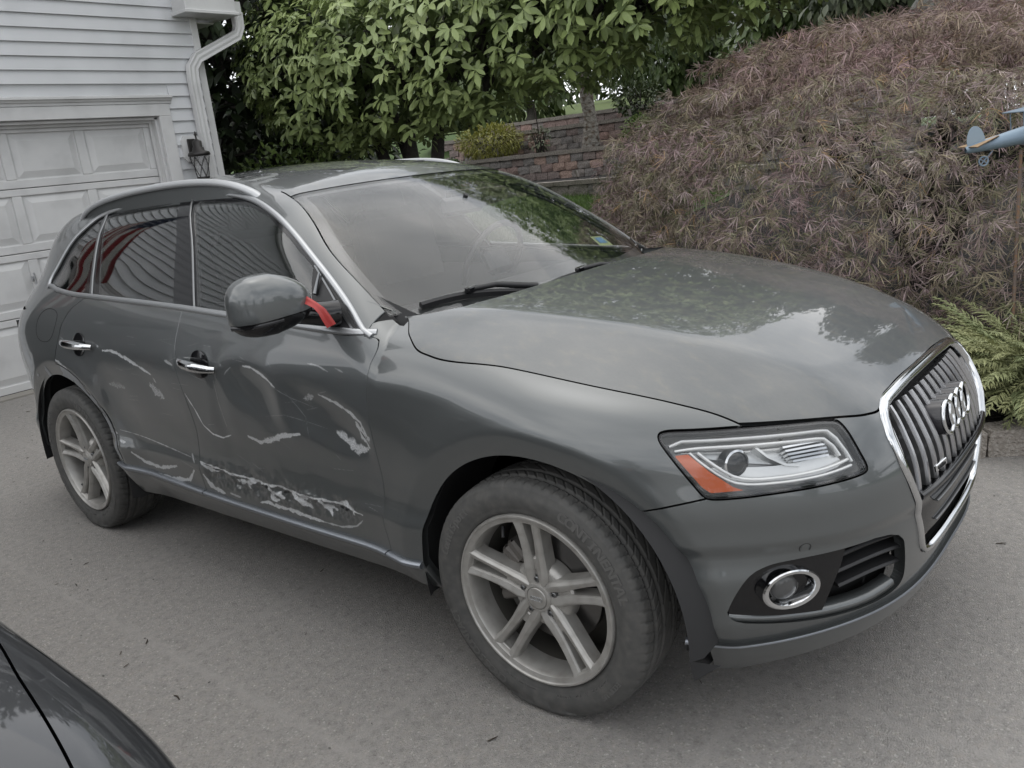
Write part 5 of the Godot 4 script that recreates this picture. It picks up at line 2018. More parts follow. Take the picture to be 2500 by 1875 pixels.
		pr.append(Vector2(-.052, .022)); pr.append(Vector2(-.052, -.034)); pr.append(Vector2(.052, -.034)); pr.append(Vector2(.052, .022))
		ds.sweep(path, ups, pr, true)
		put(ds, "downspout", M.white_paint, h)
	# lamp block on the siding
	var pl := MB.new()
	var oc := []
	for q in [[-.07, .125], [.07, .125], [.105, .085], [.105, -.085], [.07, -.125], [-.07, -.125], [-.105, -.085], [-.105, .085]]: oc.append(Vector3(HX + .045, 1.985 + q[1], -2.26 + q[0]))
	pl.flat(oc, Vector3(1, 0, 0))
	for k in 8:
		var o1: Vector3 = oc[k]
		var o2: Vector3 = oc[(k + 1) % 8]
		pl.flat([o1, o2, o2 - Vector3(.05, 0, 0), o1 - Vector3(.05, 0, 0)])
	put(pl, "lamp_block", M.white_paint, h)
	# closed door
	var gd := thing("garage_door", "closed white sectional garage door with raised panels, at the left edge", "garage door")
	var ys := [.012, .655, 1.205, 1.755, 2.285]
	for r in 4:
		var sec := Node3D.new()
		sec.name = child_name(gd, "door_section")
		gd.add_child(sec)
		var y0: float = ys[r] + .003
		var y1: float = ys[r + 1] - .003
		var rm := MB.new()
		rm.box(Vector3(-6.755, (y0 + y1) * .5, -.61), Vector3(.03, y1 - y0, 2.69))
		rm.box(Vector3(-6.733, y0 + .036, -.61), Vector3(.026, .072, 2.69), Basis.IDENTITY, .005)
		rm.box(Vector3(-6.733, y1 - .030, -.61), Vector3(.026, .060, 2.69), Basis.IDENTITY, .005)
		for c in 5:
			var zz := -1.9175 + c * .665 - (.0 if c else .0)
			rm.box(Vector3(-6.7335, (y0 + y1) * .5 + .006, zz if c > 0 else -1.915), Vector3(.025, y1 - y0 - .134, .085), Basis.IDENTITY, .005)
		put(rm, "rails", M.white_paint, sec)
		for c in 4:
			var pm := MB.new()
			var za := -1.86 + c * .665
			var zb := za + .55
			var ya := y0 + .085
			var yb := y1 - .072
			var o := [Vector3(-6.739, ya, za), Vector3(-6.739, ya, zb), Vector3(-6.739, yb, zb), Vector3(-6.739, yb, za)]
			var e := .055
			var i := [Vector3(-6.722, ya + e, za + e), Vector3(-6.722, ya + e, zb - e), Vector3(-6.722, yb - e, zb - e), Vector3(-6.722, yb - e, za + e)]
			pm.flat(i, Vector3(1, 0, 0))
			for k in 4:
				var nn: Vector3 = (o[(k + 1) % 4] - o[k]).cross(i[k] - o[k]).normalized()
				if nn.x < 0: nn = -nn
				pm.flat([o[k], o[(k + 1) % 4], i[(k + 1) % 4], i[k]], nn)
			put(pm, "raised_panel", M.white_paint, sec)
	var hm := MB.new()
	hm.box(Vector3(-6.70, .978, -.545), Vector3(.02, .05, .03), Basis.IDENTITY, .006)
	hm.tube([Vector3(-6.69, .978, -.545), Vector3(-6.655, .978, -.545)], .009, 8)
	hm.tube([Vector3(-6.655, 1.03, -.545), Vector3(-6.655, .925, -.545)], [.007, .010], 8)
	put(hm, "handle", M.satin, gd)
	var wsm := MB.new()
	wsm.box(Vector3(-6.735, .010, -.61), Vector3(.03, .020, 2.7))
	put(wsm, "weather_strip", M.black, gd)
	var slab := MB.new()
	slab.box(Vector3(-6.66, .004, 1.0), Vector3(.24, .02, 6.4))
	structure(put(slab, "door_threshold", mat(.26, .245, .22, .9)))
	# wall lantern
	var lt := thing("wall_lantern", "dark metal wall lantern with criss-cross glass cage beside the garage door", "lantern")
	var dk := mat(.035, .033, .032, .45, .5)
	var lc := Vector3(-6.42, 1.905, -2.235)
	var ry := Transform3D(Basis(Vector3.RIGHT, -PI / 2), lc)
	var lb := MB.new()
	lb.lathe([Vector2(.004, .235), Vector2(.010, .215), Vector2(.016, .205), Vector2(.008, .19), Vector2(.010, .16), Vector2(.036, .145), Vector2(.044, .14), Vector2(.044, .085), Vector2(.054, .08), Vector2(.06, .05), Vector2(.10, .035), Vector2(.106, .02), Vector2(.106, .005), Vector2(.095, .0)], 20, ry, 0, TAU, .3)
	put(lb, "cap", dk, lt)
	var cg := MB.new()
	for k in 12:
		var a := TAU * k / 12.0
		for s in [-1.0, 1.0]:
			var pts := []
			for i in 5:
				var f := i / 4.0
				var r2: float = lerpf(.094, .055, f)
				pts.append(lc + Vector3(cos(a + s * f * 1.05) * r2, -.005 - .20 * f, sin(a + s * f * 1.05) * r2))
			if k % 2 == 0: cg.tube(pts, .0035, 5)
	cg.lathe([Vector2(.062, -.20), Vector2(.062, -.215), Vector2(.03, -.23), Vector2(.01, -.25), Vector2(.0, -.26)], 16, ry)
	put(cg, "cage", dk, lt)
	var gg := MB.new()
	gg.lathe([Vector2(.088, -.002), Vector2(.052, -.20)], 20, ry)
	var frost := mat(.5, .5, .5, .25)
	frost.transparency = BaseMaterial3D.TRANSPARENCY_ALPHA
	frost.albedo_color = Color(.8, .8, .8, .3)
	put(gg, "glass", frost, lt)
	var ar := MB.new()
	ar.box(Vector3(HX + .055, 1.96, -2.25), Vector3(.02, .24, .085), Basis.IDENTITY, .006)
	ar.tube([Vector3(HX + .06, 1.98, -2.25), Vector3(HX + .12, 2.0, -2.245), lc + Vector3(-.04, .11, 0)], .012, 8)
	put(ar, "bracket", dk, lt)
	# flag on a pole between the doors (it shows in the car's side windows)
	var fl := thing("house_flag", "red white and blue striped flag hanging from a slanted pole beside the garage doors", "flag")
	var pm2 := MB.new()
	pm2.tube([Vector3(HX + .02, 2.85, 1.06), Vector3(-5.55, 3.72, 1.06)], .014, 10)
	put(pm2, "pole", M.white_paint, fl)
	var img := Image.create(390, 247, false, Image.FORMAT_RGB8)
	for s in 13: img.fill_rect(Rect2i(0, s * 19, 390, 19), Color(.55, .07, .10) if s % 2 == 0 else Color(.85, .84, .82))
	img.fill_rect(Rect2i(0, 0, 156, 133), Color(.06, .08, .22))
	for r in 9:
		for c in (6 if r % 2 == 0 else 5):
			var px := int(13 + c * 26 + (0 if r % 2 == 0 else 13))
			var py := int(13 + r * 13.3)
			for dy in range(-4, 5):
				for dx in range(-4, 5):
					var aa := atan2(dx, -dy)
					if Vector2(dx, dy).length() < 2.6 + 1.9 * cos(5.0 * aa): img.set_pixel(px + dx, py + dy, Color(.9, .9, .9))
	var fmat := mat(1, 1, 1, .85)
	fmat.albedo_texture = ImageTexture.create_from_image(img)
	fmat.backlight_enabled = true
	fmat.backlight = Color(.4, .4, .4)
	var fm := MB.new()
	for j in 25:
		for i in 17:
			var u := j / 24.0        # along the fly, hanging down
			var v := i / 16.0        # along the pole
			var p := Vector3(-5.60, 3.68, 1.06).lerp(Vector3(-6.34, 3.04, 1.06), v)
			p += Vector3(-.25 * u * (1.0 - v) + .05 * sin(v * 9.0) * u, -1.42 * u + .12 * u * v, .55 * u + .10 * sin(v * 11.0 + u * 2.0) * u)
			fm.add(p, Vector3(0, .2, 1).normalized(), Vector2(u, v))
	for j in 24:
		for i in 16:
			var a := j * 17 + i
			fm.quad(a, a + 1, a + 18, a + 17)
	put(fm, "cloth", fmat, fl)

# ------------------------------------------------------------------ terraced walls
func build_walls() -> void:
	var mats := []
	for c in [[.42, .285, .25], [.36, .265, .24], [.33, .295, .275], [.27, .25, .24], [.46, .33, .28], [.29, .235, .22]]:
		var m := mat(1, 1, 1, .92)
		m.albedo_texture = noise_tex(.05, [[0.0, c[0] * .5, c[1] * .5, c[2] * .5], [.5, c[0], c[1], c[2]], [1.0, c[0] * 1.5, c[1] * 1.5, c[2] * 1.5]], 256, FastNoiseLite.TYPE_SIMPLEX_SMOOTH, 5, 40 + mats.size())
		mats.append(tri_map(m, 2.0))
	var capm := mat(1, 1, 1, .92)
	capm.albedo_texture = noise_tex(.05, [[0.0, .18, .16, .145], [.5, .30, .27, .24], [1.0, .40, .37, .33]], 256, FastNoiseLite.TYPE_SIMPLEX_SMOOTH, 5, 50)
	tri_map(capm, 2.0)
	var mulch := mat(1, 1, 1, .95)
	mulch.albedo_texture = noise_tex(.09, [[0.0, .010, .009, .009], [.5, .026, .024, .023], [.85, .045, .042, .040], [1.0, .07, .064, .06]], 512, FastNoiseLite.TYPE_CELLULAR, 1, 51)
	tri_map(mulch, 1.4)
	var variants := []
	for k in 8: variants.append([])
	var tiers := [
		[-10.3, .55, 1.05, .20, .42, "lowest grey block retaining wall, half hidden by the red maple"],
		[-11.5, 1.02, 1.60, .155, .30, "second block retaining wall up the slope, reddish split stone above the car roof"],
		[-12.7, 1.57, 2.11, .155, .30, "third block retaining wall, behind the peeling tree trunk"],
		[-14.0, 2.08, 2.37, .155, .34, "topmost short retaining wall below the far lawn"]]
	for t in tiers:
		var w := thing("retaining_wall", t[5], "retaining wall", Vector3.ZERO, "terraced retaining walls")
		var rh: float = t[3]
		var rows := int(round((t[2] - .075 - t[1]) / rh))
		var vs := []
		for k in 6: vs.append(rough_block(Vector3(t[4] - .007, rh - .006, .22), .016, 900 + k, 3, 2))
		var meshes := []
		for k in 6:
			for c in mats.size():
				meshes.append(null)
		for r in rows:
			var y: float = t[2] - .075 - rh * (rows - r) + rh * .5
			var x: float = -13.0 + (.5 * t[4] if r % 2 else 0.0)
			while x < -2.2:
				var l: float = t[4]
				var c := rng.randi() % mats.size()
				if t[0] > -11.0: c = [2, 3, 3, 5][rng.randi() % 4]
				var k := rng.randi() % 6
				var at := k * mats.size() + c
				if meshes[at] == null: meshes[at] = vs[k].get_mesh(mats[c]).duplicate()
				var b := put(meshes[at], "block", null, w)
				b.position = Vector3(x + l * .5, y, t[0] - .11 + rng.randf_range(-.006, .010))
				x += l
		var x2 := -13.0
		while x2 < -2.2:
			var cb := rough_block(Vector3(.448, .078, .30), .006, rng.randi(), 3, 1)
			put(cb, "cap_stone", capm, w).position = Vector3(x2 + .225, t[2] - .036, t[0] - .12 + rng.randf_range(-.004, .004))
			x2 += .45
		var bk := MB.new()
		bk.box(Vector3(-7.6, (t[1] + t[2]) * .5 - .06, t[0] - .33), Vector3(10.8, t[2] - t[1] + .05, .16))
		put(bk, "backfill", mats[3], w)
		var mb := MB.new()
		mb.flat([Vector3(-14, t[2] - .03, t[0] - .2), Vector3(6, t[2] - .03, t[0] - .2), Vector3(6, t[2] + .02, t[0] - 1.35), Vector3(-14, t[2] + .02, t[0] - 1.35)], Vector3.UP)
		structure(put(mb, "terrace_mulch", mulch))

# ------------------------------------------------------------------ plants
func leaf_mesh(profile: Array, fold: float, droop: float) -> MB:     # along +x, 1 long; profile [[x, half width]]
	var mb := MB.new()
	for q in profile:
		var x: float = q[0]
		var w: float = q[1]
		var y := -droop * x * x
		mb.add(Vector3(x, y + fold * w, -w), Vector3(0, 1, fold * .8).normalized())
		mb.add(Vector3(x, y, 0), Vector3(droop * x, 1, 0).normalized())
		mb.add(Vector3(x, y + fold * w, w), Vector3(0, 1, -fold * .8).normalized())
	for i in profile.size() - 1:
		var a := i * 3
		mb.quad(a, a + 1, a + 4, a + 3)
		mb.quad(a + 1, a + 2, a + 5, a + 4)
	return mb

func leaf_mat(rough := .5, through := .3) -> StandardMaterial3D:
	var m := mat(1, 1, 1, rough)
	m.vertex_color_use_as_albedo = true
	m.backlight_enabled = true
	m.backlight = Color(through, through, through)
	m.cull_mode = BaseMaterial3D.CULL_DISABLED
	return m

func flat_leaf_mat(c: Color, rough := .5, through := .3) -> StandardMaterial3D:
	var m := mat(c.r, c.g, c.b, rough)
	m.backlight_enabled = true
	m.backlight = Color(through, through, through)
	m.cull_mode = BaseMaterial3D.CULL_DISABLED
	return m

func scatter(mesh: Mesh, xs: Array, cols: Array, called: String, parent: Node, m: Material) -> MultiMeshInstance3D:
	var mm := MultiMesh.new()
	mm.transform_format = MultiMesh.TRANSFORM_3D
	mm.use_colors = true
	mm.mesh = mesh
	mm.instance_count = xs.size()
	for i in xs.size():
		mm.set_instance_transform(i, xs[i])
		mm.set_instance_color(i, cols[i])
	var o := MultiMeshInstance3D.new()
	o.multimesh = mm
	o.material_override = m
	o.name = numbered(called) if parent == self else child_name(parent, called)
	parent.add_child(o, true)
	o.set_meta("kind", "stuff")
	return o

func aim(dir: Vector3, up: Vector3, s: float) -> Basis:
	var x := dir.normalized()
	var z := x.cross(up)
	if z.length() < .01: z = x.cross(Vector3.FORWARD)
	z = z.normalized()
	return Basis(x * s, z.cross(x) * s, z * s)

func rdir(r: RandomNumberGenerator) -> Vector3:
	var y := r.randf_range(-1, 1)
	var a := r.randf() * TAU
	var q := sqrt(1.0 - y * y)
	return Vector3(cos(a) * q, y, sin(a) * q)

const EYE := Vector3(1.3928, 1.5581, 2.5192)

# lobes: [centre, radii]; shoots sit near the outer shell
func shoots(lobes: Array, per_m2: float, r: RandomNumberGenerator, depth := .3, below := -99.0) -> Array:
	var out := []
	for l in lobes:
		var c: Vector3 = l[0]
		var q: Vector3 = l[1]
		var area := 4.0 * PI * pow((pow(q.x * q.y, 1.6) + pow(q.x * q.z, 1.6) + pow(q.y * q.z, 1.6)) / 3.0, 1.0 / 1.6)
		for k in int(area * per_m2):
			var d := rdir(r)
			var sc := 1.0 - depth * pow(r.randf(), 1.6)
			var p := c + d * q * sc
			if p.y < below: continue
			var hid := false
			for o in lobes:
				if o == l: continue
				if ((p - o[0]) / o[1]).length() < .72: hid = true
			if hid: continue
			out.append([p, (d / q).normalized()])
	return out

func limb_tree(t: Node3D, m: Material, foot: Vector3, lobes: Array, r0: float, r: RandomNumberGenerator, stems := 1) -> void:
	for s in stems:
		var mb := MB.new()
		var f := foot + Vector3(r.randf_range(-.25, .25), 0, r.randf_range(-.25, .25)) * (1.0 if stems > 1 else 0.0)
		var c: Vector3 = lobes[s % lobes.size()][0]
		var top := Vector3(lerpf(f.x, c.x, .5), c.y, lerpf(f.z, c.z, .5))
		var pts := []
		var rad := []
		for k in 7:
			var g := k / 6.0
			pts.append(f.lerp(top, g) + Vector3(sin(g * 5.0 + s) * .07, 0, cos(g * 4.0 + s) * .07))
			rad.append(r0 * (1.25 - .8 * g) if k > 0 else r0 * 1.6)
		mb.tube(pts, rad, 10)
		put(mb, "trunk", m, t)
	var lm := MB.new()
	for l in lobes:
		for k in 7:
			var d := rdir(r)
			d.y = absf(d.y) * .5 - .1
			var a: Vector3 = foot + (l[0] - foot) * r.randf_range(.55, .8) + Vector3(0, .5, 0)
			var b: Vector3 = l[0] + d.normalized() * l[1] * .85
			lm.tube([a, a.lerp(b, .5) + Vector3(0, .15, 0), b], [r0 * .4, r0 * .25, r0 * .08], 5)
	put(lm, "limbs", m, t)

func build_plants() -> void:
	var bark := mat(1, 1, 1, .95)
	bark.albedo_texture = noise_tex(.04, [[0.0, .02, .018, .016], [.5, .05, .045, .038], [1.0, .10, .09, .075]], 256, FastNoiseLite.TYPE_SIMPLEX_SMOOTH, 5, 60)
	tri_map(bark, 2.0)
	M.bark = bark
	magnolia()
	maple()
	juniper()
	background_plants()
	beds()

func magnolia() -> void:
	var r := RandomNumberGenerator.new()
	r.seed = 101
	var t := thing("magnolia_tree", "broad leafy green tree with low spreading branches behind the car roof", "tree")
	var lobes := [[Vector3(-7.85, 3.0, -5.0), Vector3(.95, .95, 1.0)], [Vector3(-7.0, 2.78, -4.8), Vector3(1.4, .98, 1.1)], [Vector3(-5.8, 2.85, -4.7), Vector3(1.4, 1.0, 1.1)], [Vector3(-4.7, 2.98, -4.7), Vector3(1.2, 1.0, 1.1)], [Vector3(-3.7, 3.10, -4.7), Vector3(1.1, .98, 1.0)], [Vector3(-2.8, 3.20, -4.7), Vector3(1.0, .95, 1.0)], [Vector3(-1.9, 3.30, -4.8), Vector3(.95, .85, .9)], [Vector3(-1.3, 3.35, -5.0), Vector3(.8, .75, .8)], [Vector3(-6.5, 4.2, -6.6), Vector3(2.2, 1.4, 1.6)], [Vector3(-4.3, 4.6, -6.6), Vector3(2.3, 1.5, 1.6)], [Vector3(-2.6, 4.5, -6.3), Vector3(1.6, 1.2, 1.4)], [Vector3(-5.0, 5.5, -7.0), Vector3(2.0, 1.0, 1.4)]]
	limb_tree(t, M.bark, Vector3(-6.5, .2, -5.3), lobes, .10, r, 4)
	var lm := leaf_mesh([[0.0, .012], [.12, .03], [.35, .13], [.62, .195], [.84, .14], [1.0, .0]], .35, .22)
	var lmesh := lm.get_mesh(null)
	var xs := []
	var cols := []
	var near := []
	for s in shoots(lobes, 25.0, r, .15):
		var p: Vector3 = s[0]
		var n: Vector3 = s[1]
		var face := n.dot((EYE - p).normalized())
		if face < -.45 and r.randf() < .6: continue
		var ax := (Vector3(n.x, maxf(n.y, -.05), n.z) + Vector3(0, .55, 0) + rdir(r) * .3).normalized()
		var cnt := r.randi_range(5, 8)
		var tone := r.randf()
		var young := r.randf() < .16
		for k in cnt:
			var a := TAU * k / cnt + r.randf() * .7
			var sd := ax.cross(Vector3(.3, 1, .2)).normalized()
			var d := (sd * cos(a) + ax.cross(sd) * sin(a)).normalized()
			var dir := (d + ax * r.randf_range(.0, .6) + Vector3(0, -.45, 0)).normalized()
			var up := (ax + Vector3(0, .35, 0) + n * .3).normalized()
			var ln := r.randf_range(.085, .18)
			var x := Transform3D(aim(dir, up, ln), p + ax * r.randf_range(-.04, .05))
			var c := Color(.22, .285, .095).lerp(Color(.34, .42, .155), clampf(tone * .7 + r.randf() * .4, 0, 1))
			if young: c = c.lerp(Color(.36, .42, .16), .5)
			c = c.lerp(Color(.15, .20, .12), r.randf() * .3)
			xs.append(x)
			cols.append(c)
	var order := range(xs.size())
	var key := PackedFloat32Array()
	for x in xs:
		key.append(x.origin.distance_to(EYE) + 2.0 * maxf(0.0, x.origin.y - 3.6) + maxf(0, -x.origin.x - 8.0))
	order.sort_custom(func(a, b): return key[a] < key[b])
	var lv := []
	for k in 10: lv.append(lm.get_mesh(flat_leaf_mat(Color(.22, .285, .095).lerp(Color(.36, .435, .165), k / 9.0), .40, .6)))
	var xs2 := []
	var cols2 := []
	for i in order.size():
		var at: int = order[i]
		if i < 300:
			var v := clampi(int((cols[at].g - .285) / .15 * 9.0), 0, 9)
			put(lv[v], "leaf", null, t).transform = xs[at]
		else:
			xs2.append(xs[at])
			cols2.append(cols[at])
	# sparse inner leaves so the crown is not hollow
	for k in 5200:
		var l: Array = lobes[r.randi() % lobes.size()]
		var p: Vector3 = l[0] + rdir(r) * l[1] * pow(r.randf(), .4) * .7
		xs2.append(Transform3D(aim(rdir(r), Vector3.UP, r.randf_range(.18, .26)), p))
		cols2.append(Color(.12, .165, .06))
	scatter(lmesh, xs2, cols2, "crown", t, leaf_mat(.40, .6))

func maple() -> void:
	var r := RandomNumberGenerator.new()
	r.seed = 202
	var t := thing("weeping_maple", "weeping laceleaf maple with fine purple-brown leaves, a dome beyond the hood", "tree")
	var nz := FastNoiseLite.new()
	nz.seed = 9
	nz.frequency = .55
	nz.fractal_octaves = 3
	var c := Vector3(-.35, .15, -4.75)
	var q := Vector3(2.75, 2.12, 2.35)
	var mb := MB.new()
	for s in 5:
		var a := TAU * s / 5.0
		mb.tube([c + Vector3(0, -.1, 0), c + Vector3(cos(a) * .25, .7, sin(a) * .25), c + Vector3(cos(a) * .9, 1.35, sin(a) * .8), c + Vector3(cos(a) * 1.9, 1.25, sin(a) * 1.6)], [.10, .08, .05, .02], 7)
	put(mb, "trunk", M.bark, t)
	# a leaf: five to seven thin drooping lobes on a stalk, no two variants alike
	var vars := []
	for v in 8:
		var lf := MB.new()
		var n := r.randi_range(4, 7)
		for k in n:
			var a: float = (k - (n - 1) * .5) * r.randf_range(.2, .42) + r.randf_range(-.18, .18)
			var l: float = r.randf_range(.55, 1.1)
			var one := leaf_mesh([[0.0, .006], [.35, .018], [.65, .026], [.85, .014], [1.0, .0]], .6, r.randf_range(.1, 1.1))
			var bs := Basis(Vector3.UP, a) * Basis(Vector3.BACK, r.randf_range(-.5, .4)) * Basis(Vector3.RIGHT, r.randf_range(-.9, .9)) * Basis.from_scale(Vector3(l, 1, 1))
			for i in one.v.size():
				one.v[i] = bs * one.v[i]
				one.nn[i] = (bs * one.nn[i]).normalized()
			lf.join(one)
		vars.append(lf)
	var pal := [Color(.27, .185, .185), Color(.33, .255, .25), Color(.22, .185, .135), Color(.26, .22, .145), Color(.20, .145, .135), Color(.37, .30, .275)]
	var sets := []
	var csets := []
	for v in 8:
		sets.append([])
		csets.append([])
	var all := []
	for k in 95000:
		var d := rdir(r)
		if d.y < -.05 or d.dot((EYE - c).normalized()) < -.35: continue
		var b := nz.get_noise_3d(d.x * 3.4, d.y * 5.0, d.z * 3.4)
		# overlapping skirts: each tier swells towards its lower hem, then steps back
		var el := acos(clampf(d.y, -1, 1)) / (PI * .5)
		var tier := fposmod(el * 4.3 + 1.5 * nz.get_noise_3d(d.x * 2.2 + 7.0, 0.0, d.z * 2.2) + .35 * b, 1.0)
		var shell := .955 + .09 * tier + .07 * b - .17 * pow(r.randf(), 1.8)
		var prim := pow(pow(absf(d.x), 2.4) + pow(absf(d.y), 2.4) + pow(absf(d.z), 2.4), -1.0 / 2.4)
		var p := c + d * q * shell * prim
		if p.y < ground_h(p.x, p.z) + .16 + .12 * b: continue
		var n := (d / q).normalized()
		if n.dot((EYE - p).normalized()) < -.5: continue
		var side := n.cross(Vector3.UP).normalized()
		var downhill := (Vector3.DOWN - n * Vector3.DOWN.dot(n)).normalized()
		var dir := (downhill * r.randf_range(.2, 1.2) + n * r.randf_range(-.05, .55) + side * r.randf_range(-1.1, 1.1) + rdir(r) * .3).normalized()
		var ln := r.randf_range(.06, .115)
		var x := Transform3D(aim(dir, (n + rdir(r) * 1.1).normalized(), ln), p)
		var tone := nz.get_noise_3d(p.x * 2.2 + 40.0, p.y * 2.2, p.z * 2.2)
		var cc: Color = pal[clampi(int(2.6 + tone * 4.5 + r.randf_range(-1.8, 1.8)), 0, 5)]
		if r.randf() < .2: cc = Color(.17, .17, .09)
		if d.y > .75: cc = cc.lerp(Color(.27, .15, .135), .3)
		if r.randf() < .015: cc = Color(.36, .24, .12)      # scorched tips
		cc = cc * r.randf_range(.8, 1.2)
		all.append([x, cc, r.randi() % 8])
	all.sort_custom(func(a, b): return a[0].origin.distance_squared_to(EYE) < b[0].origin.distance_squared_to(EYE))
	# bare twigs poking through
	var tg := MB.new()
	for k in 70:
		var d2 := rdir(r)
		d2.y = absf(d2.y)
		if d2.z < -.2: continue
		var p2 := c + d2 * q * .99
		var dn2 := (Vector3(d2.x, -.7, d2.z)).normalized()
		tg.tube([p2 - d2 * .25, p2, p2 + dn2 * .18], [.006, .004, .002], 4)
	put(tg, "twigs", mat(.20, .15, .12, .8), t).set_meta("kind", "stuff")
	var lm := []
	for v in 8:
		for k in 6: lm.append(vars[v].get_mesh(flat_leaf_mat(pal[k], .55, .25)).duplicate())
	var done := 0
	for e in all:
		var p: Vector3 = e[0].origin
		if done < 300 and p.x > -1.6 and p.y > .45 and r.randf() < .55:
			var best := 0
			for k in 6:
				if absf(pal[k].r - e[1].r) + absf(pal[k].g - e[1].g) < absf(pal[best].r - e[1].r) + absf(pal[best].g - e[1].g): best = k
			put(lm[int(e[2]) * 6 + best], "leaf", null, t).transform = e[0]
			done += 1
			continue
		sets[e[2]].append(e[0])
		csets[e[2]].append(e[1])
	for v in 8: scatter(vars[v].get_mesh(null), sets[v], csets[v], "crown", t, leaf_mat(.55, .25))

func juniper() -> void:
	var r := RandomNumberGenerator.new()
	r.seed = 303
	# a spray: a stalk with many short side twigs
	var sp := MB.new()
	for k in 22:
		var f := (k + 1) / 23.0
		for s in [-1.0, 1.0]:
			var l := .26 * (1.0 - f * .75)
			var one := leaf_mesh([[0.0, .016], [.5, .026], [1.0, .0]], .6, .1)
			var bs := Basis(Vector3.UP, -s * r.randf_range(.5, .9)) * Basis(Vector3.RIGHT, r.randf_range(-.8, .8)) * Basis.from_scale(Vector3(l, .6, .5))
			var off := Vector3(f, -.12 * f * f + r.randf_range(-.02, .02), 0)
			for i in one.v.size():
				one.v[i] = bs * one.v[i] + off
				one.nn[i] = (bs * one.nn[i]).normalized()
			sp.join(one)
	var mesh := sp.get_mesh(null)
	var spots := [[Vector3(.84, .12, -2.2), .60, "gold-green feathery juniper spreading over the kerb, right of the grille"], [Vector3(1.5, .12, -2.75), .75, "larger gold-green juniper behind the one by the grille, at the right edge"]]
	for s in spots:
		var t := thing("juniper_shrub", s[2], "shrub", s[0], "gold junipers along the kerb")
		var xs := []
		var cols := []
		for k in 900:
			var a := r.randf() * TAU
			var up := pow(r.randf(), 1.3)
			var d := Vector3(cos(a), .10 + up * .75, sin(a)).normalized()
			var st: float = r.randf_range(.1, .72) * s[1]
			var p: Vector3 = Vector3(d.x * st, .05 + d.y * st * .85 + .06, d.z * st)
			var dir := (d + Vector3(0, -.25, 0) + rdir(r) * .3).normalized()
			xs.append(Transform3D(aim(dir, Vector3.UP + rdir(r) * .4, r.randf_range(.18, .34)), p))
			var c := Color(.20, .235, .11).lerp(Color(.39, .40, .20), r.randf())
			cols.append(c)
		var o := scatter(mesh, xs, cols, "foliage", t, leaf_mat(.6, .3))
		var mb := MB.new()
		for k in 9:
			var a2 := TAU * k / 9.0
			mb.tube([Vector3(0, -.05, 0), Vector3(cos(a2) * .3, .12, sin(a2) * .3), Vector3(cos(a2) * .6, .18, sin(a2) * .6) * s[1]], [.015, .01, .004], 5)
		put(mb, "stems", M.bark, t)

func bush(called: String, label: String, cat: String, at: Vector3, rad: Vector3, n: int, leaf: float, c0: Color, c1: Color, sd: int, group := "", slim := .3) -> Node3D:
	var r := RandomNumberGenerator.new()
	r.seed = sd
	var t := thing(called, label, cat, at, group)
	var mb := MB.new()
	for k in 6:
		var a := TAU * k / 6.0 + .3
		mb.tube([Vector3(cos(a) * .05, -.15, sin(a) * .05), Vector3(cos(a) * rad.x * .35, rad.y * .8, sin(a) * rad.z * .35), Vector3(cos(a) * rad.x * .6, rad.y * 1.5, sin(a) * rad.z * .6)], [.03, .02, .008], 5)
	put(mb, "stems", M.bark, t)
	var lm := leaf_mesh([[0.0, .04], [.4, slim], [.75, slim * .8], [1.0, 0.0]], .3, .2).get_mesh(null)
	var xs := []
	var cols := []
	var nz := FastNoiseLite.new()
	nz.seed = sd
	nz.frequency = 1.6
	for k in n:
		var d := rdir(r)
		var b := 1.0 + .22 * nz.get_noise_3d(d.x * 1.4, d.y * 1.4, d.z * 1.4)
		var p := Vector3(0, rad.y, 0) + d * rad * (b - .45 * pow(r.randf(), 1.5))
		if p.y < .02: continue
		var dir := (d + rdir(r) * .8).normalized()
		xs.append(Transform3D(aim(dir, (Vector3.UP + rdir(r) * .5).normalized(), leaf * r.randf_range(.7, 1.3)), p))
		cols.append(c0.lerp(c1, r.randf()) * r.randf_range(.85, 1.15))
	scatter(lm, xs, cols, "foliage", t, leaf_mat(.5))
	return t

func wood_tree(called: String, label: String, foot: Vector3, h: float, w: float, c0: Color, c1: Color, sd: int, leaf := .22, dens := 9.0, low := .35, weep := 0.0, group := "") -> Node3D:
	var r := RandomNumberGenerator.new()
	r.seed = sd
	var t := thing(called, label, "tree", Vector3.ZERO, group)
	var lobes := []
	for k in 7:
		var f := k / 6.0
		var a := r.randf() * TAU
		var rr := w * (.45 + .2 * r.randf())
		lobes.append([foot + Vector3(cos(a) * w * .45 * (1.0 - f * .6), h * lerpf(low + .1, .86, f), sin(a) * w * .45 * (1.0 - f * .6)), Vector3(rr, h * .17, rr) * (1.1 - .4 * f)])
	limb_tree(t, M.bark, foot, lobes, .035 * h * .5 + .05, r, 1)
	var lm := leaf_mesh([[0.0, .03], [.35, .2], [.65, .24], [1.0, 0.0]], .3, .25).get_mesh(null)
	var xs := []
	var cols := []
	for s in shoots(lobes, dens, r, .5):
		for k in 4:
			var dir: Vector3 = (s[1] + rdir(r) * .9 + Vector3(0, -.2 - weep * 2.0, 0)).normalized()
			var p: Vector3 = s[0] + rdir(r) * .25 + Vector3(0, -weep * r.randf() * 1.2, 0)
			xs.append(Transform3D(aim(dir, (Vector3.UP + rdir(r) * .4).normalized(), leaf * r.randf_range(.7, 1.35)), p))
			cols.append(c0.lerp(c1, r.randf()) * r.randf_range(.8, 1.15))
	scatter(lm, xs, cols, "crown", t, leaf_mat(.5))
	return t

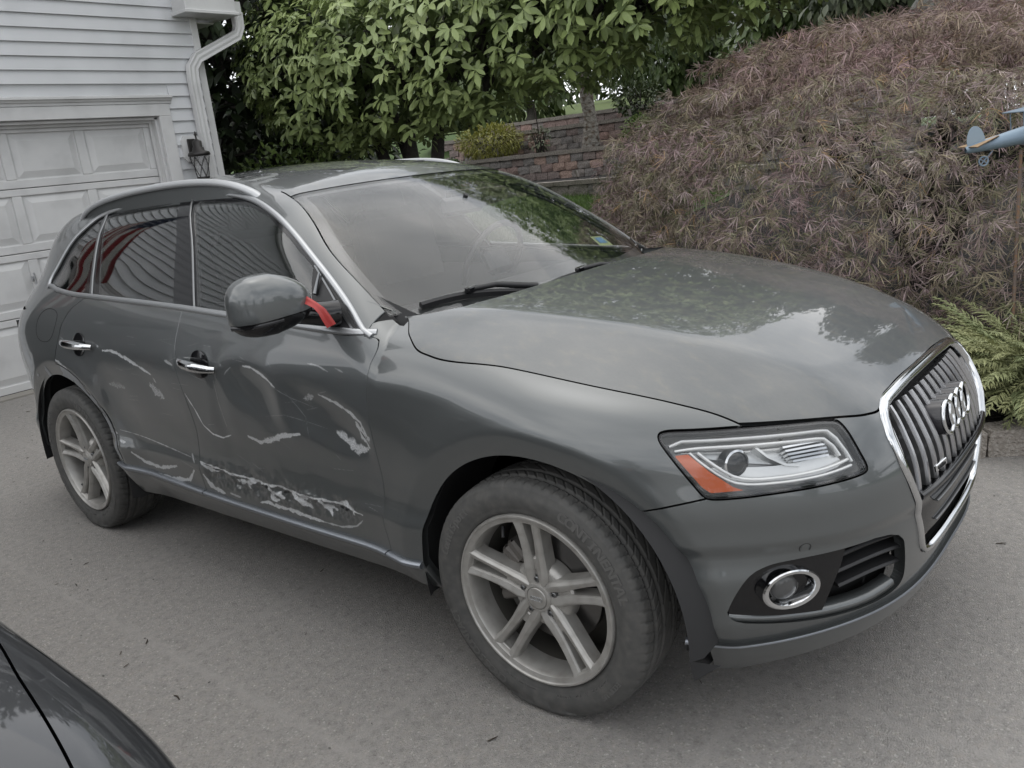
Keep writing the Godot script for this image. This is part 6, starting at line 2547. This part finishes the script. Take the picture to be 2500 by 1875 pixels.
func background_plants() -> void:
	var dk := Color(.018, .032, .012)
	var md := Color(.04, .065, .02)
	bush("green_shrub", "low light green shrub just behind the garage corner, above the roof rail", "shrub", Vector3(-7.4, .3, -4.0), Vector3(1.0, .86, .85), 2600, .075, Color(.05, .085, .02), Color(.11, .155, .04), 401, "", .32)
	bush("green_shrub", "second light green shrub, farther right behind the car roof", "shrub", Vector3(-9.2, .45, -6.4), Vector3(.9, .7, .8), 1500, .075, Color(.045, .08, .02), Color(.10, .14, .04), 402, "", .32)
	bush("golden_shrub", "bright yellow-green threadleaf shrub on the terrace left of the walls", "shrub", Vector3(-11.0, 1.58, -12.05), Vector3(.80, .36, .55), 3600, .10, Color(.20, .21, .035), Color(.36, .35, .07), 403, "", .10)
	bush("grey_shrub", "small grey-green shrub beside the yellow shrub", "shrub", Vector3(-11.4, 1.05, -10.9), Vector3(.75, .32, .4), 900, .06, Color(.06, .09, .04), Color(.12, .15, .08), 404)
	bush("green_mound", "small bright green mounded shrub on the terrace beside the maple", "shrub", Vector3(-7.1, 1.60, -11.95), Vector3(.42, .24, .3), 900, .06, Color(.10, .16, .04), Color(.17, .23, .06), 405)
	bush("twiggy_shrub", "twiggy green shrub with several bare stems right of the peeling trunk", "shrub", Vector3(-7.95, 2.08, -13.3), Vector3(.55, .38, .4), 800, .09, Color(.05, .08, .03), Color(.10, .13, .05), 406)
	bush("pale_sapling", "sparse pale green plant in front of the third wall", "shrub", Vector3(-9.75, 1.6, -12.2), Vector3(.28, .26, .2), 160, .06, Color(.10, .13, .07), Color(.16, .18, .10), 407)
	# dark trees left, between garage and magnolia
	wood_tree("shade_tree", "dark tall tree right behind the garage corner", Vector3(-9.3, .2, -4.6), 7.5, 2.2, dk, md, 410, .22, 12.0, .12, 0.0, "dark trees behind the garage")
	wood_tree("shade_tree", "dark tree left of the magnolia, second from the garage", Vector3(-11.5, .3, -7.2), 8.5, 2.6, dk, md, 411, .22, 12.0, .10, 0.0, "dark trees behind the garage")
	wood_tree("shade_tree", "dark tree standing farthest left beyond the garage", Vector3(-14.5, .3, -5.2), 8.0, 2.6, dk, md, 413, .24, 9.0, .08, 0.0, "dark trees behind the garage")
	# peeling trunk in front of the third wall
	var r := RandomNumberGenerator.new()
	r.seed = 55
	var pt := thing("peeling_tree", "tree with a pale peeling trunk standing on the second terrace", "tree")
	var pale := mat(1, 1, 1, .9)
	pale.albedo_texture = noise_tex(.03, [[0.0, .10, .07, .05], [.3, .16, .12, .09], [.42, .27, .25, .22], [.7, .33, .31, .28], [1.0, .22, .20, .18]], 256, FastNoiseLite.TYPE_SIMPLEX_SMOOTH, 5, 66)
	pale.normal_enabled = true
	pale.normal_texture = noise_tex(.03, [], 256, FastNoiseLite.TYPE_SIMPLEX_SMOOTH, 5, 67, true, 14.0)
	tri_map(pale, 1.3)
	var tb := MB.new()
	var pts := []
	var rad := []
	for k in 9:
		pts.append(Vector3(-8.42 + .02 * sin(k * 1.3), 1.58 + k * .30, -12.15 + .02 * cos(k * 1.7)))
		rad.append(.15 - .006 * k + .015 * sin(k * 2.1))
	rad[0] = .19
	tb.tube(pts, rad, 14)
	put(tb, "trunk", pale, pt)
	var lm := leaf_mesh([[0.0, .03], [.35, .18], [.65, .2], [1.0, 0.0]], .3, .25).get_mesh(null)
	var xs := []
	var cols := []
	for s in shoots([[Vector3(-7.7, 4.1, -12.2), Vector3(1.7, 1.35, 1.5)], [Vector3(-9.0, 4.3, -12.4), Vector3(1.6, 1.2, 1.4)], [Vector3(-6.6, 4.2, -12.0), Vector3(1.2, 1.0, 1.1)]], 26.0, r, .5):
		for k in 3:
			xs.append(Transform3D(aim((s[1] + rdir(r) * .8 + Vector3(0, -.4, 0)).normalized(), Vector3.UP + rdir(r) * .4, r.randf_range(.09, .16)), s[0] + rdir(r) * .12))
			cols.append(Color(.03, .055, .015).lerp(Color(.075, .11, .03), r.randf()))
	scatter(lm, xs, cols, "crown", pt, leaf_mat())
	# far slope: weeping trees and light green trees before the white house
	wood_tree("weeping_tree", "tall weeping grey-green conifer behind the top of the maple", Vector3(-4.2, 2.5, -20.0), 8.0, 2.6, Color(.03, .042, .02), Color(.075, .09, .045), 420, .32, 14.0, .06, .8)
	wood_tree("weeping_tree", "second weeping conifer right of the first, behind the maple", Vector3(-.6, 2.5, -19.5), 8.0, 2.6, Color(.03, .04, .02), Color(.065, .08, .04), 421, .32, 14.0, .06, .8)
	wood_tree("weeping_tree", "third weeping conifer beyond the right end of the maple", Vector3(2.8, 2.5, -19.0), 8.5, 2.8, Color(.03, .04, .02), Color(.06, .075, .035), 422, .32, 14.0, .06, .8)
	var k := 0
	for q in [[-16.5, -31.0, 8.0, 3.0], [-21.0, -44.0, 11.0, 4.2], [-30.0, -50.0, 12.0, 4.5], [-12.0, -38.0, 10.0, 3.8], [-5.0, -30.0, 10.0, 4.0], [-26.0, -30.0, 10.0, 4.0], [3.0, -26.0, 10.0, 4.0], [-38.0, -40.0, 12.0, 5.0], [-9.0, -46.0, 15.0, 5.0], [-2.0, -42.0, 15.0, 5.0], [-11.0, -30.0, 7.0, 3.0], [-8.8, -26.0, 7.5, 3.0], [-15.2, -29.5, 4.5, 1.7], [-22.0, -24.0, 7.0, 3.2], [-17.0, -21.5, 6.0, 2.6], [-27.5, -22.0, 8.0, 3.6], [-33.0, -26.0, 9.0, 4.0]]:
		wood_tree("far_tree", ["pale green tree on the hill right of the white house", "pale green tree behind the white house", "pale green tree far left on the hill", "pale green tree on the hill above the topmost wall", "green hill tree behind the weeping conifers", "green hill tree behind the magnolia", "green hill tree beyond the right side of the maple", "green tree farthest left on the hill", "tall tree at the back of the hill right of the white house", "tall tree at the back of the hill behind the weeping conifers", "rounded hill tree just left of the weeping conifers", "dense hill tree against the weeping conifers", "small rounded tree at the right corner of the white house", "hill tree seen just under the magnolia crown", "nearest hill tree above the yellow shrub", "hill tree behind the magnolia trunks", "hill tree behind the dark trees by the garage"][k], Vector3(q[0], 2.2 + .062 * (-14.2 - q[1]), q[1]), q[2], q[3], Color(.05, .08, .025), Color(.12, .16, .06), 430 + k, .42, 4.2, .10, .3, "trees on the hill")
		k += 1
	# the wood that closes the view behind the hill
	var fx := []
	var fc := []
	var fr := RandomNumberGenerator.new()
	fr.seed = 888
	var hn := FastNoiseLite.new()
	hn.seed = 4
	hn.frequency = .06
	for i in 16000:
		var x := fr.randf_range(-120, 40)
		var z := fr.randf_range(-75, -62)
		var top := 11.0 + 6.0 * hn.get_noise_2d(x, 0.0) + 3.0 * hn.get_noise_2d(x * 4.0, 9.0)
		var y := 5.0 + pow(fr.randf(), .8) * top
		fx.append(Transform3D(aim((rdir(fr) + Vector3(0, -.4, .3)).normalized(), Vector3.UP + rdir(fr) * .5, fr.randf_range(.8, 1.7)), Vector3(x, y - 1.5, z)))
		fc.append(Color(.045, .07, .025).lerp(Color(.11, .15, .055), clampf(.5 + .8 * hn.get_noise_2d(x * 3.0, y * 6.0) + fr.randf_range(-.3, .3), 0, 1)))
	tag(scatter(lm, fx, fc, "far_wood", self, leaf_mat()), "green wood closing the view behind the hill", "wood")
	# trees across the street, seen only in the car's reflections
	k = 0
	for q in [[20.0, 24.0, 7.0, 3.2], [7.0, 30.0, 7.0, 3.6], [-5.0, 32.0, 7.0, 3.6], [30.0, 8.0, 7.0, 3.4], [26.0, -9.0, 7.0, 3.0], [33.0, -2.0, 7.0, 3.4]]:
		wood_tree("street_tree", ["green tree outside the view, across the street to the right", "green tree outside the view, opposite the garage", "green tree outside the view, behind the photographer to the left", "green tree outside the view, ahead of the car", "green tree outside the view, ahead of the car on the bed side", "green tree outside the view, farthest ahead of the car"][k], Vector3(q[0], 0, q[1]), q[2], q[3], Color(.03, .05, .015), Color(.07, .10, .03), 450 + k, .45, 2.6, .14, 0.0, "trees across the street")
		k += 1

func beds() -> void:
	var r := RandomNumberGenerator.new()
	r.seed = 500
	var ch := MB.new()
	ch.box(Vector3.ZERO, Vector3(1, .22, .34), Basis.IDENTITY, .05)
	var xs := []
	var cols := []
	for k in 5200:
		var x := r.randf_range(-1.5, 3.2)
		var z := kerb_z(x) - .12 - pow(r.randf(), 1.5) * 2.4
		xs.append(Transform3D(Basis(Vector3.UP, r.randf() * TAU) * Basis(Vector3.BACK, r.randf_range(-.4, .4)) * Basis.from_scale(Vector3.ONE * r.randf_range(.012, .04)), Vector3(x, ground_h(x, z) + .006, z)))
		var g := r.randf_range(.012, .05)
		cols.append(Color(g, g * .92, g * .85))
	var o := scatter(ch.get_mesh(null), xs, cols, "mulch_chips", self, leaf_mat(.9, 0.0))
	tag(o, "dark shredded bark mulch over the planting bed", "mulch")
	var gl := leaf_mesh([[0.0, .05], [.5, .04], [1.0, 0.0]], .4, .45).get_mesh(null)
	xs = []
	cols = []
	for k in 15000:
		var x := r.randf_range(-8.6, -4.5)
		var z := r.randf_range(-10.2, -6.95)
		xs.append(Transform3D(aim(Vector3(r.randf_range(-.5, .5), 1, r.randf_range(-.5, .5)).normalized(), rdir(r), r.randf_range(.05, .11)), Vector3(x, ground_h(x, z) + .01, z)))
		cols.append(Color(.07, .13, .025).lerp(Color(.14, .22, .05), r.randf()))
	o = scatter(gl, xs, cols, "grass", self, leaf_mat(.6))
	tag(o, "bright green grass on the slope below the lowest wall", "grass")

# ------------------------------------------------------------------ small things
func build_small_things() -> void:
	# red tape holding the mirror
	var tp := MB.new()
	var path := [Vector3(-.776, 1.221, .972), Vector3(-.745, 1.216, .972), Vector3(-.712, 1.205, .970), Vector3(-.685, 1.192, .966), Vector3(-.672, 1.175, .958), Vector3(-.664, 1.150, .950), Vector3(-.660, 1.125, .940)]
	var ups := [Vector3(.55, .25, .8), Vector3(.55, .3, .8), Vector3(.55, .5, .7), Vector3(.6, .5, .65), Vector3(.6, .3, .7), Vector3(.6, .1, .75), Vector3(.6, 0, .8)]
	var scl := [Vector2(1, 1), Vector2(1.0, 1), Vector2(.82, 1), Vector2(.72, 1), Vector2(.9, 1), Vector2(1.05, 1), Vector2(1.1, 1)]
	tp.sweep(path, ups, [Vector2(-.014, 0), Vector2(-.007, .0022), Vector2(.003, .0006), Vector2(.014, .0015), Vector2(.014, .0), Vector2(-.014, -.0015)], true, false, scl)
	tag(put(tp, "red_tape", M.tape), "strip of red tape holding the near wing mirror to its arm", "tape")
	# blue toy biplane on a rusty pole
	var bp := thing("biplane_spinner", "small blue metal biplane on a thin rusty pole before the maple, right edge", "garden ornament", Vector3(.62, 0, -2.45))
	var blue := mat(.20, .265, .33, .45, .3)
	var blue2 := mat(.26, .33, .39, .5, .2)
	var rust := mat(1, 1, 1, .8)
	rust.albedo_texture = noise_tex(.03, [[0.0, .13, .11, .10], [.55, .16, .12, .10], [.75, .22, .12, .06], [1.0, .26, .13, .05]], 256, FastNoiseLite.TYPE_SIMPLEX_SMOOTH, 5, 70)
	tri_map(rust, 4.0)
	var pm := MB.new()
	pm.tube([Vector3(0, .0, 0), Vector3(0, 1.33, 0)], .0085, 10)
	put(pm, "pole", rust, bp)
	# nose direction f, wing direction w (turned a little so the tail points left in the view)
	var bs := Basis(Vector3.UP, deg_to_rad(38)) * Basis(Vector3.BACK, deg_to_rad(9))
	var o := Vector3(0.03, 1.405, 0)
	var X := Transform3D(bs, o)
	var fus := MB.new()
	var prof := []
	for q in [[.012, -.31], [.018, -.30], [.024, -.26], [.036, -.12], [.045, .0], [.047, .08], [.045, .14], [.03, .17], [.0, .175]]: prof.append(Vector2(q[0], q[1]))
	fus.lathe(prof, 20, X * Transform3D(Basis(Vector3.UP, PI / 2), Vector3.ZERO), 0, TAU, .3)
	put(fus, "fuselage", blue, bp)
	var wg := MB.new()
	wg.box(X * Vector3(.085, .105, 0), Vector3(.13, .006, .52), bs, .002)
	put(wg, "upper_wing", blue, bp)
	wg = MB.new()
	wg.box(X * Vector3(.065, -.052, 0), Vector3(.13, .006, .50), bs, .002)
	put(wg, "lower_wing", blue2, bp)
	for z in [-.21, -.09, .09, .21]:
		for x in [.025, .125]:
			var st := MB.new()
			st.tube([X * Vector3(x, -.05, z), X * Vector3(x + .01, .104, z)], .003, 6)
			put(st, "strut", blue, bp)
	var fin := MB.new()
	var fp := []
	for k in 13:
		var a := PI * k / 12.0
		fp.append(Vector3(-.255 - cos(a) * .045, .020 + sin(a) * .085, 0))
	for s in [-.002, .002]:
		var ff := []
		for p in fp: ff.append(X * (p + Vector3(0, 0, s)))
		fin.flat(ff, bs * Vector3(0, 0, signf(s)))
	for k in 12: fin.flat([X * (fp[k] + Vector3(0, 0, -.002)), X * (fp[k + 1] + Vector3(0, 0, -.002)), X * (fp[k + 1] + Vector3(0, 0, .002)), X * (fp[k] + Vector3(0, 0, .002))])
	put(fin, "tail_fin", blue2, bp)
	var tl := MB.new()
	var tq := [Vector3(-.30, .012, -.10), Vector3(-.30, .012, .10), Vector3(-.15, .03, .02), Vector3(-.15, .03, -.02)]
	for s in [-.002, .002]:
		var ff2 := []
		for p in tq: ff2.append(X * (p + Vector3(0, s, 0)))
		tl.flat(ff2, bs * Vector3(0, signf(s), 0))
	put(tl, "tailplane", mat(.33, .22, .12, .6), bp)
	for wq in [[-.23, -.075, .0, .026], [.09, -.115, .07, .036], [.09, -.115, -.07, .036]]:
		var wl := MB.new()
		var rp := []
		for k in 7: rp.append(Vector2(wq[3] - .004 - cos(TAU * k / 6.0) * .0045, sin(TAU * k / 6.0) * .0045))
		wl.lathe(rp, 24, X * Transform3D(Basis.IDENTITY, Vector3(wq[0], wq[1], wq[2])), 0, TAU, -1.0)
		for k in 4:
			var a2 := PI * .25 + PI * .5 * k
			wl.tube([X * Vector3(wq[0], wq[1], wq[2]), X * Vector3(wq[0] + cos(a2) * wq[3], wq[1] + sin(a2) * wq[3], wq[2])], .003, 5)
		wl.tube([X * Vector3(wq[0], wq[1], wq[2]), X * Vector3(wq[0] + .05, -.035, wq[2] * .4)], .003, 5)
		put(wl, "landing_wheel", blue, bp)
	# iron stake and small spotlights on the terraces
	var sk := MB.new()
	sk.tube([Vector3(-9.72, 1.55, -12.2), Vector3(-9.80, 2.62, -12.2)], .012, 6)
	tag(put(sk, "iron_stake", mat(.06, .045, .04, .8, .3)), "thin dark iron stake leaning before the third wall", "stake")
	var lights := [[Vector3(-7.95, 2.14, -12.95), "small metal garden spotlight standing right of the peeling trunk"], [Vector3(-6.95, 1.66, -11.85), "dark garden spotlight tilted on the mulch beside the maple"], [Vector3(-10.6, 1.66, -11.8), "small garden spotlight at the foot of the yellow shrub"], [Vector3(-7.7, 1.10, -10.55), "small garden spotlight on the lowest wall near the car roof"]]
	for q in lights:
		var g := thing("garden_light", q[1], "spotlight", q[0], "garden spotlights on the terraces")
		var gm := MB.new()
		var tl2 := Basis(Vector3(.3, 0, 1).normalized(), .25 if q[0].x < -7.2 else -1.0)
		gm.lathe([Vector2(.0, -.02), Vector2(.030, -.02), Vector2(.034, .10), Vector2(.028, .10), Vector2(.022, .06), Vector2(0, .06)], 14, Transform3D(tl2 * Basis(Vector3.RIGHT, -PI / 2), Vector3(0, .02, 0)))
		put(gm, "housing", mat(.24, .22, .20, .5, .4), g)
		gm = MB.new()
		gm.tube([Vector3(0, -.10, 0), Vector3(0, .01, 0)], .008, 6)
		put(gm, "spike", M.black, g)
	# boulder above the maple
	var bo := lump(Vector3(-2.2, 3.15, -14.9), Vector3(1.0, .9, .8), Basis(Vector3.UP, .4), func(d: Vector3) -> Vector3:
		return d * (1.0 + .05 * sin(d.x * 3.0 + d.y * 2.0) + .025 * sin(d.z * 6.0 + d.x * 4.0 + d.y * 5.0)), 40, 24)
	var bmat := mat(1, 1, 1, .95)
	bmat.albedo_texture = noise_tex(.05, [[0.0, .05, .05, .045], [.5, .12, .12, .11], [1.0, .26, .26, .24]], 512, FastNoiseLite.TYPE_SIMPLEX_SMOOTH, 6, 71)
	tri_map(bmat, .9)
	tag(put(bo, "boulder", bmat), "grey lichened boulder showing above the top of the maple", "boulder")
	# the white house on the hill
	var wh := thing("white_house", "far white house with blue-grey shutters seen between the trees", "house", Vector3(-18.2, 3.62, -39.0))
	var wm := mat(.62, .63, .64, .7)
	var hb := MB.new()
	hb.box(Vector3(-1.1, 1.6, 0), Vector3(3.0, 4.4, 6.0), Basis(Vector3.UP, .08))
	put(hb, "wall", wm, wh)
	var rr := MB.new()
	var rb := Basis(Vector3.UP, .08)
	for s in [-1.0, 1.0]:
		rr.flat([rb * Vector3(-2.8, 3.7, 3.2 * s), rb * Vector3(.6, 3.7, 3.2 * s), rb * Vector3(.6, 5.9, 0), rb * Vector3(-2.8, 5.9, 0)])
		rr.flat([rb * Vector3(-1.1 + 1.5 * s, 3.7, 3.0), rb * Vector3(-1.1 + 1.5 * s, 3.7, -3.0), rb * Vector3(-1.1 + 1.5 * s, 5.8, 0)])
	put(rr, "roof", mat(.10, .10, .11, .9), wh)
	for q in [[-1.6, .75], [-.3, .75], [-1.6, 2.7], [-.3, 2.7]]:
		var wn := Node3D.new()
		wn.name = child_name(wh, "window")
		wn.transform = Transform3D(rb, rb * Vector3(q[0], q[1], 3.0))
		wh.add_child(wn)
		var fm := MB.new()
		for e in [[0, .56, .66, .06], [0, -.56, .66, .06], [0, 0, .60, .05]]: fm.box(Vector3(e[0], e[1], .02), Vector3(e[2], e[3], .06))
		for e in [-.31, .31]: fm.box(Vector3(e, 0, .02), Vector3(.05, 1.1, .06))
		put(fm, "frame", M.white_paint, wn)
		var gp := MB.new()
		gp.box(Vector3(0, 0, .008), Vector3(.60, 1.08, .01))
		put(gp, "pane", mat(.10, .12, .13, .1), wn)
		for e in [-.49, .49]:
			var sh := MB.new()
			sh.box(Vector3(e, 0, .02), Vector3(.26, 1.14, .04))
			put(sh, "shutter", mat(.20, .25, .30, .6), wn)
	# bits lying on the asphalt
	var r := RandomNumberGenerator.new()
	r.seed = 600
	var pb := MB.new()
	pb.box(Vector3.ZERO, Vector3(1, .5, .7), Basis.IDENTITY, .22)
	var xs := []
	var cols := []
	for k in 900:
		var x := r.randf_range(-6.5, 2.2)
		var z := r.randf_range(-1.3, 2.2)
		xs.append(Transform3D(Basis(Vector3.UP, r.randf() * TAU) * Basis.from_scale(Vector3.ONE * r.randf_range(.003, .009)), Vector3(x, .002, z)))
		var g := r.randf_range(.10, .38)
		cols.append(Color(g, g * .96, g * .9))
	tag(scatter(pb.get_mesh(null), xs, cols, "grit", self, leaf_mat(.9, 0.0)), "loose pale grit scattered over the asphalt drive", "grit")
	var tw := MB.new()
	tw.tube([Vector3(-.5, 0, 0), Vector3(0, .05, .08), Vector3(.5, 0, 0)], [.05, .07, .03], 5)
	xs = []
	cols = []
	for k in 130:
		var x := r.randf_range(-6.0, 2.2)
		var z := r.randf_range(-1.2, 2.2)
		xs.append(Transform3D(Basis(Vector3.UP, r.randf() * TAU) * Basis.from_scale(Vector3.ONE * r.randf_range(.012, .04)), Vector3(x, .003, z)))
		cols.append(Color(.035, .026, .018) * r.randf_range(.6, 1.8))
	tag(scatter(tw.get_mesh(null), xs, cols, "plant_litter", self, leaf_mat(.9, 0.0)), "small dark twigs and petals fallen on the drive", "litter")
